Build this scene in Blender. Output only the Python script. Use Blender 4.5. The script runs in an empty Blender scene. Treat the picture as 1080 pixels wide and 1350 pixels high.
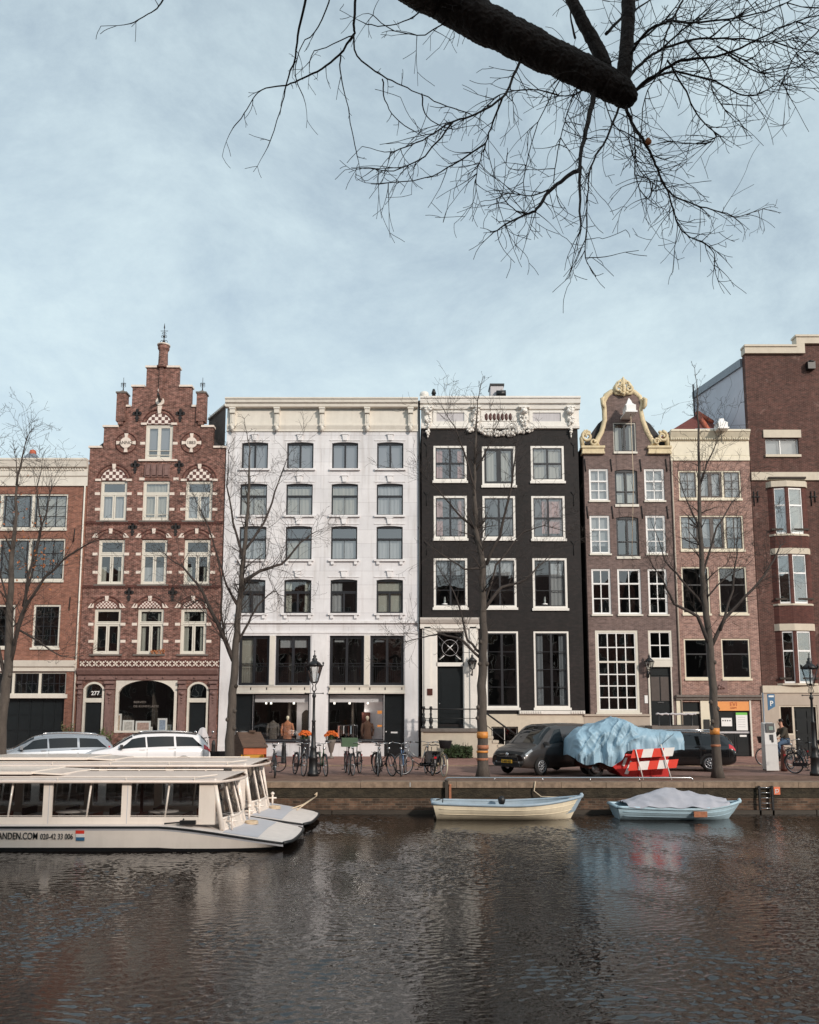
import bpy, bmesh, math, random
from math import sin, cos, pi, radians, atan2, sqrt
from mathutils import Vector, Matrix, noise

scene = bpy.context.scene
C = scene.collection
rnd = random.Random(7)

# ------------------------------------------------------------------ camera
F = 1080.0; TH = radians(7.2); EYE = 2.09; CY = 806.6
cam_d = bpy.data.cameras.new('camera'); cam = bpy.data.objects.new('camera', cam_d); C.objects.link(cam)
cam.location = (0, 0, EYE); cam.rotation_euler = (pi/2 + TH, 0, 0)
cam_d.sensor_fit = 'HORIZONTAL'; cam_d.sensor_width = 36; cam_d.lens = 36.0
cam_d.shift_y = (CY - 675.0)/1080.0
cam_d.clip_start = 0.1; cam_d.clip_end = 3000
scene.camera = cam

# ------------------------------------------------------------------ light
SUN_EL = radians(24); SUN_AZ = radians(38)      # azimuth measured from -Y (behind the camera) towards +X
sun_d = bpy.data.lights.new('sun', 'SUN'); sun = bpy.data.objects.new('sun', sun_d); C.objects.link(sun)
sun_d.energy = 2.6; sun_d.angle = radians(3.0); sun_d.color = (1.0, 0.90, 0.80)
sv = Vector((sin(SUN_AZ)*cos(SUN_EL), -cos(SUN_AZ)*cos(SUN_EL), sin(SUN_EL)))
sun.rotation_euler = sv.to_track_quat('Z', 'Y').to_euler(); sun.location = (20, -20, 30)

world = bpy.data.worlds.new('World'); scene.world = world; world.use_nodes = True
wt = world.node_tree; wt.nodes.clear()
def N(t, kind, **kw):
    n = t.nodes.new(kind)
    for k, v in kw.items(): setattr(n, k, v)
    return n
wo = N(wt, 'ShaderNodeOutputWorld'); bg = N(wt, 'ShaderNodeBackground'); bg.inputs[1].default_value = 0.112
sky = N(wt, 'ShaderNodeTexSky', sky_type='NISHITA'); sky.sun_disc = False
sky.sun_elevation = SUN_EL; sky.sun_rotation = pi - SUN_AZ
sky.air_density = 1.0; sky.dust_density = 2.0; sky.ozone_density = 1.2
tc = N(wt, 'ShaderNodeTexCoord')
mp = N(wt, 'ShaderNodeMapping'); mp.inputs['Scale'].default_value = (1.3, 1.3, 2.0); mp.inputs['Rotation'].default_value = (0, 0.35, 0.4)
n1 = N(wt, 'ShaderNodeTexNoise'); n1.inputs['Scale'].default_value = 2.3; n1.inputs['Detail'].default_value = 12; n1.inputs['Roughness'].default_value = 0.69; n1.inputs['Distortion'].default_value = 0.25
cr = N(wt, 'ShaderNodeValToRGB')
cr.color_ramp.elements[0].position = 0.38; cr.color_ramp.elements[0].color = (0.50,)*3 + (1,)
cr.color_ramp.elements[1].position = 0.70; cr.color_ramp.elements[1].color = (0.90,)*3 + (1,)
mx = N(wt, 'ShaderNodeMixRGB'); mx.inputs[2].default_value = (5.8, 6.95, 7.3, 1)
wt.links.new(tc.outputs['Generated'], mp.inputs[0]); wt.links.new(mp.outputs[0], n1.inputs[0])
sz = N(wt, 'ShaderNodeSeparateXYZ'); hz = N(wt, 'ShaderNodeMapRange'); hz.inputs['From Min'].default_value = .5; hz.inputs['From Max'].default_value = 0.1; hz.inputs['To Min'].default_value = 0; hz.inputs['To Max'].default_value = .3
ad = N(wt, 'ShaderNodeMath', operation='ADD'); ad.use_clamp = True
wt.links.new(tc.outputs['Generated'], sz.inputs[0]); wt.links.new(sz.outputs[2], hz.inputs[0]); wt.links.new(hz.outputs[0], ad.inputs[0])
wt.links.new(n1.outputs[0], cr.inputs[0]); wt.links.new(cr.outputs[0], ad.inputs[1]); wt.links.new(ad.outputs[0], mx.inputs[0])
wt.links.new(sky.outputs[0], mx.inputs[1]); wt.links.new(mx.outputs[0], bg.inputs[0]); wt.links.new(bg.outputs[0], wo.inputs[0])

vs = scene.view_settings
vs.view_transform = 'Standard'; vs.look = 'None'; vs.gamma = 1; vs.exposure = 0.22; vs.use_curve_mapping = False
scene.render.engine = 'CYCLES'
scene.cycles.transparent_max_bounces = 16
scene.cycles.max_bounces = 6

# ------------------------------------------------------------------ pixel helpers (photograph 1080 x 1350)
def ray(px, py):
    u = (px-540)/F; v = (CY-py)/F
    return Vector((u, cos(TH)-v*sin(TH), sin(TH)+v*cos(TH)))
def PX(px, py, Y):
    d = ray(px, py); t = Y/d.y
    return Vector((d.x*t, Y, EYE+d.z*t))
def G(px, py, z=0.0):
    d = ray(px, py); t = (z-EYE)/d.z
    return Vector((d.x*t, d.y*t, z))
def XZ(px, py, Y):
    p = PX(px, py, Y); return p.x, p.z
YF = 42.5; YQ = 26.5; ZW = -1.0

# ------------------------------------------------------------------ materials
def lin(c):
    r = []
    for v in c[:3]:
        v = v/255.0
        r.append(v/12.92 if v <= 0.04045 else ((v+0.055)/1.055)**2.4)
    return tuple(r)+(1.0,)
MATS = {}
def mbase(name):
    m = bpy.data.materials.new(name); m.use_nodes = True
    t = m.node_tree; t.nodes.clear()
    o = N(t, 'ShaderNodeOutputMaterial'); p = N(t, 'ShaderNodeBsdfPrincipled'); t.links.new(p.outputs[0], o.inputs[0])
    MATS[name] = m
    return m, t, p, o
def sc(c, f): return (min(c[0]*f, 1), min(c[1]*f, 1), min(c[2]*f, 1), 1)
def M(name, col, rough=0.6, var=0.12, scale=3.0, bump=0.0, metal=0.0, bscale=None, coat=0.0, stretch=(1,1,1), spec=0.5, dirt=0.0):
    m, t, p, o = mbase(name); c = lin(col)
    tc = N(t, 'ShaderNodeTexCoord'); mp = N(t, 'ShaderNodeMapping'); mp.inputs['Scale'].default_value = stretch
    t.links.new(tc.outputs['Object'], mp.inputs[0])
    n = N(t, 'ShaderNodeTexNoise'); n.inputs['Scale'].default_value = scale; n.inputs['Detail'].default_value = 6; n.inputs['Roughness'].default_value = 0.65
    t.links.new(mp.outputs[0], n.inputs[0])
    r = N(t, 'ShaderNodeValToRGB'); r.color_ramp.elements[0].position = 0.3; r.color_ramp.elements[1].position = 0.7
    r.color_ramp.elements[0].color = sc(c, 1-var); r.color_ramp.elements[1].color = sc(c, 1+var)
    t.links.new(n.outputs[0], r.inputs[0])
    out = r.outputs[0]
    if dirt:
        d = N(t, 'ShaderNodeTexNoise'); d.inputs['Scale'].default_value = 1.1; d.inputs['Detail'].default_value = 9; d.inputs['Roughness'].default_value = .7
        m2 = N(t, 'ShaderNodeMapping'); m2.inputs['Scale'].default_value = (3, 3, .5)
        t.links.new(tc.outputs['Object'], m2.inputs[0]); t.links.new(m2.outputs[0], d.inputs[0])
        dr = N(t, 'ShaderNodeValToRGB'); dr.color_ramp.elements[0].position = .48; dr.color_ramp.elements[1].position = .75
        dr.color_ramp.elements[0].color = (0,0,0,1); dr.color_ramp.elements[1].color = (dirt, dirt, dirt, 1)
        t.links.new(d.outputs[0], dr.inputs[0])
        mm = N(t, 'ShaderNodeMixRGB'); mm.inputs[2].default_value = sc((c[0]*.62, c[1]*.52, c[2]*.42), .55)
        t.links.new(dr.outputs[0], mm.inputs[0]); t.links.new(out, mm.inputs[1]); out = mm.outputs[0]
    t.links.new(out, p.inputs['Base Color'])
    p.inputs['Roughness'].default_value = rough; p.inputs['Metallic'].default_value = metal
    p.inputs['Specular IOR Level'].default_value = spec
    if coat: p.inputs['Coat Weight'].default_value = coat; p.inputs['Coat Roughness'].default_value = 0.05
    if bump:
        b = N(t, 'ShaderNodeBump'); b.inputs['Strength'].default_value = 1.0; b.inputs['Distance'].default_value = bump
        n2 = N(t, 'ShaderNodeTexNoise'); n2.inputs['Scale'].default_value = bscale or scale*4; n2.inputs['Detail'].default_value = 5
        t.links.new(mp.outputs[0], n2.inputs[0]); t.links.new(n2.outputs[0], b.inputs['Height']); t.links.new(b.outputs[0], p.inputs['Normal'])
    return m
def brick(name, c1, c2, mo, bw=0.21, bh=0.065, ms=0.009, stain=0.35, rough=0.85, horiz=False, patch=0.25, bump=.004, pale=0.0):
    m, t, p, o = mbase(name)
    tc = N(t, 'ShaderNodeTexCoord'); sp = N(t, 'ShaderNodeSeparateXYZ'); cb = N(t, 'ShaderNodeCombineXYZ')
    t.links.new(tc.outputs['Object'], sp.inputs[0])
    if horiz:
        t.links.new(sp.outputs[0], cb.inputs[0]); t.links.new(sp.outputs[1], cb.inputs[1])
    else:
        ad = N(t, 'ShaderNodeMath', operation='ADD'); t.links.new(sp.outputs[0], ad.inputs[0]); t.links.new(sp.outputs[1], ad.inputs[1])
        t.links.new(ad.outputs[0], cb.inputs[0]); t.links.new(sp.outputs[2], cb.inputs[1])
    b = N(t, 'ShaderNodeTexBrick'); b.inputs['Scale'].default_value = 1; b.inputs['Brick Width'].default_value = bw; b.inputs['Row Height'].default_value = bh
    b.inputs['Mortar Size'].default_value = ms; b.inputs['Mortar Smooth'].default_value = .3; b.inputs['Bias'].default_value = 0
    b.inputs['Color1'].default_value = lin(c1); b.inputs['Color2'].default_value = lin(c2); b.inputs['Mortar'].default_value = lin(mo)
    t.links.new(cb.outputs[0], b.inputs[0])
    n = N(t, 'ShaderNodeTexNoise'); n.inputs['Scale'].default_value = 0.55; n.inputs['Detail'].default_value = 10; n.inputs['Roughness'].default_value = .72
    t.links.new(tc.outputs['Object'], n.inputs[0])
    r = N(t, 'ShaderNodeValToRGB'); r.color_ramp.elements[0].position = .3; r.color_ramp.elements[1].position = .7
    r.color_ramp.elements[0].color = (1-stain,)*3+(1,); r.color_ramp.elements[1].color = (1+stain*.5,)*3+(1,)
    t.links.new(n.outputs[0], r.inputs[0])
    mu = N(t, 'ShaderNodeMixRGB', blend_type='MULTIPLY'); mu.inputs[0].default_value = 1
    t.links.new(b.outputs['Color'], mu.inputs[1]); t.links.new(r.outputs[0], mu.inputs[2])
    # single bricks burnt darker or lighter
    n3 = N(t, 'ShaderNodeTexNoise'); n3.inputs['Scale'].default_value = 1; n3.inputs['Detail'].default_value = 2
    mp = N(t, 'ShaderNodeMapping'); mp.inputs['Scale'].default_value = (1/bw*.9, 1/bh*.45 if not horiz else 1/bh*.9, 1)
    t.links.new(cb.outputs[0], mp.inputs[0]); t.links.new(mp.outputs[0], n3.inputs[0])
    r3 = N(t, 'ShaderNodeValToRGB'); r3.color_ramp.elements[0].position = .3; r3.color_ramp.elements[1].position = .7
    r3.color_ramp.elements[0].color = (1-patch,)*3+(1,); r3.color_ramp.elements[1].color = (1+patch,)*3+(1,)
    t.links.new(n3.outputs[0], r3.inputs[0])
    mu2 = N(t, 'ShaderNodeMixRGB', blend_type='MULTIPLY'); mu2.inputs[0].default_value = 1
    t.links.new(mu.outputs[0], mu2.inputs[1]); t.links.new(r3.outputs[0], mu2.inputs[2])
    n5 = N(t, 'ShaderNodeTexNoise'); n5.inputs['Scale'].default_value = 1; n5.inputs['Detail'].default_value = 7; n5.inputs['Roughness'].default_value = .65
    m5 = N(t, 'ShaderNodeMapping'); m5.inputs['Scale'].default_value = (2.6, 2.6, .22) if not horiz else (1.4, 1.4, 1); t.links.new(tc.outputs['Object'], m5.inputs[0]); t.links.new(m5.outputs[0], n5.inputs[0])
    r5 = N(t, 'ShaderNodeValToRGB'); r5.color_ramp.elements[0].position = .5; r5.color_ramp.elements[1].position = .78; r5.color_ramp.elements[0].color = (1, 1, 1, 1); r5.color_ramp.elements[1].color = (.72, .69, .66, 1)
    t.links.new(n5.outputs[0], r5.inputs[0]); mu5 = N(t, 'ShaderNodeMixRGB', blend_type='MULTIPLY'); mu5.inputs[0].default_value = 1; t.links.new(mu2.outputs[0], mu5.inputs[1]); t.links.new(r5.outputs[0], mu5.inputs[2])
    out = mu5.outputs[0]
    if pale:
        n4 = N(t, 'ShaderNodeTexNoise'); n4.inputs['Scale'].default_value = .8; n4.inputs['Detail'].default_value = 12; n4.inputs['Roughness'].default_value = .75; n4.inputs['Distortion'].default_value = 1.2
        t.links.new(tc.outputs['Object'], n4.inputs[0])
        r4 = N(t, 'ShaderNodeValToRGB'); r4.color_ramp.elements[0].position = .58; r4.color_ramp.elements[1].position = .74
        r4.color_ramp.elements[0].color = (0,0,0,1); r4.color_ramp.elements[1].color = (pale,)*3+(1,)
        t.links.new(n4.outputs[0], r4.inputs[0])
        m4 = N(t, 'ShaderNodeMixRGB'); m4.inputs[2].default_value = lin((190, 165, 155))
        t.links.new(r4.outputs[0], m4.inputs[0]); t.links.new(out, m4.inputs[1]); out = m4.outputs[0]
    t.links.new(out, p.inputs['Base Color']); p.inputs['Roughness'].default_value = rough; p.inputs['Specular IOR Level'].default_value = .3
    bp = N(t, 'ShaderNodeBump'); bp.inputs['Distance'].default_value = bump; bp.inputs['Strength'].default_value = .6
    iv = N(t, 'ShaderNodeMath', operation='SUBTRACT'); iv.inputs[0].default_value = 1; t.links.new(b.outputs['Fac'], iv.inputs[1])
    t.links.new(iv.outputs[0], bp.inputs['Height']); t.links.new(bp.outputs[0], p.inputs['Normal'])
    return m
def glassmat(name, refl=0.16, tint=(0.75, 0.8, 0.8), warp=0.004, rough=0.01):
    m = bpy.data.materials.new(name); m.use_nodes = True; t = m.node_tree; t.nodes.clear(); MATS[name] = m
    o = N(t, 'ShaderNodeOutputMaterial'); tr = N(t, 'ShaderNodeBsdfTransparent'); gl = N(t, 'ShaderNodeBsdfGlossy'); mi = N(t, 'ShaderNodeMixShader')
    tr.inputs[0].default_value = tint+(1,); gl.inputs['Roughness'].default_value = rough; gl.inputs[0].default_value = (.97, .93, .92, 1)
    lw = N(t, 'ShaderNodeLayerWeight'); lw.inputs[0].default_value = .25
    mr = N(t, 'ShaderNodeMapRange'); mr.inputs['To Min'].default_value = refl; mr.inputs['To Max'].default_value = .95
    t.links.new(lw.outputs['Fresnel'], mr.inputs[0])
    t.links.new(mr.outputs[0], mi.inputs[0]); t.links.new(tr.outputs[0], mi.inputs[1]); t.links.new(gl.outputs[0], mi.inputs[2]); t.links.new(mi.outputs[0], o.inputs[0])
    tc = N(t, 'ShaderNodeTexCoord'); n = N(t, 'ShaderNodeTexNoise'); n.inputs['Scale'].default_value = 1.1; n.inputs['Detail'].default_value = 1
    b = N(t, 'ShaderNodeBump'); b.inputs['Distance'].default_value = warp*1.2; b.inputs['Strength'].default_value = 1
    t.links.new(tc.outputs['Object'], n.inputs[0]); t.links.new(n.outputs[0], b.inputs['Height']); t.links.new(b.outputs[0], gl.inputs['Normal'])
    return m
def emis(name, col, s):
    m = bpy.data.materials.new(name); m.use_nodes = True; t = m.node_tree; t.nodes.clear(); MATS[name] = m
    o = N(t, 'ShaderNodeOutputMaterial'); e = N(t, 'ShaderNodeEmission'); e.inputs[0].default_value = lin(col); e.inputs[1].default_value = s
    t.links.new(e.outputs[0], o.inputs[0]); return m

orange_brick = brick('orange_brick', (150,100,82), (126,82,70), (150,122,108), stain=.25, patch=.22)
red_brick = brick('red_brick', (132,88,77), (98,66,58), (156,130,120), stain=.4, patch=.55)
black_brick = brick('black_brick', (38,30,29), (27,23,23), (28,24,24), stain=.6, patch=.35, rough=.6, bump=.003)
mauve_brick = brick('mauve_brick', (124,104,98), (102,86,82), (132,116,112), stain=.22, patch=.2)
pink_brick = brick('pink_brick', (160,122,110), (128,96,88), (178,158,148), stain=.2, patch=.28)
dark_red_brick = brick('dark_red_brick', (98,64,57), (72,50,45), (114,92,84), stain=.3, patch=.25, pale=.45)
bay_brick = brick('bay_brick', (100,60,53), (82,50,45), (102,74,68), stain=.25, patch=.15)
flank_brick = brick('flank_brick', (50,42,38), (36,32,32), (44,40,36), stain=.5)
quay_brick = brick('quay_brick', (108,82,66), (66,54,46), (104,94,82), bw=.24, bh=.075, stain=.6, patch=.35)
sidewalk_brick = brick('sidewalk_brick', (166,124,112), (140,102,92), (136,114,106), bw=.21, bh=.105, stain=.25, horiz=True, patch=.15)
road_brick = brick('road_brick', (152,120,110), (128,100,92), (122,102,94), bw=.21, bh=.08, stain=.25, horiz=True, patch=.15)
strip_brick = brick('strip_brick', (138,108,92), (110,84,72), (114,94,82), bw=.21, bh=.08, stain=.45, horiz=True, patch=.25)
plaster = brick('white_plaster', (222,219,220), (214,212,214), (196,192,194), bw=3.1, bh=.74, ms=.012, stain=.13, patch=.045, bump=.004, rough=.7)
rustic = M('white_paint_wall', (224,221,221), .6, .05, 1.5, dirt=.25)
white_paint = M('white_paint', (226,221,214), .45, .05, 4, dirt=.1)
cream_paint = M('cream_paint', (216,209,198), .5, .05, 3, dirt=.18)
cream_warm = M('cream_warm_paint', (220,210,188), .5, .06, 3, dirt=.15)
ochre_stone = M('ochre_stone', (212,194,158), .6, .14, 5, dirt=.35)
window_white = M('window_white', (214,208,196), .4, .05, 5, dirt=.06)
bright_white = M('bright_white', (232,230,228), .4, .04, 5)
charcoal = M('charcoal_paint', (38,38,42), .4, .12, 5)
wood_dark = M('dark_window_wood', (72,62,58), .5, .15, 6)
dark_door = M('dark_door_paint', (28,32,34), .3, .12, 4, coat=.3)
grey_stone = M('grey_stone', (112,104,98), .75, .18, 5, bump=.004, dirt=.3)
pink_stone = M('pink_stone', (126,98,92), .7, .2, 7, bump=.004, dirt=.3)
beige_plaster = M('beige_plaster', (176,162,148), .7, .06, 2, dirt=.2)
lilac_plaster = M('lilac_plaster', (204,205,214), .8, .05, 1.2, dirt=.12)
cream_stone = M('cream_stone', (200,188,170), .65, .06, 4, dirt=.15)
white_stone = M('white_stone', (222,208,196), .6, .08, 8, dirt=.12)
roof_tile = M('dark_roof_tile', (40,38,40), .6, .25, 8, bump=.02, stretch=(1,1,3))
red_tile = M('red_roof_tile', (104,52,44), .7, .25, 8, bump=.02)
orange_tile = M('orange_ridge_tile', (176,92,66), .7, .2, 8, bump=.01)
zinc = M('zinc', (128,134,142), .45, .12, 3, metal=.3)
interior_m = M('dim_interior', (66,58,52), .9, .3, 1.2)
shop_white = M('shop_white', (226,220,222), .6, .04, 2)
net = M('net_curtain', (190,186,188), .9, .08, 2, stretch=(6,6,.4))
net_b = M('net_curtain_warm', (196,186,174), .9, .12, 2, stretch=(6,6,.4)); net_c = M('net_curtain_grey', (146,146,152), .9, .1, 2, stretch=(5,5,.5))
drape = M('drape', (206,200,190), .9, .1, 3, stretch=(8,8,.4))
pinkdrape = M('pink_drape', (206,150,140), .9, .12, 2, stretch=(6,6,.5))
blind = M('roller_blind', (166,162,170), .9, .05, 1)
black_iron = M('black_iron', (26,26,28), .45, .2, 8)
iron_anchor = M('iron_anchor', (30,26,26), .7, .2, 8)
glass = glassmat('window_glass', .16)
glass_sky = glassmat('upper_window_glass', .24)
shop_glass = glassmat('shop_glass', .07, (.92,.95,.95))
boat_glass = glassmat('boat_glass', .1, (.62,.64,.66))
car_glass = M('car_glass', (12,14,15), .04, .3, 3, coat=0.0, spec=.7)
lamp_glass = glassmat('lamp_glass', .12, (.9,.92,.92))
bark = M('tree_bark', (80,72,66), .9, .3, 6, bump=.02, bscale=20, stretch=(1,1,.35))
twig_m = M('twig_bark', (62,54,50), .9, .2, 6)
near_bark = M('near_tree_bark', (52,45,41), .95, .45, 9, bump=.03, bscale=22)
tape_orange = M('orange_tape', (206,134,62), .5, .15, 8)
rust_band = M('rust_band', (160,104,76), .8, .3, 14)
leaf_brown = M('dry_leaf', (170,104,60), .8, .2, 8)
leaf_green = M('hedge_leaf', (52,66,36), .7, .35, 8)
flower = M('orange_flower', (222,112,44), .7, .2, 12)
cap_stone = M('quay_cap_stone', (136,116,98), .8, .35, 5, bump=.006, dirt=.5)
moss = M('mossy_stone', (56,49,38), .95, .6, 3.5, bump=.03, stretch=(1,1,2.5), dirt=.5)
wet_wood = M('wet_wood', (58,50,42), .6, .3, 5, stretch=(.3,3,3))
boat_white = M('boat_white_paint', (234,222,211), .3, .04, 2, coat=.2, dirt=.14)
boat_deck = M('boat_deck_paint', (226,216,209), .5, .05, 4, dirt=.12)
boat_grey = M('boat_grey_pad', (190,190,196), .6, .06, 5)
boat_black = M('boat_black', (24,24,26), .5, .2, 3)
boat_roof = M('boat_roof_paint', (222,206,195), .35, .05, 1.5, dirt=.18)
mahogany = M('mahogany', (74,36,28), .4, .2, 5)
hull_cream = M('hull_cream', (228,215,190), .4, .08, 3, dirt=.35, stretch=(.3,1,1))
hull_blue = M('hull_pale_blue', (172,196,208), .4, .08, 3, dirt=.3)
rim_blue = M('rim_grey_blue', (150,166,178), .45, .12, 4)
canvas = M('grey_canvas', (168,168,176), .8, .12, 3, bump=.01, bscale=5)
rope_m = M('rope', (206,186,160), .9, .15, 10)
tarp_m = M('blue_tarp', (146,176,194), .5, .1, 2.5, bump=.02, bscale=4)
red_paint = M('red_paint', (196,46,44), .4, .12, 3, dirt=.2)
sign_red = M('sign_red', (222,62,44), .45, .08, 5)
sign_white = M('sign_white', (232,226,222), .45, .05, 5)
silver = M('silver_car_paint', (168,172,178), .28, .04, 2, metal=.55, coat=.8)
car_white = M('white_car_paint', (228,226,228), .25, .02, 2, coat=.8)
van_grey = M('van_grey_paint', (62,58,57), .33, .06, 2, metal=.35, coat=.8)
car_black = M('black_car_paint', (18,18,20), .2, .1, 2, coat=.9)
rubber = M('rubber', (24,24,25), .8, .2, 10)
chrome = M('chrome', (190,190,192), .2, .05, 3, metal=.9)
alloy = M('alloy_rim', (150,152,156), .35, .1, 4, metal=.7)
head_glass = M('headlight_lens', (150,156,160), .12, .1, 9, coat=1)
plate_yellow = M('plate_yellow', (226,178,56), .5, .05, 3)
tail_red = M('tail_lamp_red', (190,36,44), .2, .1, 5, coat=.8)
meter_grey = M('meter_grey', (206,204,202), .45, .05, 4, dirt=.1)
blue_sign = M('blue_sign', (58,104,140), .45, .08, 4)
skin = M('skin', (190,138,114), .6, .06, 8)
jacket_m = M('olive_jacket', (62,54,44), .85, .2, 6, bump=.01)
jeans_m = M('jeans', (78,98,122), .9, .15, 8)
hair_m = M('dark_hair', (38,30,26), .8, .2, 12)
wood_brown = M('weathered_wood', (88,68,56), .8, .25, 4, stretch=(1,1,5), bump=.004)
wood_orange = M('orange_varnished_wood', (190,96,56), .5, .12, 3)
crate_green = M('green_crate', (64,88,64), .6, .15, 6)

# ------------------------------------------------------------------ mesh builder
class MB:
    def __init__(s): s.v = []; s.f = []; s.mi = []; s.sm = []; s.g = []
    def add(s, vs_, fs, mi=0, smooth=False):
        o = len(s.v); s.g.append((o, len(s.f))); s.v += [tuple(p) for p in vs_]
        for f in fs: s.f.append([i+o for i in f]); s.mi.append(mi); s.sm.append(smooth)
    def quad(s, a, b, c, d, mi=0): s.add([a, b, c, d], [(0, 1, 2, 3)], mi)
    def box(s, x0, x1, y0, y1, z0, z1, mi=0):
        v = [(x0,y0,z0),(x1,y0,z0),(x1,y1,z0),(x0,y1,z0),(x0,y0,z1),(x1,y0,z1),(x1,y1,z1),(x0,y1,z1)]
        s.add(v, [(0,3,2,1),(4,5,6,7),(0,1,5,4),(1,2,6,5),(2,3,7,6),(3,0,4,7)], mi)
    def obox(s, c, ax, ay, az, mi=0):           # centre and three half axes
        c = Vector(c); ax = Vector(ax); ay = Vector(ay); az = Vector(az)
        v = [c-ax-ay-az, c+ax-ay-az, c+ax+ay-az, c-ax+ay-az, c-ax-ay+az, c+ax-ay+az, c+ax+ay+az, c-ax+ay+az]
        s.add(v, [(0,3,2,1),(4,5,6,7),(0,1,5,4),(1,2,6,5),(2,3,7,6),(3,0,4,7)], mi)
    def prism(s, poly, y0, y1, mi=0):           # poly of (x, z) counter-clockwise seen from -Y
        n = len(poly)
        s.add([(x, y0, z) for x, z in poly]+[(x, y1, z) for x, z in poly],
              [tuple(range(n)), tuple(range(2*n-1, n-1, -1))]+[(i, i+n, (i+1) % n+n, (i+1) % n) for i in range(n)], mi)
    def cornice(s, x0, x1, prof, y, mi=0):      # prof: (outward, z) from bottom to top
        n = len(prof)
        for xa in (x0, x1): pass
        a = [(x0-o*.6 if 0 else x0, y-o, z) for o, z in prof]; b = [(x1, y-o, z) for o, z in prof]
        s.add(a+b, [(i, i+1, n+i+1, n+i) for i in range(n-1)], mi)
        s.add([(x0, y, prof[0][1])]+a+[(x0, y, prof[-1][1])], [tuple(range(n+2))], mi)
        s.add([(x1, y, prof[0][1])]+b+[(x1, y, prof[-1][1])], [tuple(range(n+1, -1, -1))], mi)
        s.quad((x0, y+.3, prof[-1][1]), a[-1], b[-1], (x1, y+.3, prof[-1][1]), mi)
    def tube(s, pts, rads, n=6, mi=0, cap=True, smooth=True):
        pts = [Vector(p) for p in pts]
        if not hasattr(rads, '__len__'): rads = [rads]*len(pts)
        up = None; vs_ = []; m = len(pts)
        for i, p in enumerate(pts):
            t = (pts[min(i+1, m-1)]-pts[max(i-1, 0)])
            if t.length < 1e-9: t = Vector((0, 0, 1))
            t.normalize()
            if up is None: up = t.orthogonal().normalized()
            up = (up-t*up.dot(t))
            up = up.normalized() if up.length > 1e-6 else t.orthogonal().normalized()
            w = t.cross(up)
            for k in range(n):
                a = 2*pi*k/n; vs_.append(p+(up*cos(a)+w*sin(a))*rads[i])
        fs = [(i*n+k, i*n+(k+1) % n, (i+1)*n+(k+1) % n, (i+1)*n+k) for i in range(m-1) for k in range(n)]
        if cap: fs += [tuple(range(n-1, -1, -1)), tuple(range((m-1)*n, m*n))]
        s.add(vs_, fs, mi, smooth)
    def lathe(s, c, prof, n=12, mi=0, smooth=True, sx=1, sy=1, rot=0):     # prof: (r, z)
        vs_ = []
        for r, z in prof:
            for k in range(n):
                a = 2*pi*k/n+rot; vs_.append((c[0]+r*cos(a)*sx, c[1]+r*sin(a)*sy, c[2]+z))
        m = len(prof)
        fs = [(i*n+k, i*n+(k+1) % n, (i+1)*n+(k+1) % n, (i+1)*n+k) for i in range(m-1) for k in range(n)]
        fs += [tuple(range(n-1, -1, -1)), tuple(range((m-1)*n, m*n))]
        s.add(vs_, fs, mi, smooth)
    def disc(s, c, r, n=16, th=.02, mi=0, axis='y'):
        ps = [(cos(2*pi*k/n)*r, sin(2*pi*k/n)*r) for k in range(n)]
        if axis == 'y': s.prism([(c[0]+a, c[2]+b) for a, b in ps], c[1]-th, c[1], mi)
    def ring(s, c, R, r, n=24, m=6, mi=0, plane='xz', a0=0, a1=2*pi):
        pts = []
        k = n if abs(a1-a0-2*pi) > 1e-6 else n
        for i in range(k+1):
            a = a0+(a1-a0)*i/k
            if plane == 'xz': pts.append((c[0]+R*cos(a), c[1], c[2]+R*sin(a)))
            elif plane == 'xy': pts.append((c[0]+R*cos(a), c[1]+R*sin(a), c[2]))
            else: pts.append((c[0], c[1]+R*cos(a), c[2]+R*sin(a)))
        s.tube(pts, r, m, mi, cap=abs(a1-a0-2*pi) > 1e-6)
    def xform(s, mat):
        s.v = [tuple(mat @ Vector(p)) for p in s.v]; return s
    def split(s, name, mats, parent=None, eps=.02):      # pieces that do not touch become parts of their own
        g = s.g+[(len(s.v), len(s.f))]; bb = []
        for (a, fa), (b, fb) in zip(g, g[1:]):
            P = s.v[a:b]; bb.append([min(p[k] for p in P)-eps for k in range(3)]+[max(p[k] for p in P)+eps for k in range(3)])
        n = len(bb); par = list(range(n))
        def find(i):
            while par[i] != i: i = par[i]
            return i
        for i in range(n):
            for j in range(i):
                if all(bb[i][k] <= bb[j][k+3] and bb[j][k] <= bb[i][k+3] for k in range(3)): par[find(i)] = find(j)
        out = []
        for r_ in sorted({find(i) for i in range(n)}):
            q = MB()
            for i in range(n):
                if find(i) != r_: continue
                (a, fa), (b, fb) = g[i], g[i+1]; o = len(q.v)-a; q.g.append((len(q.v), len(q.f))); q.v += s.v[a:b]
                for k in range(fa, fb): q.f.append([x+o for x in s.f[k]]); q.mi.append(s.mi[k]); q.sm.append(s.sm[k])
            out.append(q.build(name, mats, parent))
        return out
    def build(s, name, mats, parent=None, root=None):
        if not isinstance(mats, (list, tuple)): mats = [mats]
        me = bpy.data.meshes.new(name)
        off = Vector((0, 0, 0))
        r = parent
        while r is not None: off += r.location; r = r.parent
        me.from_pydata([tuple(Vector(p)-off) for p in s.v], [], s.f)
        for m in mats: me.materials.append(m)
        me.polygons.foreach_set('material_index', s.mi); me.polygons.foreach_set('use_smooth', s.sm)
        me.update()
        o = bpy.data.objects.new(name, me); C.objects.link(o); o.parent = parent
        return o
def tag(o, label=None, cat=None, group=None, kind=None):
    if label: o['label'] = label
    if cat: o['category'] = cat
    if group: o['group'] = group
    if kind: o['kind'] = kind
    return o
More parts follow.
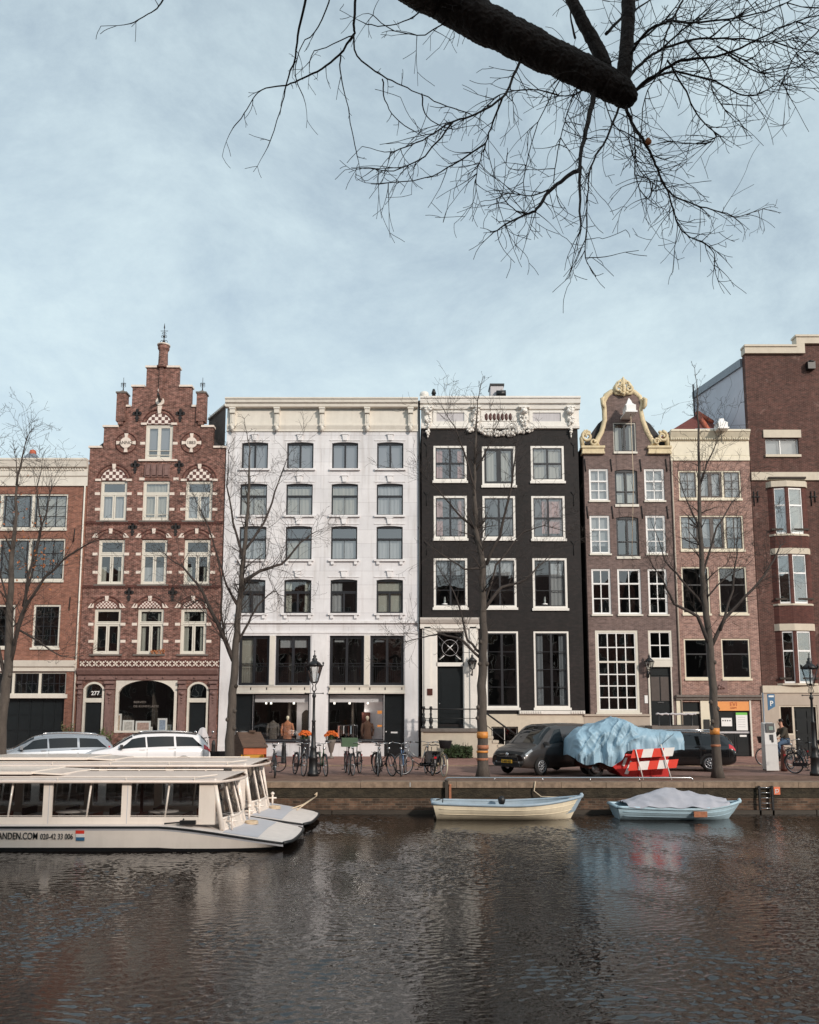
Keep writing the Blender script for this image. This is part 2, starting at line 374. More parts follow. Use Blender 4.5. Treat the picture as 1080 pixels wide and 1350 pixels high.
def empty(name, loc, label, cat, group=None):
    o = bpy.data.objects.new(name, None); C.objects.link(o); o.location = loc; o.empty_display_size = .3
    return tag(o, label, cat, group)
def copy_tree(o, parent=None):
    c = o.copy(); C.objects.link(c); c.parent = parent
    for ch in list(o.children): copy_tree(ch, c)
    return c
def textmesh(name, s, h, mat, parent, loc, bold=.0, align='LEFT', width=None, ext=.004):
    cu = bpy.data.curves.new(name, 'FONT'); cu.body = s; cu.size = h/.7; cu.align_x = align; cu.extrude = ext; cu.offset = bold; cu.resolution_u = 3
    ob = bpy.data.objects.new(name, cu); C.objects.link(ob)
    bpy.context.view_layer.update()
    me = bpy.data.meshes.new_from_object(ob.evaluated_get(bpy.context.evaluated_depsgraph_get()))
    C.objects.unlink(ob); bpy.data.objects.remove(ob)
    xs = [v.co.x for v in me.vertices]; k = 1
    if width: k = width/(max(xs)-min(xs))
    for v in me.vertices: x, y, z = v.co; v.co = (x*k, -z, y)
    me.materials.clear(); me.materials.append(mat); me.name = name
    o = bpy.data.objects.new(name, me); C.objects.link(o); o.parent = parent
    off = Vector((0, 0, 0)); r = parent
    while r is not None: off += r.location; r = r.parent
    o.location = Vector(loc)-off
    return o

# ------------------------------------------------------------------ walls with openings
def wall(mb, x0, x1, z0, top, holes, y, depth=.3, mi=0, back=True):
    tp = top if isinstance(top, list) else [(x0, top), (x1, top)]
    def topz(x, side):
        best = tp[0][1]
        for (a, za), (b, zb) in zip(tp, tp[1:]):
            if b-a < 1e-7: continue
            if (a-1e-6 <= x+side*1e-4 <= b+1e-6): return za+(zb-za)*(x-a)/(b-a)
        return tp[-1][1]
    def ht(h, x):
        r = h[4] if len(h) > 4 else 0
        if not r: return h[3]
        w = (h[1]-h[0])/2; R = (w*w+r*r)/(2*r); u = x-(h[0]+h[1])/2
        return h[3]-r+(sqrt(max(R*R-u*u, 0))-(R-r))
    xs = {round(x0, 5), round(x1, 5)} | {round(p[0], 5) for p in tp}
    for h in holes:
        xs |= {round(h[0], 5), round(h[1], 5)}
        if len(h) > 4 and h[4]:
            for k in range(1, 10): xs.add(round(h[0]+(h[1]-h[0])*k/10, 5))
    xs = sorted(x for x in xs if x0-1e-4 <= x <= x1+1e-4)
    y2 = y+depth
    for a, b in zip(xs, xs[1:]):
        if b-a < 1e-5: continue
        m = (a+b)/2; ta, tb = topz(a, 1), topz(b, -1)
        hs = sorted([h for h in holes if h[0] < m < h[1]], key=lambda h: h[2])
        ca, cb = z0, z0
        for h in hs:
            if h[2] > ca+1e-6:
                mb.quad((a,y,ca),(b,y,cb),(b,y,h[2]),(a,y,h[2]), mi)
                if back: mb.quad((b,y2,cb),(a,y2,ca),(a,y2,h[2]),(b,y2,h[2]), mi)
            mb.quad((a,y,h[2]),(b,y,h[2]),(b,y2,h[2]),(a,y2,h[2]), mi)
            ca, cb = ht(h, a), ht(h, b)
            mb.quad((a,y2,ca),(b,y2,cb),(b,y,cb),(a,y,ca), mi)
        mb.quad((a,y,ca),(b,y,cb),(b,y,tb),(a,y,ta), mi)
        if back: mb.quad((b,y2,cb),(a,y2,ca),(a,y2,ta),(b,y2,tb), mi)
        mb.quad((a,y,ta),(b,y,tb),(b,y2,tb),(a,y2,ta), mi)
    for h in holes:
        z1 = h[3]-(h[4] if len(h) > 4 else 0)
        mb.quad((h[0],y,h[2]),(h[0],y2,h[2]),(h[0],y2,z1),(h[0],y,z1), mi)
        mb.quad((h[1],y2,h[2]),(h[1],y,h[2]),(h[1],y,z1),(h[1],y2,z1), mi)
    mb.quad((x0,y2,z0),(x0,y,z0),(x0,y,tp[0][1]),(x0,y2,tp[0][1]), mi)
    mb.quad((x1,y,z0),(x1,y2,z0),(x1,y2,tp[-1][1]),(x1,y,tp[-1][1]), mi)
    for (a, za), (b, zb) in zip(tp, tp[1:]):
        if b-a < 1e-6 and abs(za-zb) > 1e-6:
            lo, hi = sorted((za, zb)); mb.quad((a,y,lo),(a,y2,lo),(a,y2,hi),(a,y,hi), mi)

class House:
    def __init__(s, pxl, pxr, pybase, label, y=YF):
        s.y = y; s.holes = []
        s.x0 = XZ(pxl[0], pxl[1], y)[0]; s.x1 = XZ(pxr[0], pxr[1], y)[0]
        s.root = empty('canal_house', ((s.x0+s.x1)/2, y, 0), label, 'house', 'canal houses in a row along the far quay')
    def r(s, px0, py0, px1, py1, y=None):       # pixel rect -> x0,x1,z0,z1 on the facade
        y = y or s.y; c = (py0+py1)/2; cx = (px0+px1)/2
        return (XZ(px0, c, y)[0], XZ(px1, c, y)[0], XZ(cx, py1, y)[1], XZ(cx, py0, y)[1])
    def z(s, py, px=540): return XZ(px, py, s.y)[1]
    def x(s, px, py): return XZ(px, py, s.y)[0]
    def win(s, rect, fmat=None, fw=.08, lights=(), mull=(), trans=(), smat=None, sw=.045, bw=.028, rec=.1, rise=0, curtain=None,
            sill=None, gl=None, hole=True, cur=(0, 1, 0, 1), y=None, raw=False, name='window', fd=.1, label=None, backing=False):
        x0, x1, z0, z1 = rect if raw else s.r(*rect)
        y = s.y if y is None else y
        fmat = fmat or window_white; smat = smat or fmat
        if hole: s.holes.append((x0, x1, z0, z1, rise))
        m = MB(); ya = y+rec; yb = ya+fd
        xi0, xi1, zi0, zi1 = x0+fw, x1-fw, z0+fw, z1-fw-rise
        m.box(x0, xi0, ya, yb, z0, z1-rise); m.box(xi1, x1, ya, yb, z0, z1-rise)
        m.box(xi0, xi1, ya, yb, z0, zi0)
        if rise:
            w = (x1-x0)/2; R = (w*w+rise*rise)/(2*rise); cx = (x0+x1)/2; k = 12
            pts = [(x1-(x1-x0)*i/k, z1-rise+sqrt(max(R*R-(x1-(x1-x0)*i/k-cx)**2, 0))-(R-rise)) for i in range(k+1)]
            m.box(x0+fw, x1-fw, ya, yb, zi1, z1-rise)
            m.prism([(x0, z1-rise), (x1, z1-rise)]+pts[1:-1], ya, yb)
        else: m.box(xi0, xi1, ya, yb, zi1, z1)
        W = xi1-xi0; H = zi1-zi0
        for fx, w in [q[:2] for q in mull]:
            m.box(xi0+fx*W-w/2, xi0+fx*W+w/2, ya+.004, yb-.004, zi0, zi1)
        for q in trans:
            fz, w = q[:2]; a, b = (q[2], q[3]) if len(q) > 2 else (0, 1)
            m.box(xi0+a*W, xi0+b*W, ya+.006, yb-.006, zi0+fz*H-w/2, zi0+fz*H+w/2)
        for L in lights:
            a0, a1, b0, b1, nc, nr = L[:6]
            lw = L[6] if len(L) > 6 else sw
            X0, X1, Z0, Z1 = xi0+a0*W, xi0+a1*W, zi0+b0*H, zi0+b1*H
            q0, q1 = ya+.02, yb-.012
            if lw:
                m.box(X0, X0+lw, q0, q1, Z0, Z1, 1); m.box(X1-lw, X1, q0, q1, Z0, Z1, 1)
                m.box(X0+lw, X1-lw, q0, q1, Z0, Z0+lw, 1); m.box(X0+lw, X1-lw, q0, q1, Z1-lw, Z1, 1)
            for i in range(1, nc):
                xx = X0+lw+(X1-X0-2*lw)*i/nc; m.box(xx-bw/2, xx+bw/2, q0+.01, q1-.004, Z0+lw, Z1-lw, 1)
            for i in range(1, nr):
                zz = Z0+lw+(Z1-Z0-2*lw)*i/nr; m.box(X0+lw, X1-lw, q0+.012, q1-.006, zz-bw/2, zz+bw/2, 1)
        o = m.build(name, [fmat, smat], s.root)
        if label: o['label'] = label
        yg = ya+.055
        g = MB(); jt = [rnd.uniform(-.004, .004) for _ in range(4)]; xm_ = (xi0+xi1)/2; jm = rnd.uniform(-.004, .004)
        g.quad((xi0, yg+jt[0], zi0), (xm_, yg+jm, zi0), (xm_, yg-jm, zi1), (xi0, yg+jt[3], zi1)); g.quad((xm_, yg+jt[1], zi0), (xi1, yg+jt[2], zi0), (xi1, yg-jt[2], zi1), (xm_, yg-jt[0], zi1)); g.build('pane', gl or glass, o)
        if curtain:
            cm, kind = curtain
            if cm is net: cm = rnd.choice((net, net, net_b, net_c))
            cur = (cur[0], cur[1], cur[2], cur[3]*rnd.uniform(.93, 1)) if kind != 'flat' else cur
            yc = yb+.07; cb = MB()
            segs = [(cur[0], cur[1])] if kind != 'pair' else [(0, .24), (.76, 1)]
            for a, b in segs:
                k = max(6, int((b-a)*W/.045)); am = .022 if kind != 'flat' else .0
                ph = rnd.random()*6
                vv = []
                for i in range(k+1):
                    xx = xi0+(a+(b-a)*i/k)*W
                    yy = yc+am*sin(i*1.5+ph)+am*.5*sin(i*.6+ph*2)
                    vv += [(xx, yy, zi0+cur[2]*H), (xx, yy+.01, zi0+cur[3]*H)]
                cb.add(vv, [(2*i, 2*i+2, 2*i+3, 2*i+1) for i in range(k)], 0, True)
            cb.build('curtain' if kind != 'flat' else 'blind', cm, o)
        if sill:
            sm, over, hh, out = sill
            sb = MB(); sb.box(x0-over, x1+over, y-out, y+rec+.02, z0-hh, z0-.002); sb.build('sill', sm, o)
        return o
    def opening(s, rect, rise=0, raw=False):
        x0, x1, z0, z1 = rect if raw else s.r(*rect); s.holes.append((x0, x1, z0, z1, rise)); return (x0, x1, z0, z1)
    def finish(s, mat, top, floors, depth=.32, z0=-.05, deep=11, side=None, roofz=None, room=3.2, split=None):
        m = MB(); wall(m, s.x0, s.x1, z0, top, s.holes, s.y, depth)
        mx = max(p[1] for p in top) if isinstance(top, list) else top
        rz = roofz if roofz is not None else mx-.3
        a, b, y0, y1 = s.x0+.006, s.x1-.006, s.y+depth, s.y+deep
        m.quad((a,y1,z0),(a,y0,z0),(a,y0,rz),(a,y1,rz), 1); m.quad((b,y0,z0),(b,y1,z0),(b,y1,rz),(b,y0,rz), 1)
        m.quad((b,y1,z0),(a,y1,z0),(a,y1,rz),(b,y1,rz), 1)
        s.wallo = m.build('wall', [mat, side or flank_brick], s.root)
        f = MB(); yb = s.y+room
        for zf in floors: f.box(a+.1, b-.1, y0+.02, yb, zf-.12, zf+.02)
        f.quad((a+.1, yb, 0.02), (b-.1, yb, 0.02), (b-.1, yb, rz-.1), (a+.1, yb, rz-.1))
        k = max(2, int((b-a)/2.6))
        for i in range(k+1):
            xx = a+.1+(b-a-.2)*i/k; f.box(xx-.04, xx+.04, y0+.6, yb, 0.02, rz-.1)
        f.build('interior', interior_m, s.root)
        return s
    def flat_roof(s, z, deep=11, mat=None):
        m = MB(); m.box(s.x0+.01, s.x1-.01, s.y+.33, s.y+deep, z-.15, z); return m.build('roof', mat or roof_tile, s.root)
def pbox(h, mb, px0, py0, px1, py1, out, mi=0, inn=0.0):
    x0, x1, z0, z1 = h.r(px0, py0, px1, py1); mb.box(x0, x1, h.y-out, h.y-inn+.02, z0, z1, mi); return x0, x1, z0, z1
WS = (window_white, .05, .09, .07)

# ================================================================== HOUSE 1: orange brick, far left
h = House((-150, 800), (107, 800), 0, 'orange brick house with a plain cream cornice, leftmost house of the row')
h.x1 = h.x(115.5, 640)
for (a, b, c, d), cu in (((-45, 651, 89, 697), None), ((-50, 710, 85, 765), None)):
    h.win((a, b, c, d), window_white, .09, smat=charcoal, mull=[(.34, .13), (.66, .13)],
          lights=[(0, .31, 0, 1, 3, 3), (.37, .63, 0, 1, 1, 1), (.69, 1, 0, 1, 3, 3)], rec=.05, sill=(window_white, .03, .12, .08), gl=glass_sky if b < 700 else glass,
          curtain=(net, 'flat') if b < 700 else None, cur=(.66, 1, 0, 1), bw=.035)
for a, c in ((43, 79), (-17, 19), (-90, -54)):
    h.win((a, 797, c, 854), window_white, .1, smat=charcoal, lights=[(0, 1, 0, 1, 3, 4)], rec=.05, sill=(window_white, .05, .1, .08), bw=.03)
h.win((-130, 651, -60, 697), window_white, .09, smat=charcoal, lights=[(0, 1, 0, 1, 3, 3)], rec=.05, sill=WS)
h.win((-133, 710, -63, 765), window_white, .09, smat=charcoal, lights=[(0, 1, 0, 1, 3, 3)], rec=.05, sill=WS)
h.win((-60, 886, 87, 916), window_white, .07, smat=charcoal, mull=[(.28, .12), (.52, .12), (.765, .12)],
      lights=[(.0, .26, 0, 1, 4, 2, .03), (.3, .5, 0, 1, 4, 2, .03), (.54, .745, 0, 1, 4, 2, .03), (.785, 1, 0, 1, 4, 2, .03)], rec=.08)
gx = h.opening((-60, 921, 83, 999)); z999 = 0
h.holes[-1] = (gx[0], gx[1], -.05, gx[3], 0)
h.holes = h.holes
h.finish(orange_brick, h.z(612, 0), [h.z(p, 0) for p in (705, 785, 875, 925)]+[0])
h.flat_roof(h.z(612, 0))
m = MB(); zt, zm, zb = h.z(606.5, 60), h.z(617, 60), h.z(641, 60)
X0, X1 = h.x0, h.x1
m.cornice(X0, X1, [(.03, zb), (.08, zb), (.08, zb+.08), (.04, zb+.1), (.04, zb+.5), (.1, zb+.55), (.1, zm-.05), (.26, zm), (.34, zt-.12), (.38, zt-.1), (.38, zt)], h.y)
k = int((X1-X0)/.14)
for i in range(k): m.box(X0+i*.14+.03, X0+i*.14+.1, h.y-.16, h.y-.1, zm-.16, zm-.06)
m.build('cornice', cream_paint, h.root)
m = MB(); za, zb = h.z(871, 50), h.z(885, 50)
m.cornice(h.x(-70, 880), h.x(100, 880), [(.03, zb), (.08, zb), (.1, zb+.18), (.2, zb+.24), (.26, za-.08), (.28, za)], h.y)
x0_, x1_, z0_, z1_ = h.r(-62, 915.5, 89, 920.5); m.box(x0_, x1_, h.y-.1, h.y+.05, z0_, z1_)
m.split('shop_cornice', cream_paint, h.root)
m = MB(); m.box(gx[0], gx[1], h.y+.28, h.y+.34, -.04, gx[3])
for i in range(1, 9): m.box(gx[0]+(gx[1]-gx[0])*i/9-.03, gx[0]+(gx[1]-gx[0])*i/9+.03, h.y+.25, h.y+.28, .1, gx[3]-.1)
for f_ in (.45, .72): m.box(gx[0], gx[1], h.y+.245, h.y+.28, gx[3]*f_, gx[3]*f_+.08)
m.build('garage_door', dark_door, h.root)
m = MB(); m.tube([(h.x(112.8, 640), h.y-.07, h.z(641, 110)), (h.x(112.8, 640), h.y-.07, .1)], .045, 8); m.build('drainpipe', cream_paint, h.root)
m = MB()
for px, py in ((98, 706), (92, 796), (35, 797)): x_, z_ = XZ(px, py, h.y); m.tube([(x_-.02, h.y-.03, z_-.35), (x_+.02, h.y-.03, z_+.35)], .03, 5)
m.split('wall_anchor', iron_anchor, h.root)
d = MB(); p = PX(43, 603, YF+3); d.lathe((p.x, p.y, p.z-1.2), [(.95, 0), (.95, .5), (.3, 1.35), (.2, 1.4)], 4, rot=pi/4, smooth=False); d.build('chimney_base', zinc, h.root)
d = MB(); d.lathe((p.x, p.y, p.z+.1), [(.16, 0), (.2, .1), (.17, .3), (.05, .36)], 10); d.build('chimney_pot', orange_tile, h.root)

# ================================================================== HOUSE 2: stepped gable
h = House((107.5, 800), (290.5, 800), 0, 'red brick house with a stepped gable, white stone blocks and number 277 over its door')
h.x0 = h.x(117.7, 600)+.02; h.x1 = h.x(297.2, 600)-.02
cx = h.x(210.3, 600)
def sx(px, py): return h.x(px, py)
def gz(py): return h.z(py, 210)
steps = [(117.7, 136, 590.8), (136, 158, 563.5), (158, 173.7, 536.8), (173.7, 192.5, 510.4), (192.5, 236, 485), (236, 252.5, 510.4), (252.5, 265, 536.8), (265, 281, 563.5), (281, 297.2, 590.8)]
top = []; cop = MB()
for i, (a, b, py) in enumerate(steps):
    xa = h.x0 if i == 0 else sx(a, py); xb = h.x1 if i == 8 else sx(b, py); z_ = gz(py)
    if top: xa = top[-1][0]
    top += [(xa, z_), (xb, z_)]
    cop.box(xa-(.06 if i <= 4 else -.06), xb+(.06 if i >= 4 else -.06), h.y-.08, h.y+.38, z_+.002, z_+.11)
cop.split('gable_coping', white_stone, h.root)
W2 = dict(fmat=window_white, fw=.1, smat=window_white, sw=.05, mull=[], trans=[(.69, .1)], rec=.08)
LR = [(0, 1, .72, 1, 1, 1), (0, .49, 0, .66, 1, 1, .07), (.51, 1, 0, .66, 1, 1, .07)]
SG = (grey_stone, .14, .08, .08)
h.win((191.7, 559.8, 227.6, 606), window_white, .1, lights=[(0, .5, 0, 1, 1, 1, .09), (.5, 1, 0, 1, 1, 1, .07)], trans=[(.1, .04), (.24, .03)], rec=.06, sill=(white_stone, .3, .1, .1), gl=glass_sky, curtain=(blind, 'flat'), cur=(.0, 1, .3, 1))
for i, (a, c) in enumerate(((132, 167), (188, 223.3), (244.5, 279.9))):
    h.win((a, 633.8, c, 686.4), lights=LR, curtain=(net, 'net'), cur=(0, 1, 0, .68) if i != 1 else (0, 1, 0, 1), gl=glass_sky, sill=SG, **{**W2, 'trans': [(.69, .1)]+([(.05, .03), (.13, .03)] if i == 1 else [])})
for i, (a, c) in enumerate(((129, 163.6), (186, 220), (242.5, 277))):
    h.win((a, 711, c, 770.5), lights=LR, curtain=(drape, 'pair') if i != 1 else (net, 'net'), cur=(0, 1, 0, .4), sill=SG, **W2)
for i, (a, c) in enumerate(((123.4, 158.7), (180.8, 215.3), (237.7, 272))):
    h.win((a, 802.4, c, 862.5), lights=LR, curtain=(drape, 'pair') if i else None, sill=SG, **W2)
# shop front openings
zs = h.z(897, 190)
A = h.opening((108.5, 899, 136, 999)); h.holes[-1] = (A[0], A[1], -.05, A[3], (A[1]-A[0])*.34)
B = h.opening((152, 894, 233, 966), 0)
D = h.opening((246, 899, 274, 999)); h.holes[-1] = (D[0], D[1], -.05, D[3], (D[1]-D[0])*.34)
h.finish(red_brick, top, [h.z(p, 200) for p in (625, 700, 785, 885)]+[0], roofz=h.z(592, 210))
# roof behind the gable
m = MB(); zr = h.z(592, 210); ridge = h.z(520, 210)
m.prism([(h.x0, zr), (h.x1, zr), (cx, ridge)], h.y+.33, h.y+11); m.build('roof', roof_tile, h.root)
# turrets and chimney column
for (a, b) in ((154.5, 166.5), (259.8, 271.3)):
    x0_, x1_, z0_, z1_ = h.r(a, 519.5, b, 556)
    m = MB(); m.box(x0_, x1_, h.y-.14, h.y+.36, z0_, z1_); m.box(x0_+.1, x1_-.1, h.y-.1, h.y+.2, z0_-.18, z0_-.002)
    t = m.build('turret', red_brick, h.root)
    m = MB(); c_ = (x0_+x1_)/2; m.box(x0_-.05, x1_+.05, h.y-.19, h.y+.41, z1_+.002, z1_+.08); m.lathe((c_, h.y+.11, z1_+.08), [(.3, 0), (.06, .16)], 4, rot=pi/4, smooth=False); m.build('turret_cap', grey_stone, t)
    m = MB(); m.lathe((c_, h.y+.11, z1_+.2), [(.035, 0), (.02, .3), (.05, .35), (.015, .42), (.012, .75), (.001, .8)], 8)
    for s_ in (-1, 1):
        for zz in (.4, .52): m.ring((c_+s_*.07, h.y+.11, z1_+zz+.1), .06, .012, 8, 4)
    m.box(c_-.13, c_+.13, h.y+.1, h.y+.12, z1_+.62, z1_+.64); m.build('finial', iron_anchor, t)
x0_, x1_, z0_, z1_ = h.r(207.5, 455, 221.5, 485); c_ = (x0_+x1_)/2
m = MB(); m.lathe((c_, h.y+.12, z0_), [(.36, 0), (.36, .12), (.26, .2), (.24, .95), (.25, 1.0), (.31, 1.1), (.31, z1_-z0_)], 8, rot=pi/8, smooth=False)
m.prism([(c_-.1, h.z(528, 210)), (c_+.1, h.z(528, 210)), (c_+.1, z0_), (c_-.1, z0_)], h.y-.12, h.y)
t = m.build('gable_column', red_brick, h.root)
m = MB(); m.lathe((c_, h.y+.12, z1_), [(.35, 0), (.36, .06), (.2, .1)], 12); m.build('column_cap', white_stone, t)
m = MB(); m.lathe((c_, h.y+.12, z1_+.1), [(.05, 0), (.1, .12), (.03, .25), (.03, .4), (.08, .45), (.02, .52), (.015, .9), (.04, .95), (.001, 1.25)], 8)
for s_ in (-1, 1):
    for zz, r_ in ((.2, .09), (.5, .07), (.68, .05)): m.ring((c_+s_*r_*1.1, h.y+.12, z1_+zz+.05), r_, .014, 10, 4)
m.box(c_-.2, c_+.2, h.y+.11, h.y+.13, z1_+.86, z1_+.885); m.build('finial', iron_anchor, t)
# relieving arches, tile panels, keystones, blocks
def arch_panel(px0, px1, pyt, pyb, mat_, ring=True, kb=True):
    x0, x1, z0, z1 = h.r(px0, pyt, px1, pyb); w = (x1-x0)/2; r = z1-z0; R = (w*w+r*r)/(2*r); c = (x0+x1)/2
    def arc(off, n=14):
        a0 = math.asin(min(1, w/R)); return [(c+(R+off)*sin(a0-2*a0*i/n), z1-R+(R+off)*cos(a0-2*a0*i/n)) for i in range(n+1)]
    m = MB(); m.prism([(x0, z0), (x1, z0)]+arc(0)[1:-1], h.y-.03, h.y+.02); m.build('tile_panel', mat_, h.root)
    if ring:
        q = MB()
        for (o1, o2, yy, mi) in ((.0, .07, .045, 0), (.2, .25, .05, 0)):
            a1, a2 = arc(o1), arc(o2)
            for (p, q_, s_, t_) in zip(a1, a1[1:], a2[1:], a2): q.prism([t_, s_, q_, p], h.y-yy, h.y+.01, mi)
        q.build('relieving_arch', bay_brick, h.root)
    k = MB(); k.prism([(c-.07, z1-.03), (c+.07, z1-.03), (c+.1, z1+.24), (c-.1, z1+.24)], h.y-.08, h.y+.02)
    if kb:
        for s_ in (-1, 1): k.box(*sorted((c+s_*(w-.02), c+s_*(w+.28))), h.y-.07, h.y+.02, z0-.05, z0+.07)
    k.split('arch_stone', white_stone, h.root)
def checker(name, c1, c2, s_, rotd):
    m_, t, p, o = mbase(name); tcn = N(t, 'ShaderNodeTexCoord'); sp = N(t, 'ShaderNodeSeparateXYZ'); cb = N(t, 'ShaderNodeCombineXYZ'); mpn = N(t, 'ShaderNodeMapping'); ch = N(t, 'ShaderNodeTexChecker')
    t.links.new(tcn.outputs['Object'], sp.inputs[0]); t.links.new(sp.outputs[0], cb.inputs[0]); t.links.new(sp.outputs[2], cb.inputs[1]); cb.inputs[2].default_value = .013
    mpn.inputs['Rotation'].default_value = (0, 0, rotd); t.links.new(cb.outputs[0], mpn.inputs[0]); t.links.new(mpn.outputs[0], ch.inputs[0])
    ch.inputs['Scale'].default_value = s_; ch.inputs[1].default_value = lin(c1); ch.inputs[2].default_value = lin(c2)
    t.links.new(ch.outputs[0], p.inputs['Base Color']); p.inputs['Roughness'].default_value = .6; return m_
tiles_diamond = checker('white_and_brown_tiles', (228,214,204), (96,62,56), 5.6, 0)
tiles_small = checker('small_white_tiles', (222,206,196), (110,70,62), 11, 0)
arch_panel(193.5, 227, 545, 559.3, tiles_diamond)
arch_panel(133.5, 167.5, 617.8, 633.3, tiles_diamond); arch_panel(246, 280.5, 617.8, 633.3, tiles_diamond)
for a, c in ((123.4, 158.7), (180.8, 215.3), (237.7, 272)): arch_panel(a+2, c-2, 791.8, 802, tiles_small, True, False)
for a, c in ((129, 163.6), (186, 220), (242.5, 277)): arch_panel(a+2, c-2, 703, 710.6, red_brick, True, False)
m = MB()
def blocks(a, c, pys, w=6.5):
    for py in pys:
        for px in (a-w/2-.2, c+w/2+.2):
            x_, z_ = XZ(px, py, h.y); m.box(x_-w*.02, x_+w*.02, h.y-.025, h.y+.02, z_-.075, z_+.075)
blocks(191.7, 227.6, [584.5]); blocks(191, 228.5, [631.5], 7)
for a, c in ((132, 167), (188, 223.3), (244.5, 279.9)): blocks(a, c, [651, 671.5])
for a, c in ((129, 163.6), (186, 220), (242.5, 277)): blocks(a, c, [730.5, 754.5])
for a, c in ((123.4, 158.7), (180.8, 215.3), (237.7, 272)): blocks(a, c, [823, 845.5])
for pys, rows in ((706.5, ((129, 163.6), (186, 220), (242.5, 277))), (799, ((123.4, 158.7), (180.8, 215.3), (237.7, 272)))):
    for a, c in rows:
        for px, s_ in ((a-3.5, -1), (c+3.5, 1)):
            x_, z_ = XZ(px, pys, h.y); m.prism([(x_-.15, z_-.1), (x_+.15, z_-.1), (x_+.1*(1-s_)-.05, z_+.13), (x_-.1*(1+s_)+.0, z_+.13)], h.y-.04, h.y+.02)
m.split('stone_block', white_stone, h.root)
# medallions ANNO 1883, hoist
for px, txt in ((166.5, 'ANNO'), (252.8, '1883')):
    x_, z_ = XZ(px, 584, h.y); m = MB(); m.disc((x_, h.y-.03, z_), .3, 20, .05)
    for a in range(4):
        d_ = Vector((cos(a*pi/2), 0, sin(a*pi/2))); s_ = Vector((-d_.z, 0, d_.x)); c0 = Vector((x_, h.y-.05, z_))
        pts = [c0+d_*.26-s_*.06, c0+d_*.52-s_*.1, c0+d_*.52+s_*.1, c0+d_*.26+s_*.06]
        m.prism([(p.x, p.z) for p in pts], h.y-.06, h.y+.02)
    m.ring((x_, h.y-.02, z_), .56, .03, 24, 4, 1)
    t = m.build('medallion', [white_stone, bay_brick], h.root); textmesh('lettering', txt, .17, grey_stone, t, (x_, h.y-.09, z_-.085), 0.004, 'CENTER')
x_, z_ = XZ(211.3, 529.5, h.y); m = MB(); m.disc((x_, h.y, z_), .23, 18, .06); x2, z2 = XZ(211.7, 515, h.y); m.disc((x2, h.y, z2), .13, 12, .08); m.prism([(x2-.05, z2-.2), (x2+.05, z2-.2), (x2+.08, z2), (x2-.08, z2)], h.y-.07, h.y)
m.prism([(x_-.09, z_-.5), (x_+.09, z_-.5), (x_+.12, z_-.25), (x_-.12, z_-.25)], h.y-.06, h.y)
m.build('hoist_roundel', white_stone, h.root)
m = MB(); m.tube([(x_, h.y, z_), (x_+.12, h.y-.8, z_+.1)], .08, 4, smooth=False); m.build('hoist_beam', black_iron, h.root)
for px, py in ((181, 548), (238, 548), (178.5, 616), (236.5, 616), (175, 698), (232, 698), (170.3, 784), (228, 784)):
    x_, z_ = XZ(px, py, h.y); m = MB()
    for dx, dz, r_ in ((0, .12, .14), (-.15, .12, .1), (.15, .12, .1), (0, .3, .08), (0, -.12, .1), (0, -.28, .07)): m.disc((x_+dx, h.y, z_+dz), r_, 8, .05)
    m.build('wall_anchor', iron_anchor, h.root)
# carved panel, string courses, frieze, shop cornice
m = MB(); x0_, x1_, z0_, z1_ = pbox(h, m, 191.5, 612, 224, 629, .04)
for i in range(4):
    c0 = x0_+(x1_-x0_)*(i+.5)/4; m.prism([(c0-.1, z0_+.08), (c0+.1, z0_+.08), (c0+.1, z1_-.2), (c0, z1_-.06), (c0-.1, z1_-.2)], h.y-.1, h.y-.04); m.box(c0-.16, c0-.12, h.y-.12, h.y-.04, z0_, z1_)
m.build('carved_panel', pink_stone, h.root)
m = MB()
for py in (688.5, 772.5):
    z_ = h.z(py, 200); m.box(h.x0, h.x1, h.y-.06, h.y+.01, z_-.06, z_+.05)
    k = int((h.x1-h.x0)/.16)
    for i in range(k): m.box(h.x0+i*.16, h.x0+i*.16+.08, h.y-.05, h.y+.01, z_-.14, z_-.062)
m.split('string_course', bay_brick, h.root)
m = MB(); z0_, z1_ = h.z(881, 200), h.z(869, 200); m.box(h.x0, h.x1, h.y-.03, h.y+.01, z0_, z1_, 1)
n_ = 21
for i in range(n_):
    c0 = h.x0+(h.x1-h.x0)*(i+.5)/n_; cz = (z0_+z1_)/2; e = .075
    for dx, dz in ((0, 0), (1, 1), (-1, 1), (1, -1), (-1, -1)):
        a, b = c0+dx*e, cz+dz*e; m.prism([(a-e*.8, b), (a, b-e*.8), (a+e*.8, b), (a, b+e*.8)], h.y-.045, h.y-.031)
    a = c0+(h.x1-h.x0)/n_/2
    for dz in (-.13, .13): m.prism([(a-.04, cz+dz), (a, cz+dz-.04), (a+.04, cz+dz), (a, cz+dz+.04)], h.y-.045, h.y-.031)
m.build('cross_frieze', [white_stone, bay_brick], h.root)
m = MB(); z0_, z1_ = h.z(897, 200), h.z(881.5, 200)
m.cornice(h.x0, h.x1, [(.05, z0_), (.08, z0_+.05), (.08, z0_+.26), (.2, z0_+.3), (.32, z1_-.1), (.34, z1_)], h.y)
for i in range(9):
    c0 = h.x0+(h.x1-h.x0)*(i+.5)/9; m.lathe((c0, h.y-.12, z0_+.14), [(.01, -.05), (.06, 0), (.01, .05)], 6)
m.build('shop_cornice', pink_stone, h.root)
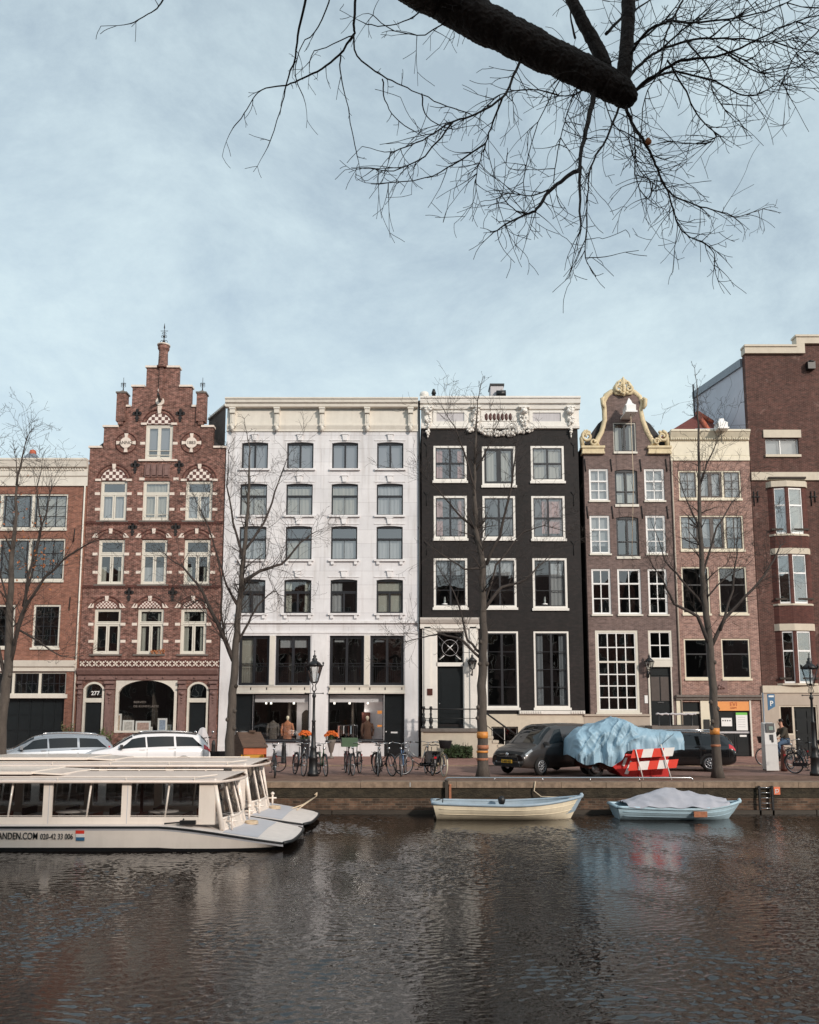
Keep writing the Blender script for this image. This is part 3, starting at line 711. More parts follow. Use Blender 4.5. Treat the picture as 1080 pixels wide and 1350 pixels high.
for (a, b) in ((96.5, 108.5), (137, 151), (233.5, 245.5), (275, 286.5)):
    x0_, x1_, z0_, z1_ = h.r(a, 898, b, 999); x0_ = max(x0_, h.x0)
    m = MB(); m.box(x0_+.05, x1_-.05, h.y-.12, h.y+.01, 0, z1_); m.box(x0_, x1_, h.y-.2, h.y+.01, 0, .9); m.box(x0_+.02, x1_-.02, h.y-.18, h.y+.01, .95, 1.05)
    m.box(x0_, x1_, h.y-.2, h.y+.01, z1_-.42, z1_-.34); m.box(x0_+.02, x1_-.02, h.y-.24, h.y+.01, z1_-.14, z1_)
    c0 = (x0_+x1_)/2; m.lathe((c0, h.y-.12, z1_-.65), [(.02, -.1), (.13, -.02), (.13, .05), (.02, .12)], 8)
    for k in range(3): m.lathe((c0, h.y-.13, z1_-.85-k*.13), [(.02, -.05), (.07-k*.015, 0), (.02, .05)], 6)
    m.box(c0-.1, c0+.1, h.y-.15, h.y-.12, 1.2, 1.75); m.box(c0-.12, c0+.12, h.y-.23, h.y-.2, .15, .8)
    m.build('pilaster', pink_stone, h.root)
def arched_door(R_, txt):
    x0, x1, _, z1 = R_; w = (x1-x0)/2; fw = .1; c = (x0+x1)/2; r = (x1-x0)*.34; zsp = z1-r; R = (w*w+r*r)/(2*r)
    m = MB(); m.box(x0, x0+fw, h.y-.04, h.y+.2, 0, zsp); m.box(x1-fw, x1, h.y-.04, h.y+.2, 0, zsp)
    a0 = math.asin(w/R); n = 14
    o_ = [(c+R*sin(a0-2*a0*i/n), z1-R+R*cos(a0-2*a0*i/n)) for i in range(n+1)]
    i_ = [(c+(w-fw)*sin(a0-2*a0*i/n)/sin(a0), zsp+(z1-fw-zsp)*(cos(a0-2*a0*i/n)-cos(a0))/(1-cos(a0))) for i in range(n+1)]
    for p, q, s_, t_ in zip(o_, o_[1:], i_[1:], i_): m.prism([p, q, s_, t_][::-1], h.y-.04, h.y+.2)
    zt = h.z(924, 200); m.box(x0+fw, x1-fw, h.y-.02, h.y+.2, zt-.08, zt+.14)
    fr = m.build('door_frame', window_white, h.root)
    g = MB(); g.prism([(x0+fw, zt+.14), (x1-fw, zt+.14)]+i_, h.y+.08, h.y+.09); g.build('fanlight', glass, fr)
    d_ = MB(); d_.box(x0+fw, x1-fw, h.y+.1, h.y+.16, .02, zt-.08)
    for zz0, zz1 in ((.2, .9), (1.0, zt-.25)): d_.box(x0+fw+.1, x1-fw-.1, h.y+.08, h.y+.1, zz0, zz1)
    dd = d_.build('door', dark_door, h.root); k = MB(); k.lathe((x0+fw+.09, h.y+.04, 1.1), [(.02, -.03), (.035, 0), (.02, .03)], 8); k.build('handle', chrome, dd)
    if txt: textmesh('lettering', txt, .2, bright_white, fr, (c+.05, h.y+.05, zt+.3), .006, 'CENTER')
arched_door(A, '277'); arched_door(D, None)
x0, x1, z0, z1 = B; m = MB(); fw = .14; r = .5; w = (x1-x0)/2; c = (x0+x1)/2; n = 20; zsp = z1-.12-.75
i_ = [(x1-fw-(x1-x0-2*fw)*i/n, zsp+.75*sqrt(max(0, 1-((x1-fw-(x1-x0-2*fw)*i/n-c)/(w-fw)*.985)**2))) for i in range(n+1)]
m.box(x0, x0+fw, h.y-.03, h.y+.16, z0, z1); m.box(x1-fw, x1, h.y-.03, h.y+.16, z0, z1); m.box(x0+fw, x1-fw, h.y-.03, h.y+.16, z0, z0+.1)
for p, q in zip(i_, i_[1:]): m.prism([(q[0], q[1]), (p[0], p[1]), (p[0], z1), (q[0], z1)], h.y-.03, h.y+.16)
sw_ = m.build('shop_window', cream_paint, h.root)
g = MB(); g.quad((x0+fw, h.y+.1, z0+.1), (x1-fw, h.y+.1, z0+.1), (x1-fw, h.y+.1, z1-.1), (x0+fw, h.y+.1, z1-.1)); g.build('pane', shop_glass, sw_)
textmesh('lettering', 'BERVED', .11, grey_stone, sw_, (h.x(175.5, 925), h.y+.085, h.z(927, 180)), 0, width=.62)
textmesh('lettering', 'DE KUNSTLAEYE', .11, grey_stone, sw_, (h.x(175.5, 925), h.y+.085, h.z(932.5, 180)), 0, width=1.3)
q = MB(); q.box(x0+.1, x1-.1, h.y+.2, h.y+.95, z0-.3, z0+.04); q.build('display_ledge', cream_paint, sw_)
h2_root, h2x = h.root, (x0, x1, z0)
# pictures standing on the ledge: things of their own
for i, (a, b, py, col, tilt) in enumerate(((151.5, 161, 941, (206,180,160), .1), (152, 158, 951, (180,110,80), -.2), (161.5, 176.5, 949.5, (196,190,186), .12), (178, 198, 950.5, (190,160,150), .02), (207, 219.5, 947, (150,162,182), .1), (219, 224.5, 955.5, (210,200,180), .3), (190, 199, 959, (214,200,190), 0))):
    xa, za = XZ(a, py, h.y+.4); xb, _ = XZ(b, py, h.y+.4); zb = z0+.04; hh = max(.25, za-zb); yy = h.y+.35+i*.05
    t = empty('picture', ((xa+xb)/2, yy, zb), ['pale framed picture leaning at the left end of the shop window ledge', 'small brown framed print low in the left corner of the shop window', 'wide white framed print, second large picture from the left in the shop window', 'widest framed picture with a pinkish image in the middle of the shop window', 'upright white frame with a blue grey image toward the right of the shop window', 'small tilted cream card at the right end of the shop window ledge', 'low white card lying in front of the pinkish picture in the shop window'][i], 'picture', 'pictures displayed in the arched shop window')
    f = MB(); f.box(xa, xb, yy, yy+.03, zb, zb+hh); f.build('frame', bright_white, t)
    f = MB(); e = min(.09, (xb-xa)*.22); f.box(xa+e, xb-e, yy-.006, yy-.001, zb+e, zb+hh-e); f.build('image', M('print_%d' % i, col, .7, .4, 9), t)

# ================================================================== HOUSE 3: white plastered
h = House((291.5, 800), (550.5, 800), 0, 'wide white plastered house with dark window frames, four bays and a shop at street level')
h.x0 = h.x(298.3, 600); h.x1 = h.x(551.2, 600)
WSill = (rustic, .12, .1, .12)
rowx = [[(318.6, 353.3), (378.3, 413.3), (437.8, 472.2), (497.2, 532)], [(316.4, 352), (377.2, 412.2), (437, 472), (496.7, 531.4)],
        [(315.3, 351), (376.4, 411), (436.4, 471), (496.4, 531)], [(314.4, 349.6), (374.4, 410.3), (435.6, 471), (496.4, 531.4)]]
for r_, (t_, b_) in enumerate(((582.8, 618), (637.2, 679.4), (693.3, 737.8), (763.5, 808.6))):
    for i, (a, c) in enumerate(rowx[r_]):
        if r_ == 0:
            h.win((a, t_, c, b_), charcoal, .045, smat=charcoal, mull=[(.5, .1)], lights=[(0, .5, 0, 1, 1, 1, .035), (.5, 1, 0, 1, 1, 1, .035)], rec=.1, rise=.06, curtain=(blind, 'flat'), sill=WSill, gl=glass_sky)
        elif r_ < 3:
            h.win((a, t_, c, b_), charcoal, .045, smat=charcoal, trans=[(.64, .08)], lights=[(0, 1, .66, 1, 1, 1, .02), (0, 1, 0, .62, 2, 1, .03)], rec=.1, rise=.06, curtain=(net, 'net'), cur=(0, 1, 0, .98) if r_ == 1 else (0, 1, 0, .62), sill=WSill, gl=glass_sky)
        else:
            h.win((a, t_, c, b_), charcoal, .045, smat=charcoal, trans=[(.66, .05)], lights=[(0, .5, 0, .64, 1, 1, .05), (.5, 1, 0, .64, 1, 1, .05), (0, 1, .68, 1, 1, 1, .02)], rec=.1, rise=.06,
                  curtain=[(net, 'net'), (drape, 'pair'), (net, 'net'), (drape, 'flat')][i], cur=[(0, 1, 0, .98), (0, 1, 0, 1), (0, .42, 0, 1), (0, 1, 0, .98)][i], sill=WSill)
for i, (a, c) in enumerate(((314.4, 354.9), (363, 409), (434.4, 479.7), (488, 532.5))):
    h.win((a, 838, c, 903.5), charcoal, .07, smat=charcoal, mull=[(.5, .12)], trans=[(.44, .03)], lights=[(0, .5, 0, 1, 1, 1, .07), (.5, 1, 0, 1, 1, 1, .07)], rec=.14,
          curtain=(net, 'flat'), cur=[(0, .5, 0, 1), (.08, .92, .78, .97), (.1, .42, .9, .98), (.1, .42, .9, .98)][i])
    x0_, x1_, z0_, z1_ = h.r(a, 838, c, 903.5); m = MB(); zz = z0_+(z1_-z0_)*.38
    m.box(x0_+.05, x1_-.05, h.y+.08, h.y+.11, zz, zz+.03)
    k = int((x1_-x0_)/.11)
    for j in range(k): m.box(x0_+.06+j*.11, x0_+.072+j*.11, h.y+.09, h.y+.1, z0_+.08, zz)
    m.build('balcony_rail', charcoal, h.root)
SL = h.opening((310, 914.8, 407.5, 976)); SR = h.opening((432.5, 914.8, 506, 976)); DR = h.opening((506.5, 914.8, 533, 997)); h.holes[-1] = (DR[0], DR[1], -.05, DR[3], 0)
h.holes[-3] = (SL[0]+.0, SL[1], SL[2], SL[3], 0)
DL = (SL[0], h.x(333, 950), 0, SL[3]); h.holes[-3] = (DL[1], SL[1], SL[2], SL[3], 0); h.holes.append((DL[0], DL[1]-.001, -.05, DL[3], 0)); SL = (DL[1], SL[1], SL[2], SL[3])
h.finish(plaster, h.z(531, 420), [h.z(p, 420) for p in (628, 686, 750, 825)]+[0], room=4, split=None)
# widen the wall at street level is hidden by the lean of the facade, so the pier at the left is a proud strip
h.flat_roof(h.z(531, 420), mat=zinc)
m = MB(); zt, zb = h.z(528, 420), h.z(539.5, 420)
m.cornice(h.x0-.05, h.x1, [(.1, zb), (.3, zb+.04), (.32, zb+.18), (.42, zb+.24), (.44, zt-.1), (.5, zt-.08), (.5, zt)], h.y)
zf0, zf1 = h.z(569, 420), h.z(562, 420)
m.cornice(h.x0, h.x1, [(.02, zf0), (.06, zf0), (.06, zf0+.1), (.12, zf1), (.12, zf1+.06)], h.y)
m.cornice(h.x0, h.x1, [(.03, zf1+.062), (.03, zb+.001)], h.y)
m.build('cornice', cream_paint, h.root)
for px in (307.8, 366, 425.3, 484.6, 541.5):
    x0_, x1_, z0_, z1_ = h.r(px-3.3, 540, px+3.3, 563); m = MB(); c0 = (x0_+x1_)/2
    m.box(x0_, x1_, h.y-.34, h.y-.031, z1_-.3, z1_); m.box(x0_+.02, x1_-.02, h.y-.24, h.y-.031, z0_, z1_-.302); m.box(x0_-.03, x1_+.03, h.y-.38, h.y-.031, z1_-.08, z1_+.002)
    m.box(x0_, x1_, h.y-.28, h.y-.11, z0_-.02, z0_+.1); m.lathe((c0, h.y-.18, z0_-.22), [(.04, -.1), (.1, 0), (.12, .12), (.11, .2)], 8)
    m.box(c0-.04, c0+.04, h.y-.27, h.y-.24, z0_+.15, z1_-.35); m.build('cornice_bracket', cream_paint, h.root)
m = MB()
for r_, py in enumerate((577, 631.5, 687, 757)):
    for a, c in rowx[r_]:
        px = (a+c)/2; x_, z_ = XZ(px, py, h.y); m.prism([(x_-.1, z_-.17), (x_+.1, z_-.17), (x_+.15, z_+.15), (x_-.15, z_+.15)], h.y-.09, h.y+.01); m.box(x_-.19, x_+.19, h.y-.12, h.y+.01, z_+.15, z_+.2)
        xa, xb = XZ(a-3, py, h.y)[0], XZ(c+3, py, h.y)[0]; m.box(xa, x_-.1, h.y-.03, h.y+.01, z_-.17, z_-.12); m.box(x_+.1, xb, h.y-.03, h.y+.01, z_-.17, z_-.12)
    
for r_, py in ((2, 745), (3, 816)):
    for a, c in rowx[r_]:
        for px in (a+2, c-2):
            x_, z_ = XZ(px, py-2.5, h.y); m.box(x_-.08, x_+.08, h.y-.1, h.y+.01, z_-.08, z_+.08)
for py, o_ in ((820.5, .12), (834, .04)):
    z_ = h.z(py, 420); m.box(h.x0, h.x1, h.y-o_, h.y+.01, z_-.05, z_+.06)
m.split('stucco_moulding', rustic, h.root)
m = MB()
for a, c in ((355.5, 362.5), (480.3, 487.4)): pbox(h, m, a, 838, c, 903, .05)
for a, c in ((311, 408), (434, 533.5)):
    x0_, x1_, z0_, z1_ = pbox(h, m, a, 903.8, c, 914.6, .08); m.box(x0_-.03, x1_+.03, h.y-.13, h.y, z0_, z0_+.09); m.box(x0_-.03, x1_+.03, h.y-.12, h.y, z1_-.06, z1_)
m.split('shop_beam', cream_paint, h.root)
m = MB()
for px in (331, 352, 384, 402, 434.5, 455, 474, 488, 508, 530): x_, z_ = XZ(px, 908, h.y); m.box(x_-.025, x_+.025, h.y-.1, h.y-.08, z_-.06, z_+.06)
m.split('beam_anchor', iron_anchor, h.root)
m = MB(); zb_ = h.z(835, 420)
for a, c in ((h.x0, h.x0+.72), (h.x(410, 900), h.x(431, 900)), (h.x1-.7, h.x1)):
    m.box(a, c, h.y-.05, h.y+.01, 0, zb_-.06); m.box(a, c, h.y-.09, h.y+.01, 0, .55)
m.split('pier', rustic, h.root)
def shopwin(R_, name):
    x0, x1, z0, z1 = R_; m = MB(); fw = .06
    m.box(x0, x0+fw, h.y+.05, h.y+.15, z0, z1); m.box(x1-fw, x1, h.y+.05, h.y+.15, z0, z1); m.box(x0, x1, h.y+.05, h.y+.15, z0, z0+.06); m.box(x0, x1, h.y+.05, h.y+.15, z1-.06, z1)
    o = m.build('shop_window', charcoal, h.root)
    g = MB(); g.quad((x0+fw, h.y+.1, z0+.06), (x1-fw, h.y+.1, z0+.06), (x1-fw, h.y+.1, z1-.06), (x0+fw, h.y+.1, z1-.06)); g.build('pane', shop_glass, o)
    s = MB(); s.box(x0-.1, x1+.1, h.y-.08, h.y+.05, z0-.1, z0-.002); s.build('sill', charcoal, o)
    return o
sl = shopwin(SL, 'a'); sr = shopwin(SR, 'b')
m = MB()   # shop fittings: pale header soffits, side walls, niche, display floor
for (x0, x1, z0, z1) in (SL, SR):
    m.box(x0+.05, x1-.02, h.y+.34, h.y+1.1, z1-.42, z1+.2)
m.box(SL[0]-.6, SR[1], h.y+.34, h.y+2.8, SL[2]-.12, SL[2]-.02)
x_ = h.x(386, 950); m.box(x_, SL[1]+.5, h.y+1.5, h.y+1.6, 0, SL[3]-.4)
x_ = h.x(479, 950); m.box(x_, SR[1]-.02, h.y+1.0, h.y+1.1, 0, SR[3]-.4)
m.box(SR[1]-.05, SR[1]-.01, h.y+.33, h.y+1.1, 0, SR[3]-.42)
m.build('shop_fittings', shop_white, sl)
m = MB(); xa, xb = h.x(393, 950), h.x(405, 950); za = h.z(937, 400); m.prism([(xa, SL[2]), (xb, SL[2]), (xb, za-.15)]+[(xb-(xb-xa)*k/8, za-.15+.2*sin(pi*k/8)) for k in range(1, 8)]+[(xa, za-.15)], h.y+1.47, h.y+1.5); m.build('niche', interior_m, sl)
m = MB(); xa, xb = h.x(476, 950), h.x(487, 950); m.box(xa, xb, h.y+.9, h.y+.95, SR[2], h.z(939, 480)); m.build('mirror', mahogany, sr)
m = MB()
for px in (351, 357.5, 387.5, 441, 461, 485): x_, z_ = XZ(px, 928.5, h.y+.5); m.lathe((x_, h.y+.5, z_), [(.05, 0), (.05, .1), (.02, .14)], 8)
m.split('spotlight', emis('spot_glow', (255,244,226), 2.0), sl)
for px in (392, 474):
    x_, z_ = XZ(px, 930, h.y+.6); L = bpy.data.lights.new('shop_light', 'POINT'); L.energy = 9; L.color = (1, .92, .82); L.shadow_soft_size = .12; lo = bpy.data.objects.new('shop_light', L); C.objects.link(lo); lo.location = (x_, h.y+.75, z_-.35)
m = MB()
for px, py, hh in ((500.7, 939, .16), (500.7, 957, .1)):
    x_, z_ = XZ(px, py, h.y+.12); m.box(x_-.12, x_+.12, h.y+.085, h.y+.092, z_-hh/2, z_+hh/2)
m.split('window_sticker', tape_orange, sr)
# doors of the white house
for (x0, x1, _, z1), kk in ((DL, 0), (DR, 1)):
    m = MB(); m.box(x0, x1, h.y+.16, h.y+.22, 0, z1); zt = z1-.62
    m.box(x0+.03, x1-.03, h.y+.13, h.y+.16, zt-.04, zt+.04)
    for a, b in ((.15, .8), (.95, 1.55), (1.65, zt-.15)): m.box(x0+.15, x1-.15, h.y+.14, h.y+.16, a, b)
    d_ = m.build('door', dark_door, h.root)
    q = MB(); q.box((x0+x1)/2-.17, (x0+x1)/2+.17, h.y+.12, h.y+.14, 1.02+.15, 1.1+.15); q.lathe((x0+.1, h.y+.1, 1.25), [(.02, -.03), (.035, 0), (.02, .03)], 8); q.build('handle', bright_white, d_)
m = MB(); m.tube([(h.x1+.06, h.y-.06, .05), (h.x1+.06, h.y-.06, h.z(529, 552))], .055, 8); m.build('drainpipe', black_iron, h.root)
# rear flank stub seen past the stepped gable
m = MB(); q0 = PX(298, 534, YF+.6); q1 = PX(275.5, 553, YF+2.2); zl = h.z(600, 290)
m.add([(q0.x, q0.y, q0.z), (q1.x, q1.y, q1.z), (q1.x, q1.y, zl), (q0.x, q0.y, zl)], [(0, 1, 2, 3)]); m.build('side_wall', grey_stone, h.root)
m = MB(); m.tube([(q0.x, q0.y-.04, q0.z), (q1.x, q1.y-.04, q1.z)], .09, 4, smooth=False); m.build('side_coping', cream_paint, h.root)
# people-free shop figures
def dummy(px, coat, ya, label, head=True, hgt=1.0, x_z=None):
    x, _ = XZ(px, 960, h.y+ya); zb = SL[2]-.02
    t = empty('mannequin', (x, h.y+ya, zb), label, 'mannequin', 'mannequins in the white house shop')
    m = MB(); H_ = (h.z(948, 380)-zb)
    m.lathe((x, h.y+ya, zb), [(.14, 0), (.22, .05), (.24, H_*.3), (.2, H_*.5), (.25, H_*.68), (.24, H_*.78), (.09, H_*.88), (.06, H_*.93)], 12, sy=.6)
    for s_ in (-1, 1): m.tube([(x+s_*.22, h.y+ya, zb+H_*.78), (x+s_*.31, h.y+ya-.03, zb+H_*.5), (x+s_*.27, h.y+ya-.08, zb+H_*.2)], [.075, .065, .05], 7)
    m.build('coat', coat, t)
    if head: k = MB(); k.lathe((x, h.y+ya, zb+H_*.92), [(.03, 0), (.05, .05), (.085, .13), (.08, .2), (.03, .25)], 10); k.build('head', cream_warm, t)
dummy(360, M('grey_coat', (92, 84, 78), .9, .4, 9), .8, 'headless mannequin in a dark grey coat in the left shop window', False)
dummy(379, M('floral_coat', (168, 110, 80), .8, .6, 6), .7, 'mannequin with a head in an orange and brown patterned coat in the left shop window')
dummy(484.5, M('brown_coat', (92, 66, 54), .9, .3, 9), .55, 'mannequin in a brown coat standing at the right end of the right shop window')
t = empty('clothes_rack', (h.x(454, 965), h.y+.9, SR[2]), 'low rail hung with dark and pink clothes in the right shop window', 'clothes rack')
m = MB(); xa, xb = h.x(443, 965), h.x(470, 965); zt = SR[2]+.75; m.tube([(xa, h.y+.9, SR[2]), (xa, h.y+.9, zt), (xb, h.y+.9, zt), (xb, h.y+.9, SR[2])], .015, 5); m.build('rail', chrome, t)
for i in range(8):
    m = MB(); xx = xa+.08+(xb-xa-.16)*i/7; m.box(xx-.03, xx+.03, h.y+.7, h.y+1.1, SR[2]+.1+.1*(i % 3), zt-.03); m.build('garment', [pinkdrape, wood_dark, net, black_iron, mahogany, rim_blue, wood_dark, black_iron][i], t)

# ================================================================== HOUSE 4: black brick
h = House((556, 800), (768, 800), 0, 'black brick house with white window frames, carved white attic cornice and raised entrance')
h.x0 = h.x(556, 600); h.x1 = h.x(762.5, 600)
WB = (white_paint, .06, .13, .09)
K = dict(fmat=white_paint, fw=.11, smat=charcoal, sw=.05, bw=.045, rec=.0, sill=WB, gl=glass_sky)
for i, (a, c, t_, b_) in enumerate(((571.7, 615.3, 587.8, 634), (635.8, 679.6, 588.5, 640), (700, 743.7, 588, 634.5))):
    if i == 1: h.win((a, t_, c, b_), lights=[(0, .5, .0, 1, 1, 1, .12), (.5, 1, .0, 1, 1, 1, .12)], curtain=(net, 'net'), **K)
    else: h.win((a, t_, c, b_), mull=[], lights=[(0, .5, .5, 1, 1, 1, .05), (.5, 1, .5, 1, 1, 1, .05), (0, .5, 0, .5, 1, 1, .05), (.5, 1, 0, .5, 1, 1, .05)], curtain=(pinkdrape if i == 0 else net, 'pair' if i == 0 else 'net'), **K)
for i, (a, c, t_, b_) in enumerate(((572, 615.8, 653.8, 710), (636.5, 679.6, 654, 710), (701, 745, 654, 710.5))):
    h.win((a, t_, c, b_), lights=[(0, .5, .48, 1, 1, 1, .05), (.5, 1, .48, 1, 1, 1, .05), (0, .5, 0, .48, 1, 1, .05), (.5, 1, 0, .48, 1, 1, .05)], curtain=((pinkdrape, 'pair') if i == 0 else (pinkdrape, 'net') if i == 2 else None), cur=(0.3, 1, .1, 1) if i == 2 else (0, 1, 0, 1), **K)
K['gl'] = glass
for i, (a, c, t_, b_) in enumerate(((572, 616.3, 736, 801), (637.6, 681, 736, 801), (702.6, 747.9, 736, 802))):
    h.win((a, t_, c, b_), lights=[(0, .5, 0, 1, 1, 3, .045), (.5, 1, 0, 1, 1, 3, .045)], curtain=(net, 'net'), cur=(0, 1, .66, .99) if i < 2 else (.5, 1, 0, 1), **{**K, 'bw': .03})
for i, (a, c) in enumerate(((640.5, 683.8), (704.4, 750.7))):
    h.win((a, 832.5, c, 933), lights=[(0, .5, 0, 1, 1, 4, .06), (.5, 1, 0, 1, 1, 4, .06)], curtain=(net, 'pair') if i else None, **{**K, 'bw': .03, 'fw': .09})
ER = h.r(575.5, 832, 612, 955); h.holes.append((ER[0], ER[1], ER[2], ER[3], 0))
zl = h.z(960, 590)             # landing level
SB = h.r(648, 958, 683, 985); h.holes.append((SB[0], SB[1], SB[2], SB[3], 0))
h.finish(black_brick, h.z(530, 660), [h.z(p, 660) for p in (645, 722, 815, 945)]+[0])
h.flat_roof(h.z(531, 660))
# carved attic
m = MB(); X0, X1 = h.x0-.03, h.x1+.08; zt, zb = h.z(525.8, 660), h.z(566, 660); z1, z2, z3 = h.z(534, 660), h.z(541, 660), h.z(557, 660)
m.box(X0, X1, h.y-.06, h.y-.001, zb, zt-.3)
m.cornice(X0, X1, [(.061, zb), (.14, zb+.02), (.16, zb+.14), (.12, zb+.2), (.12, zb+.3), (.061, z3)], h.y)
m.cornice(X0-.05, X1+.05, [(.061, z2), (.16, z2+.03), (.2, z1-.04), (.32, z1), (.36, zt-.12), (.42, zt-.1), (.42, zt)], h.y)
at = m.build('attic', white_paint, h.root)
m = MB()
for a, c in ((575.5, 612), (702, 739)):
    x0_, x1_, z0_, z1_ = h.r(a, 545, c, 556.5); m.box(x0_, x1_, h.y-.07, h.y-.055, z0_, z1_, 1)
    for q in ((x0_-.18, x0_, z0_-.1, z1_+.12), (x1_, x1_+.18, z0_-.1, z1_+.12), (x0_, x1_, z1_, z1_+.12), (x0_, x1_, z0_-.1, z0_)): m.box(q[0], q[1], h.y-.12, h.y-.055, q[2], q[3])
m.split('attic_panel', [white_paint, net], at)
m = MB(); m.box(h.x(634, 550), h.x(680, 550), h.y-.1, h.y-.055, z3+.05, z2-.04)
for i in range(7):
    x_, z_ = XZ(641.2+i*5.25, 550.5, h.y); m.lathe((x_, h.y-.1, z_-.21), [(.02, 0), (.085, .1), (.1, .21), (.085, .32), (.02, .42)], 10, 1, sy=.15)
m.build('oval_openings', [white_paint, mahogany], at)
def blob(mb, cx_, cz_, y, rx, rz, n, seed, r0=.07, out=.1):
    g = random.Random(seed)
    for i in range(n):
        a = g.random()*2*pi; q = sqrt(g.random()); r_ = r0*(.6+.8*g.random())
        mb.lathe((cx_+cos(a)*rx*q, y-g.random()*out, cz_+sin(a)*rz*q-r_), [(r_*.3, 0), (r_*.9, r_*.5), (r_, r_), (r_*.8, r_*1.6), (r_*.2, r_*2)], 7)
for px, w_ in ((564, 5.5), (626.5, 7), (690.5, 7), (752, 5.5)):
    m = MB(); x0_, x1_, z0_, z1_ = h.r(px-w_, 541, px+w_, 562); m.box(x0_+.05, x1_-.05, h.y-.24, h.y-.06, z0_+.25, z1_-.35); m.box(x0_, x1_, h.y-.34, h.y-.06, z1_+.06, z1_+.16)
    c0 = (x0_+x1_)/2; blob(m, c0, z1_-.1, h.y-.26, .16, .16, 16, px, .09, .12); blob(m, c0, z0_+.3, h.y-.16, .14, .42, 26, px+1, .07, .1)
    if w_ < 6: blob(m, c0, h.z(570, 660), h.y-.08, .08, .22, 10, px+2, .06); m.lathe((c0, h.y-.1, h.z(577, 660)), [(.01, -.05), (.05, .04), (.02, .12)], 7)
    else: blob(m, c0+(-.15 if px < 650 else .15), h.z(567, 660), h.y-.08, .3, .16, 20, px+2, .07)
    m.build('carved_bracket', white_paint, at)
m = MB()
for i in range(24):
    f_ = i/23; px = 633+f_*55; py = 568+3.6*sin(pi*f_)**.8+((i % 2)*1.2); x_, z_ = XZ(px, py, h.y); blob(m, x_, z_, h.y-.05, .1, .14, 5, i, .075, .1)
m.build('carved_garland', white_paint, at)
m = MB(); m.lathe((h.x(559.5, 523), h.y, zt), [(.2, 0), (.2, .1), (.26, .18), (.22, .34), (.06, .42)], 12); m.lathe((h.x(757, 523), h.y, zt), [(.16, 0), (.14, .08), (.05, .14)], 12); m.split('corner_knob', white_paint, at)
m = MB(); p = PX(656, 525, YF+2.5); m.box(p.x-.42, p.x+.32, YF+2.2, YF+3.1, p.z-1, p.z+.62); m.box(p.x-.46, p.x+.36, YF+2.15, YF+3.15, p.z+.62, p.z+.74, 1); m.tube([(p.x-.1, YF+2.1, p.z+.1), (p.x+.42, YF+2.1, p.z+.12)], .2, 8, 1)
m.build('chimney', [net, black_iron], h.root)
m = MB(); p = PX(572, 524, YF+1); m.lathe((p.x, p.y, p.z-.3), [(.1, 0), (.1, .5), (.14, .52), (.06, .78)], 8); m.build('vent_pipe', black_iron, h.root)
# entrance surround
m = MB(); x0_, x1_, z0_, z1_ = h.r(557, 822, 631, 960)
m.box(x0_, ER[0]-.001, h.y-.12, h.y-.001, zl, z1_); m.box(ER[1]+.001, x1_, h.y-.12, h.y-.001, zl, z1_); m.box(ER[0]-.001, ER[1]+.001, h.y-.12, h.y-.001, ER[3], z1_)
m.box(x0_+.1, ER[0]-.3, h.y-.2, h.y-.12, zl, z1_-.2); m.box(ER[1]+.3, x1_-.1, h.y-.2, h.y-.12, zl, z1_-.2)
m.cornice(x0_-.12, x1_+.12, [(.121, z1_-.3), (.2, z1_-.28), (.2, z1_-.05), (.3, z1_), (.44, z1_+.16), (.48, z1_+.26)], h.y)
zt_ = h.z(876, 594); m.box(ER[0], ER[1], h.y-.05, h.y+.12, zt_-.1, zt_+.1); m.box(ER[0], ER[0]+.05, h.y-.05, h.y+.12, zl, ER[3]); m.box(ER[1]-.05, ER[1], h.y-.05, h.y+.12, zl, ER[3]); m.box(ER[0], ER[1], h.y-.05, h.y+.12, ER[3]-.05, ER[3])
es = m.build('entrance_surround', white_paint, h.root)
m = MB(); m.box(ER[0]+.05, ER[1]-.05, h.y+.13, h.y+.2, zl+.08, zt_-.1); m.box(ER[0]+.05, ER[1]-.05, h.y-.06, h.y+.2, zl, zl+.08)
for a, b in ((.25, .6), (.75, zt_-zl-.4)): m.box(ER[0]+.25, ER[1]-.25, h.y+.1, h.y+.13, zl+a, zl+b)
dd = m.build('door', dark_door, h.root); k = MB(); k.lathe((ER[0]+.16, h.y+.09, zl+1.25), [(.02, -.03), (.04, 0), (.02, .03)], 8); k.build('handle', chrome, dd)
m = MB(); m.quad((ER[0]+.05, h.y+.1, zt_+.1), (ER[1]-.05, h.y+.1, zt_+.1), (ER[1]-.05, h.y+.1, ER[3]-.05), (ER[0]+.05, h.y+.1, ER[3]-.05)); fl = m.build('fanlight', glass, dd)
m = MB(); c0 = (ER[0]+ER[1])/2; zc = (zt_+ER[3])/2; m.ring((c0, h.y+.07, zc), .42, .01, 24, 5, 0)
for s_ in (-1, 1): m.tube([(c0-s_*.55, h.y+.06, zc-.62), (c0-s_*.3, h.y+.06, zc-.4)], .022, 5, 1); m.tube([(c0-s_*.6, h.y+.07, zc+.6), (c0+s_*.6, h.y+.07, zc-.6)], .007, 4, 0); m.tube([(c0-s_*.13, h.y+.05, zc-.13), (c0+s_*.13, h.y+.05, zc+.13)], .025, 5, 1)
m.build('fanlight_tracery', [net, bright_white], dd)
m = MB(); x_, z_ = XZ(566.7, 912.5, h.y); m.box(x_-.14, x_+.14, h.y-.23, h.y-.2, z_-.17, z_+.17); m.build('name_plate', mahogany, es)
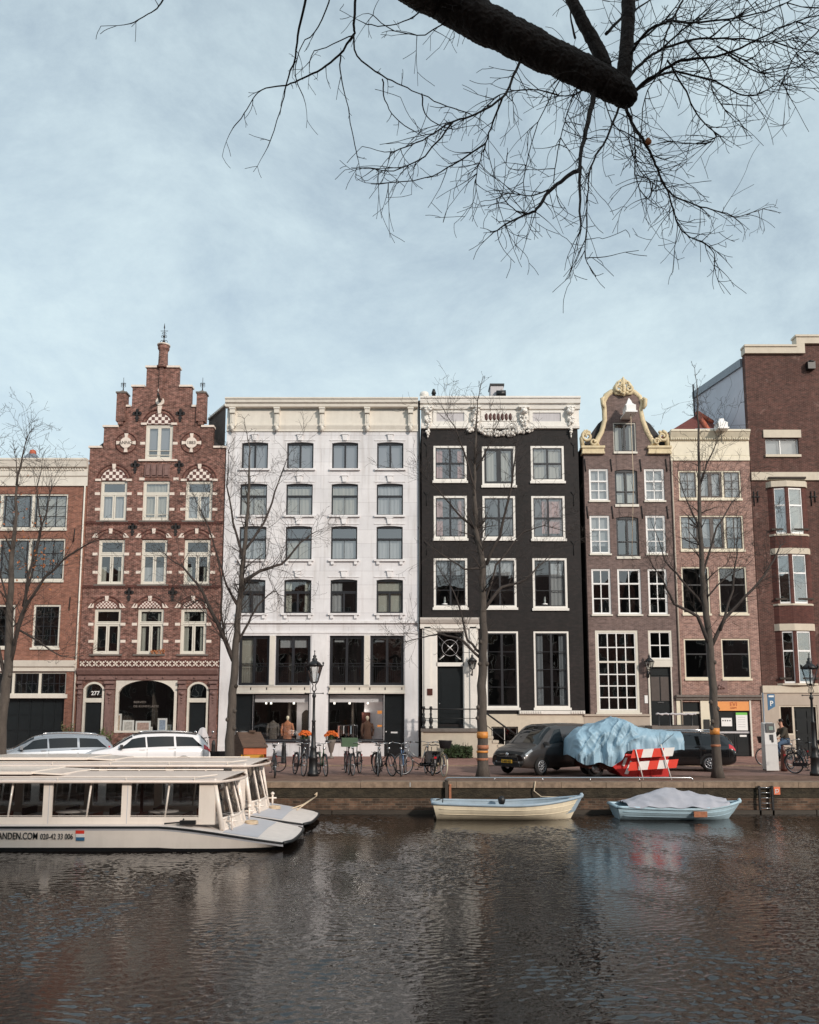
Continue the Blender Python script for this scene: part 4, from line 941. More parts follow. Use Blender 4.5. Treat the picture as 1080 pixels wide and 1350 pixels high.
# stoep: landing, rail posts, plinth, steps
m = MB(); xa, xb = h.x(554.6, 965), h.x(633, 965); yo = 1.3
m.box(xa, xb, h.y-yo, h.y-.12, zl-.16, zl-.0); ldg = m.build('landing', grey_stone, h.root)
m = MB(); m.box(xa+.12, xb-.1, h.y-yo+.12, h.y-.12, 0, zl-.162); m.box(xa+.02, xa+.12, h.y-yo+.06, h.y-.12, 0, zl-.162); m.build('stoep_wall', beige_plaster if 0 else cream_stone, h.root)
zr_ = zl+1.02
def rail_post(x, y, z0_, hh=1.02, fat=1.0):
    m.lathe((x, y, z0_), [(.1*fat, 0), (.1*fat, .1), (.05*fat, .14), (.1*fat, .3), (.11*fat, .42), (.05*fat, .6), (.07*fat, .72), (.045*fat, .78), (.05*fat, .95), (.09*fat, 1.0), (.06*fat, hh+.08)], 9)
m = MB()
for x_ in (xa+.14, xa+.5): rail_post(x_, h.y-yo+.1, zl)
rail_post(xb-.12, h.y-yo+.1, zl, fat=1.2)
m.tube([(xa+.14, h.y-yo+.1, zr_-.06), (xb-.12, h.y-yo+.1, zr_-.06)], .03, 6); m.tube([(xa+.14, h.y-yo+.1, zl+.5), (xb-.12, h.y-yo+.1, zl+.5)], .016, 5)
xs_ = h.x(681, 970); m.tube([(xb-.12, h.y-yo+.1, zr_-.02), (xs_, h.y-yo+.1, 1.0)], .045, 6); rail_post(xs_, h.y-yo+.1, 0, 1.0)
m.tube([(xb, h.y-yo+.1, zl+.35), (xs_-.1, h.y-yo+.1, .3)], .02, 5)
m.build('stoep_railing', black_iron, h.root)
m = MB(); n_ = 7
for i in range(n_):
    f0, f1 = i/n_, (i+1)/n_; zz = zl*(1-f1)+.02
    m.box(xb+(xs_-xb)*f0, xb+(xs_-xb)*f1+.04, h.y-yo+.2, h.y-.2, zz-.12, zz); m.box(xb+(xs_-xb)*f0, xb+(xs_-xb)*f1, h.y-yo+.25, h.y-.25, 0, zz-.121)
m.build('steps', cream_stone, h.root)
# plinth
m = MB(); za = h.z(937, 700); zc_ = h.z(941.5, 700); x0_, x1_ = h.x(633, 960), h.x(771, 960)
wall(m, x0_, x1_, -.05, zc_, [(SB[0], SB[1], SB[2], SB[3], 0)], h.y-.1, .098); m.build('plinth', cream_stone, h.root)
m = MB(); x2_ = h.x(684, 940); m.box(x2_, x1_, h.y-.22, h.y+.0-.001, zc_, za)
for i in range(int((x1_-x2_)/.12)):
    xx = x2_+i*.12
    if not (1.2 < xx-x2_ < 2.6): m.box(xx+.02, xx+.08, h.y-.26, h.y-.22, zc_+.03, za-.02)
m.split('plinth_ledge', white_paint, h.root)
h.win((648, 958, 683, 985), charcoal, .05, smat=white_paint, lights=[(0, 1, 0, 1, 2, 1, .02)], rec=.0, hole=False)
m = MB()
for px in (558.7, 752.5):
    for py in (590, 655, 720): 
        x_, z_ = XZ(px+4, py, h.y); m.tube([(x_, h.y-.03, z_-.5), (x_, h.y-.03, z_+.1)], .018, 5); m.tube([(x_-.14, h.y-.03, z_+.28), (x_, h.y-.03, z_+.08), (x_+.14, h.y-.03, z_+.28)], .018, 5)
m.split('wall_anchor', iron_anchor, h.root)
def wall_lantern(px, py0, py1, y, label):
    x_, z1_ = XZ(px, py0, y); _, z0_ = XZ(px, py1, y); H_ = z1_-z0_; t = empty('wall_lantern', (x_, y, z0_), label, 'lantern', 'wall lanterns beside the front doors')
    s = H_/1.2; yc = y-.32
    m = MB(); m.tube([(x_, y, z0_+.15*s), (x_, yc, z0_+.2*s), (x_, yc, z0_+.42*s)], .03, 6); m.lathe((x_, y-.03, z0_), [(.03, 0), (.07, .1), (.05, .35), (.01, .42)], 8); m.build('bracket', black_iron, t)
    m = MB(); w0, w1 = .12*s, .24*s; zb, zt = z0_+.42*s, z0_+.8*s
    m.lathe((x_, yc, zt), [(w1+.03, 0), (w1*.6, .13*s), (.05, .22*s), (.07, .28*s), (.02, .34*s), (.01, .42*s)], 6); m.lathe((x_, yc, zb-.04), [(.04, 0), (w0+.02, .04)], 6)
    for k in range(6): a = k*pi/3; m.tube([(x_+w0*cos(a), yc+w0*sin(a), zb), (x_+w1*cos(a), yc+w1*sin(a), zt)], .012, 4)
    m.build('lantern_frame', black_iron, t)
    m = MB(); m.lathe((x_, yc, zb), [(w0-.01, 0), (w1-.01, zt-zb)], 6, smooth=False); m.build('lantern_glass', lamp_glass, t)
wall_lantern(622, 862, 893, h.y-.12, 'small black lantern on the white surround of the black house entrance')
def vase(px, py, y, label):
    x_, z_ = XZ(px, py, y); m = MB(); m.lathe((x_, y, z_), [(.16, 0), (.17, .05), (.05, .1), (.06, .25), (.04, .4), (.05, .42)], 12); o = m.build('vase', bright_white, None); o.location = (0, 0, 0)
    return tag(o, label, 'vase', 'white vases on the black house window sills')
# ================================================================== HOUSE 5: bell gable
vase(586.5, 797.5, YF+.16, 'white bottle shaped vase inside the lower left third storey window of the black house'); vase(718.5, 797.5, YF+.16, 'white bottle shaped vase inside the right third storey window of the black house')
h = House((772, 800), (886, 800), 0, 'narrow mauve brick house with a curved bell gable trimmed in ochre stone')
h.x0 = h.x(769.5, 600); h.x1 = h.x(883.3, 600)
zs_ = h.z(599, 825); ccx = h.x(822, 560)
left = [(783.0, 588.8), (788, 580), (794, 569), (798, 554), (797.5, 540), (796, 530), (800, 521), (807, 516), (815, 514.5)]
right = [(829, 514.5), (837, 517), (844, 523), (847, 531), (845, 540), (847.5, 554), (853, 569), (860, 581), (867, 588.8)]
bell = [XZ(a, b, h.y) for a, b in left+right]
bx = sorted(bell[:9], key=lambda p: p[0])
# the bell as a polygon with one window, sliced by height
def bell_half(z, s_):
    pts = bell[:9] if s_ < 0 else bell[9:][::-1]
    for (xa, za), (xb, zb) in zip(pts, pts[1:]):
        if (za-z)*(zb-z) <= 0 and abs(za-zb) > 1e-6: return xa+(xb-xa)*(z-za)/(zb-za)
    return pts[0][0] if z < pts[0][1] else pts[-1][0]
TW = h.r(808.8, 557, 839, 596)
g = MB(); zlv = sorted({zs_, TW[2], TW[3], bell[8][1]} | {zs_+(bell[8][1]-zs_)*i/22 for i in range(23)})
for a, b in zip(zlv, zlv[1:]):
    la, lb, ra, rb = bell_half(a, -1), bell_half(b, -1), bell_half(a, 1), bell_half(b, 1)
    if a < bell[0][1]: la = h.x0+.1; ra = h.x1-.1; lb = la; rb = ra
    segs = [((la, lb), (TW[0], TW[0])), ((TW[1], TW[1]), (ra, rb))] if TW[2]-1e-6 <= a and b <= TW[3]+1e-6 else [((la, lb), (ra, rb))]
    for (p0, p1), (q0, q1) in segs:
        g.add([(p0, h.y, a), (q0, h.y, a), (q1, h.y, b), (p1, h.y, b), (p0, h.y+.3, a), (q0, h.y+.3, a), (q1, h.y+.3, b), (p1, h.y+.3, b)], [(0, 1, 2, 3), (7, 6, 5, 4), (0, 3, 7, 4), (1, 5, 6, 2)])
g.build('bell_gable', mauve_brick, h.root)
h.win((808.8, 557, 839, 596), window_white, .06, smat=charcoal, mull=[], lights=[(0, .48, 0, 1, 1, 1, .04), (.48, 1, 0, 1, 1, 1, .07)], hole=False, rec=.05, curtain=(drape, 'pair'), sill=(window_white, .02, .1, .08), gl=glass)
R5 = ((618, 661), (679.5, 731.5), (749.6, 810.5))
V = dict(fmat=bright_white, smat=bright_white, fw=.06, bw=.045, rec=.04, sill=(window_white, .05, .09, .08))
for a, c in ((777, 802.4), (849.8, 876)): h.win((a, 618, c, 660), trans=[(.62, .08)], lights=[(0, 1, .62, 1, 2, 1), (0, 1, 0, .62, 2, 2)], curtain=(net, 'flat'), gl=glass_sky, **V)
for a, c in ((778, 804.4), (852, 877.8)): h.win((a, 679.5, c, 730), trans=[(.64, .08)], lights=[(0, 1, .64, 1, 2, 1), (0, 1, 0, .64, 2, 2)], curtain=(net, 'flat'), cur=(0, 1, .2, 1), gl=glass_sky, **V)
for t_, b_, cu in ((619, 665, (drape, 'net')), (681, 733.5, None)):
    h.win((811 if t_ < 650 else 813, t_, 840.8 if t_ < 650 else 842.6, b_), charcoal, .05, smat=charcoal, rise=.08, trans=[(.38, .07)], mull=[(.5, .09)], lights=[(0, .5, 0, 1, 1, 1, .05), (.5, 1, 0, 1, 1, 1, .05)], rec=.06, curtain=cu, sill=(window_white, .03, .14, .06), gl=glass_sky)
for a, c in ((780.4, 805.7), (814.7, 845.5), (855, 880)): h.win((a, 749.8, c, 810), trans=[(.68, .06)], lights=[(0, 1, .68, 1, 2, 1), (0, 1, 0, .68, 2, 2)], **{**V, 'bw': .05})
h.win((786, 831, 842.5, 939.5), window_white, .13, smat=bright_white, trans=[(.62, .09)], lights=[(0, 1, .62, 1, 4, 2, .05), (0, 1, 0, .62, 4, 4, .05)], bw=.055, rec=.02, sill=(window_white, .06, .1, .1))
h.win((855, 831, 886.2, 870.5), window_white, .09, smat=bright_white, lights=[(0, 1, 0, 1, 2, 2, .04)], bw=.05, rec=.02)
DD = h.r(857.6, 879.5, 885.4, 956); h.holes.append(DD+(0,))
tops = [(h.x0, zs_), (h.x1, zs_)]
h.finish(mauve_brick, tops, [h.z(p, 825) for p in (608, 671, 741, 821)]+[.2], side=flank_brick, roofz=h.z(585, 825))
m = MB(); zr = h.z(585, 825); m.prism([(h.x0+.02, zr), (h.x1-.02, zr), (h.x1-.9, h.z(556, 825)), (ccx, h.z(529, 825)), (h.x0+.9, h.z(556, 825))], h.y+.31, h.y+11); m.build('roof', roof_tile, h.root)
m = MB()   # shoulders, coping and scrolls in ochre stone
for (a, b) in ((767.5, 796), (854.5, 883.6)):
    x0_, x1_, z0_, z1_ = h.r(a, 588.8, b, 599); m.box(x0_, x1_, h.y-.14, h.y+.32, z0_+.06, z1_-.04); m.box(x0_-.06, x1_+.04, h.y-.2, h.y+.34, z1_-.12, z1_); m.box(x0_-.03, x1_+.03, h.y-.18, h.y+.34, z0_, z0_+.1)
m.split('shoulder_coping', ochre_stone, h.root)
m = MB()
for half, s_ in ((bell[:9], -1), (bell[9:], 1)):
    for yy in (h.y-.09,):
        m.tube([(x, yy+.17, z) for x, z in half], [.19, .16, .145, .14, .14, .16, .17, .16, .15], 8)
    hh = half if s_ < 0 else half[::-1]
    x_, z_ = hh[5]; m.tube([(x_+s_*-.0, h.y-.16, z_-.4), (x_+s_*.1, h.y-.18, z_-.2), (x_+s_*.12, h.y-.18, z_+.1), (x_-s_*.02, h.y-.18, z_+.22)], [.06, .1, .12, .06], 8)
m.build('gable_coping', ochre_stone, h.root)
def spiral(mb, c0, c1, y, r, turns, flip, w=.075, a0=0):
    pts = []; rd = []; n_ = 26
    for i in range(n_+1):
        f_ = i/n_; a = a0+flip*f_*turns*2*pi; q = r*(1-f_*.85); pts.append((c0+q*cos(a), y-.1*f_, c1+q*sin(a))); rd.append(w*(1-.45*f_))
    mb.tube(pts, rd, 7)
for px, s_ in ((774.5, 1), (872.5, -1)):
    m = MB(); x_, z_ = XZ(px, 578, h.y); spiral(m, x_-s_*.02, z_+.08, h.y-.05, .3, 1.4, s_, .1, pi/2); spiral(m, x_+s_*.3, z_-.22, h.y-.08, .2, 1.2, -s_, .08, 0)
    m.tube([(x_-s_*.28, h.y, z_-.45), (x_-s_*.3, h.y, z_), (x_-s_*.12, h.y-.03, z_+.38)], [.12, .13, .07], 8); m.tube([(x_+s_*.6, h.y, z_-.42), (x_+s_*.45, h.y-.04, z_-.2), (x_+s_*.15, h.y, z_-.1)], [.08, .1, .06], 8)
    blob(m, x_, z_+.35, h.y, .2, .12, 10, int(px), .07); m.build('scroll', ochre_stone, h.root)
m = MB(); x_, z_ = XZ(821.5, 512, h.y)
for s_ in (-1, 1):
    spiral(m, x_+s_*.26, z_-.08, h.y-.14, .2, 1.2, -s_, .085, pi/2); spiral(m, x_+s_*.17, z_+.22, h.y-.1, .15, 1.1, s_, .07, -pi/2)
    m.tube([(x_+s_*.1, h.y-.06, z_-.35), (x_+s_*.42, h.y-.05, z_-.3), (x_+s_*.5, h.y-.05, z_+.0), (x_+s_*.3, h.y-.05, z_+.3), (x_, h.y-.05, z_+.52)], [.09, .1, .08, .08, .05], 7)
m.lathe((x_, h.y-.12, z_-.5), [(.03, 0), (.14, .12), (.16, .4), (.1, .7), (.14, .85), (.05, .98), (.06, 1.05), (.01, 1.12)], 10, sy=.8); blob(m, x_, z_-.1, h.y-.14, .25, .3, 16, 3, .07)
m.build('crest', ochre_stone, h.root)
x_, z_ = XZ(829, 541, h.y-.55); m = MB(); m.box(x_-.26, x_+.24, h.y-1.1, h.y-.3, z_-.22, z_+.12); m.lathe((x_-.01, h.y-.7, z_+.12), [(.42, 0), (.2, .17), (.15, .3), (.02, .5)], 4, rot=pi/4, smooth=False); m.box(x_-.32, x_+.3, h.y-1.15, h.y-.0, z_-.3, z_-.22); m.build('hoist_block', bright_white, h.root)
m = MB(); m.tube([(x_+.02, h.y-.85, z_-.3), (x_+.05, h.y-.8, h.z(640, 829)), (h.x(829.5, 735)+.03, h.y-.45, h.z(735, 829))], .018, 5); m.build('hoist_rope', rope_m, h.root)
m = MB()
for px, py in ((771.5, 613), (805.8, 613), (844.5, 613), (878.5, 613), (774.5, 675), (807.5, 675), (846.5, 675), (880, 675)):
    xx, zz = XZ(px, py, h.y); m.tube([(xx-.02, h.y-.03, zz+.32), (xx+.03, h.y-.03, zz-.36)], .03, 5)
m.split('wall_anchor', iron_anchor, h.root)
m = MB(); x0_, x1_, z0_, z1_ = h.r(855, 870.8, 886.2, 879.3); m.box(x0_, x1_, h.y-.06, h.y+.12, z0_, z1_)
for a, b in ((DD[0]-.09, DD[0]), (DD[1], DD[1]+.06)): m.box(a, b, h.y-.05, h.y-.001, 0, z0_)
m.build('door_frame', window_white, h.root)
m = MB(); m.box(DD[0], DD[1], h.y+.1, h.y+.16, DD[2], DD[3]); zz = (DD[2]+DD[3])/2
m.box(DD[0]+.06, DD[1]-.06, h.y+.07, h.y+.1, DD[3]-.42, DD[3]-.36)
for a, b in ((DD[0]+.08, (DD[0]+DD[1])/2-.03), ((DD[0]+DD[1])/2+.03, DD[1]-.08)): m.box(a, b, h.y+.08, h.y+.1, zz-.25, DD[3]-.5, 1)
m.box(DD[0]+.08, DD[1]-.08, h.y+.08, h.y+.1, DD[2]+.15, zz-.4)
d_ = m.build('door', [dark_door, wood_dark], h.root); k = MB(); k.box((DD[0]+DD[1])/2-.16, (DD[0]+DD[1])/2+.16, h.y+.06, h.y+.08, zz-.36, zz-.3); k.build('handle', chrome, d_)
m = MB(); za = h.z(941.5, 820); xa = h.x(771.5, 970)-.05; m.box(xa, DD[0]-.1, h.y-.12, h.y-.001, -.05, za-.14); m.cornice(xa, DD[0]-.1, [(.121, za-.139), (.2, za-.1), (.2, za)], h.y); m.build('plinth', beige_plaster, h.root)
m = MB(); m.box(DD[0]-.35, DD[1]+.9, h.y-1.3, h.y-.13, 0, DD[2]-.02); 
for i in range(3): m.box(DD[0]-.35-.28*(i+1), DD[0]-.35-.28*i-.001, h.y-1.3, h.y-.13, 0, (DD[2]-.02)*(3-i)/4)
m.build('steps', grey_stone, h.root)
m = MB(); y_ = h.y-1.25; xa, xb = h.x(859, 950), h.x(904, 950); zt = XZ(880, 941.5, y_)[1]
for xx in (xa, xa+.55, xb-.1): m.tube([(xx, y_, 0), (xx, y_, zt)], .05, 6)
m.tube([(xa, y_, zt-.55), (xb-.1, y_, zt-.55)], .02, 5); m.build('stair_railing', black_iron, h.root)
m = MB(); pts = [(xa-.12+(xb-xa+.25)*i/20, y_+.02*sin(i*2.1), zt+.02*sin(i*1.7)) for i in range(21)]; m.tube(pts, [.05+.015*sin(i*2.6) for i in range(21)], 7); m.build('rail_wrapping', net, h.root)
x_, z_ = XZ(852, 922, h.y); m = MB(); m.box(x_-.08, x_+.08, h.y-.03, h.y, z_-.2, z_+.2); m.build('bell_plate', bright_white, h.root)
wall_lantern(853.6, 862.5, 894, h.y, 'black lantern on the mauve brick wall left of the black panelled door')

# ================================================================== HOUSE 6: narrow pink brick
h = House((887, 800), (997, 800), 0, 'narrow pink brick house with a pale yellow cornice and an orange shop sign')
h.x0 = h.x(883.8, 600); h.x1 = h.x(989, 620)
T = dict(fmat=cream_warm, fw=.07, smat=wood_dark, rec=.03, sill=(cream_warm, .03, .11, .07), bw=.035)
for t_, b_, a, c, s_ in ((620.5, 657.5, 895, 977.2, 1.0), (679.5, 725, 897, 980.7, .6)):
    h.win((a, t_, c, b_), mull=[(.29, .11), (.72, .11)], lights=[(0, .265, 0, 1, 2, 3, .04), (.315, .505, 0, 1, 1, 1, .1), (.505, .695, 0, 1, 1, 1, .1), (.745, 1, 0, 1, 2, 3, .04)], gl=glass_sky, curtain=(net, 'flat'), cur=(0, 1, 0 if t_ < 650 else .35, 1), **T)
T['smat'] = charcoal
for t_, b_, a, c in ((747.3, 809, 899.3, 936), (747.3, 809, 948, 985.3), (842, 894.5, 902.5, 934.8), (842, 894.5, 951.8, 989.6)):
    h.win((a, t_, c, b_), lights=[(0, 1, .62, 1, 1, 1, .035), (0, 1, 0, .62, 1, 1, .035)], **T)
G1 = h.r(900, 925.5, 924.5, 999); G1 = (G1[0], G1[1], -.05, G1[3]); G2 = h.r(947.6, 925, 989.5, 999); G2 = (G2[0], G2[1], -.05, G2[3])
h.holes += [G1+(0,), G2+(0,)]
h.finish(pink_brick, h.z(572, 936), [h.z(p, 936) for p in (668, 736, 820, 915)]+[0])
m = MB(); m.box(h.x0+.05, h.x1-.05, h.y+.33, h.y+11, h.z(573, 936)-.3, h.z(573, 936)-.1); m.build('flat_roof', zinc, h.root)
m = MB(); zt, zm, zb = h.z(568.5, 936), h.z(579, 936), h.z(607.5, 936)
m.cornice(h.x0, h.x1, [(.02, zb), (.07, zb), (.07, zb+.2), (.03, zb+.25), (.04, zb+.3), (.04, zm-.12), (.12, zm-.08), (.14, zm+.02), (.26, zt-.2), (.3, zt-.12), (.34, zt-.1), (.34, zt)], h.y)
for i in range(int((h.x1-h.x0)/.12)): m.box(h.x0+i*.12+.03, h.x0+i*.12+.08, h.y-.19, h.y-.12, zm-.07, zm+.02)
m.build('cornice', cream_warm, h.root)
# hipped red roof showing over the cornice
q = PX(919, 546.5, YF+3); e = h.z(568, 936); m = MB()
A_ = (h.x0-.3, YF+.8, e-.1); B_ = (q.x+1.4, YF+.8, e-.1); T1 = (q.x, q.y, q.z); T2 = (q.x+.4, YF+9, q.z); D_ = (h.x0-.3, YF+9, e-.1); E_ = (q.x+2.2, YF+9, e-.1)
m.add([A_, B_, T1, T2, D_, E_], [(0, 1, 2), (0, 2, 3, 4), (1, 5, 3, 2), (4, 3, 5)]); m.build('roof', red_tile, h.root)
m = MB(); m.tube([(q.x+.03, YF+.9, e-.05), (q.x, q.y-.1, q.z+.05)], .14, 7)
b2 = PX(939, 557, YF+2.2); m.tube([(q.x, q.y-.1, q.z+.05), (b2.x, b2.y, b2.z)], .15, 7); m.build('ridge_tiles', orange_tile, h.root)
x_, z_ = XZ(949.5, 563, h.y-.3); m = MB(); m.box(x_-.24, x_+.24, h.y-.75, h.y-.1, z_-.16, z_+.1); m.lathe((x_, h.y-.45, z_+.1), [(.4, 0), (.2, .14), (.16, .28)], 4, rot=pi/4, smooth=False); m.box(x_-.3, x_+.3, h.y-.8, h.y+.2, z_-.24, z_-.16)
m.build('hoist_block', bright_white, h.root)
m = MB(); m.box(x_-1.1, x_+.1, h.y+.3, h.y+3, e, z_+.14); m.build('hoist_housing', zinc, h.root)
m = MB(); xh = h.x(947, 585); m.tube([(xh, h.y-.45, z_-.24), (xh, h.y-.5, h.z(587, 947)), (xh+.08, h.y-.5, h.z(589.5, 947)), (xh+.1, h.y-.5, h.z(587, 947)+.02)], .02, 5); m.build('hoist_hook', black_iron, h.root)
m = MB(); za = h.z(923, 940); m.cornice(h.x(891, 925), h.x(1003, 925), [(.001, za), (.1, za), (.12, za+.1), (.2, za+.16), (.2, za+.26)], h.y); m.build('shop_cornice', grey_stone, h.root)
m = MB(); x0_, x1_, z0_, z1_ = h.r(924.7, 924, 947.4, 997); m.box(x0_, x1_, h.y-.04, h.y-.001, 0, z1_); xa, xb = h.x(893, 960), h.x(899.8, 960); m.box(xa, xb, h.y-.04, h.y-.001, 0, z1_)
m.split('pale_panel', cream_warm, h.root)
m = MB(); x0_, x1_, z0_, z1_ = h.r(928, 948.5, 935.5, 966.5); m.box(x0_, x1_, h.y-.1, h.y-.041, z0_, z1_); m.build('letter_box', black_iron, h.root)
m = MB(); m.box(G1[0], G1[1], h.y+.1, h.y+.16, 0, G1[3]); zt = G1[3]-.55; m.box(G1[0], G1[1], h.y+.05, h.y+.1, zt-.05, zt+.05, 1); m.build('door', [dark_door, window_white], h.root)
m = MB(); zs1 = h.z(937, 968); m.box(G2[0]-.06, G2[0], h.y-.05, h.y-.002, 0, G2[3]+.05); m.box(G2[1], G2[1]+.08, h.y-.05, h.y-.002, 0, G2[3]+.05); m.box(G2[0]-.06, G2[1]+.08, h.y-.05, h.y-.002, G2[3]+.051, G2[3]+.11); m.build('door_frame', window_white, h.root)
m = MB(); m.box(G2[0], G2[1], h.y-.02, h.y+.06, zs1, G2[3]); sg = m.build('shop_sign', M('sign_orange', (226,150,84), .5, .05, 3), h.root)
textmesh('lettering', 'EVI', .2, wood_orange, sg, ((G2[0]+G2[1])/2, h.y-.03, zs1+.24), 0, 'CENTER'); textmesh('lettering', 'HAPPY', .08, wood_orange, sg, ((G2[0]+G2[1])/2, h.y-.03, zs1+.1), 0, 'CENTER')
m = MB(); mid = (G2[0]+G2[1])/2; zh = h.z(965.5, 968)
for a, b in ((G2[0], mid-.01), (mid+.01, G2[1])):
    m.box(a, b, h.y+.08, h.y+.14, .03, zs1-.02); m.box(a+.12, b-.12, h.y+.06, h.y+.08, .2, zh-.2)
m.box(G2[0], G2[1], h.y+.05, h.y+.08, zh-.05, zh+.04, 1)
dd = m.build('double_door', [dark_door, net], h.root)
m = MB(); x0_, x1_, z0_, z1_ = h.r(951.5, 946.5, 965.5, 957.5); m.box(x0_, x1_, h.y+.02, h.y+.03, z0_, z1_); 
for i in range(4): m.disc((x0_+(x1_-x0_)*(i+.7)/4.6, h.y+.019, z1_-.14), .035, 8, .004, 1)
m.build('poster', [bright_white, charcoal], dd)
m = MB(); x0_, x1_, z0_, z1_ = h.r(971, 939.5, 986, 963); m.box(x0_, x1_, h.y+.02, h.y+.03, z0_, z1_); m.box(x0_, x1_, h.y+.014, h.y+.019, z1_-.12, z1_, 1)
for i in range(5): m.box(x0_+.1, x1_-.12, h.y+.014, h.y+.019, z1_-.25-i*.12, z1_-.23-i*.12, 2)
m.build('poster', [bright_white, M('poster_green', (110,190,80), .6, .05), net], dd)
m = MB(); x0_, x1_, z0_, z1_ = h.r(976, 969, 985, 971.5); m.box(x0_, x1_, h.y+.04, h.y+.05, z0_, z1_); m.build('letter_slot', bright_white, dd)
m = MB(); x0_, x1_, z0_, z1_ = h.r(941.5, 898, 959, 913.5); m.box(x0_, x1_, h.y-.04, h.y-.001, z0_, z1_); blob(m, (x0_+x1_)/2, (z0_+z1_)/2, h.y-.05, .2, .08, 16, 5, .06, .04); m.build('carved_plaque', pink_stone, h.root)
m = MB(); m.tube([(h.x0+.04, h.y-.06, .05), (h.x0+.04, h.y-.06, zb)], .045, 8); m.build('drainpipe', beige_plaster, h.root)

# ================================================================== HOUSE 7: tall dark red brick
h = House((1000, 800), (1420, 800), 0, 'tall dark red brick building with cream bands and a bay window, rightmost of the row')
h.x0 = h.x(973.5, 470)+.02 if 0 else h.x(989.3, 620)+.02; h.x1 = h.x0+15
xl = h.x(973.5, 480)
z_t1, z_t2 = h.z(467, 1020), h.z(454, 1065)
xs2 = h.x(1052, 455)
S1 = (1009.5, 578, 1053.5, 599.5)
h.win(S1, bright_white, .06, mull=[(.46, .05)], smat=bright_white, rec=.12, sill=(cream_stone, .06, .14, .1), curtain=(net, 'flat'), gl=glass_sky)
BX = h.x(1016.5, 770), h.x(1066, 770)
h.holes.append((h.x(1012, 700)+.1, h.x(1060, 700)+.2, h.z(901, 1045), h.z(644, 1035), 0))
oh = h.holes[-1]
for k in range(1, 4):
    for py0, py1 in ((646, 705), (732, 797), (833, 901)):
        x_ = h.x0+3.9*k; 
        if x_+1.6 < h.x1-1: h.win((x_, x_+1.5, h.z(py1, 1045), h.z(py0, 1045)), bright_white, .06, trans=[(.62, .06)], rec=.12, raw=True, sill=(cream_stone, .06, .14, .1))
GW = h.r(1029.5, 932, 1044.5, 967); GD = h.r(1048, 932, 1077, 999); GD = (GD[0], GD[1], -.05, GD[3])
h.holes += [GW+(0,), GD+(0,)]
h.finish(dark_red_brick, [(h.x0, z_t1), (xs2, z_t1), (xs2, z_t2), (h.x1, z_t2)], [h.z(p, 1040) for p in (610, 715, 812, 908)]+[0], roofz=z_t1-4, side=lilac_plaster, deep=10)
h.flat_roof(z_t1-4, deep=10)
m = MB(); m.box(h.x0-.03, xs2-.14, h.y-.16, h.y+.36, z_t1, z_t1+.36); m.box(h.x0-.06, xs2-.14, h.y-.22, h.y+.36, z_t1+.361, z_t1+.47)
m.box(xs2-.14, xs2+.5, h.y-.16, h.y+.36, z_t1-.001, z_t2+.5) if 0 else None
m.box(xs2-.139, h.x1, h.y-.16, h.y+.36, z_t2-.002, z_t2+.36); m.box(xs2-.2, h.x1, h.y-.22, h.y+.36, z_t2+.361, z_t2+.47); m.box(xs2-.139, xs2+.3, h.y-.16, h.y-.001, z_t1, z_t2-.003)
m.build('parapet_band', cream_stone, h.root)
# flank: pale lilac wall rising to the front, seen above the neighbour
b0 = PX(974.5, 476, YF+.4); yb_ = YF*435/368.; yb_ = (540-907)/(540-975.5)
Yb = YF/((907-540)/(975.0-540)); b1 = PX(907, 519, Yb); xx = h.x0-.006; xf = b0.x; zbot = h.z(640, 985)
m = MB(); m.add([(xx, YF+.33, zbot), (xx, Yb, zbot), (xx, Yb, b1.z), (xx, YF+.33, b0.z)], [(0, 1, 2, 3)])
m.add([(xx, Yb, zbot), (h.x1, Yb, zbot), (h.x1, Yb, b1.z), (xx, Yb, b1.z)], [(0, 1, 2, 3)]); m.add([(xx, YF+.33, b0.z-.02), (xx, Yb, b1.z-.02), (h.x1, Yb, b1.z-.02), (h.x1, YF+.33, b0.z-.02)], [(0, 1, 2, 3)]); m.build('side_wall', lilac_plaster, h.root)
m = MB(); m.obox(((xx-.05), (YF+.33+Yb)/2, (b0.z+b1.z)/2-.12), (.06, 0, 0), (0, (Yb-YF-.33)/2, (b1.z-b0.z)/2), (0, 0, .22)); m.build('roof_edge', zinc, h.root)
m = MB(); m.tube([(xx-.12, Yb-.3, zbot), (xx-.12, Yb-.3, b1.z+.5)], .05, 6); m.build('drainpipe', black_iron, h.root)
m = MB()
x0_, x1_, z0_, z1_ = pbox(h, m, 1006, 567.2, 1055.5, 577.3, .08)
za, zb = h.z(633.5, 1035), h.z(623, 1035); m.box(h.x0, h.x1, h.y-.1, h.y-.001, za, zb)
za, zb = h.z(913.5, 1040), h.z(904, 1040); m.box(h.x(1004.5, 910), h.x1, h.y-.14, h.y-.001, za, zb); zgr = za
m.split('stone_band', cream_stone, h.root)
m = MB(); m.box(h.x(1004.8, 950), GW[0]-.08, h.y-.08, h.y-.001, -.05, zgr-.001); m.box(GW[0]-.08, GD[1]+.06, h.y-.08, h.y-.001, GW[3]+.08, zgr-.001); m.box(GD[1]+.06, h.x1, h.y-.08, h.y-.001, -.05, zgr-.001); m.box(GW[0]-.08, GW[1]+.02, h.y-.08, h.y-.001, -.05, GW[2]-.08)
m.split('facing_panel', beige_plaster, h.root)
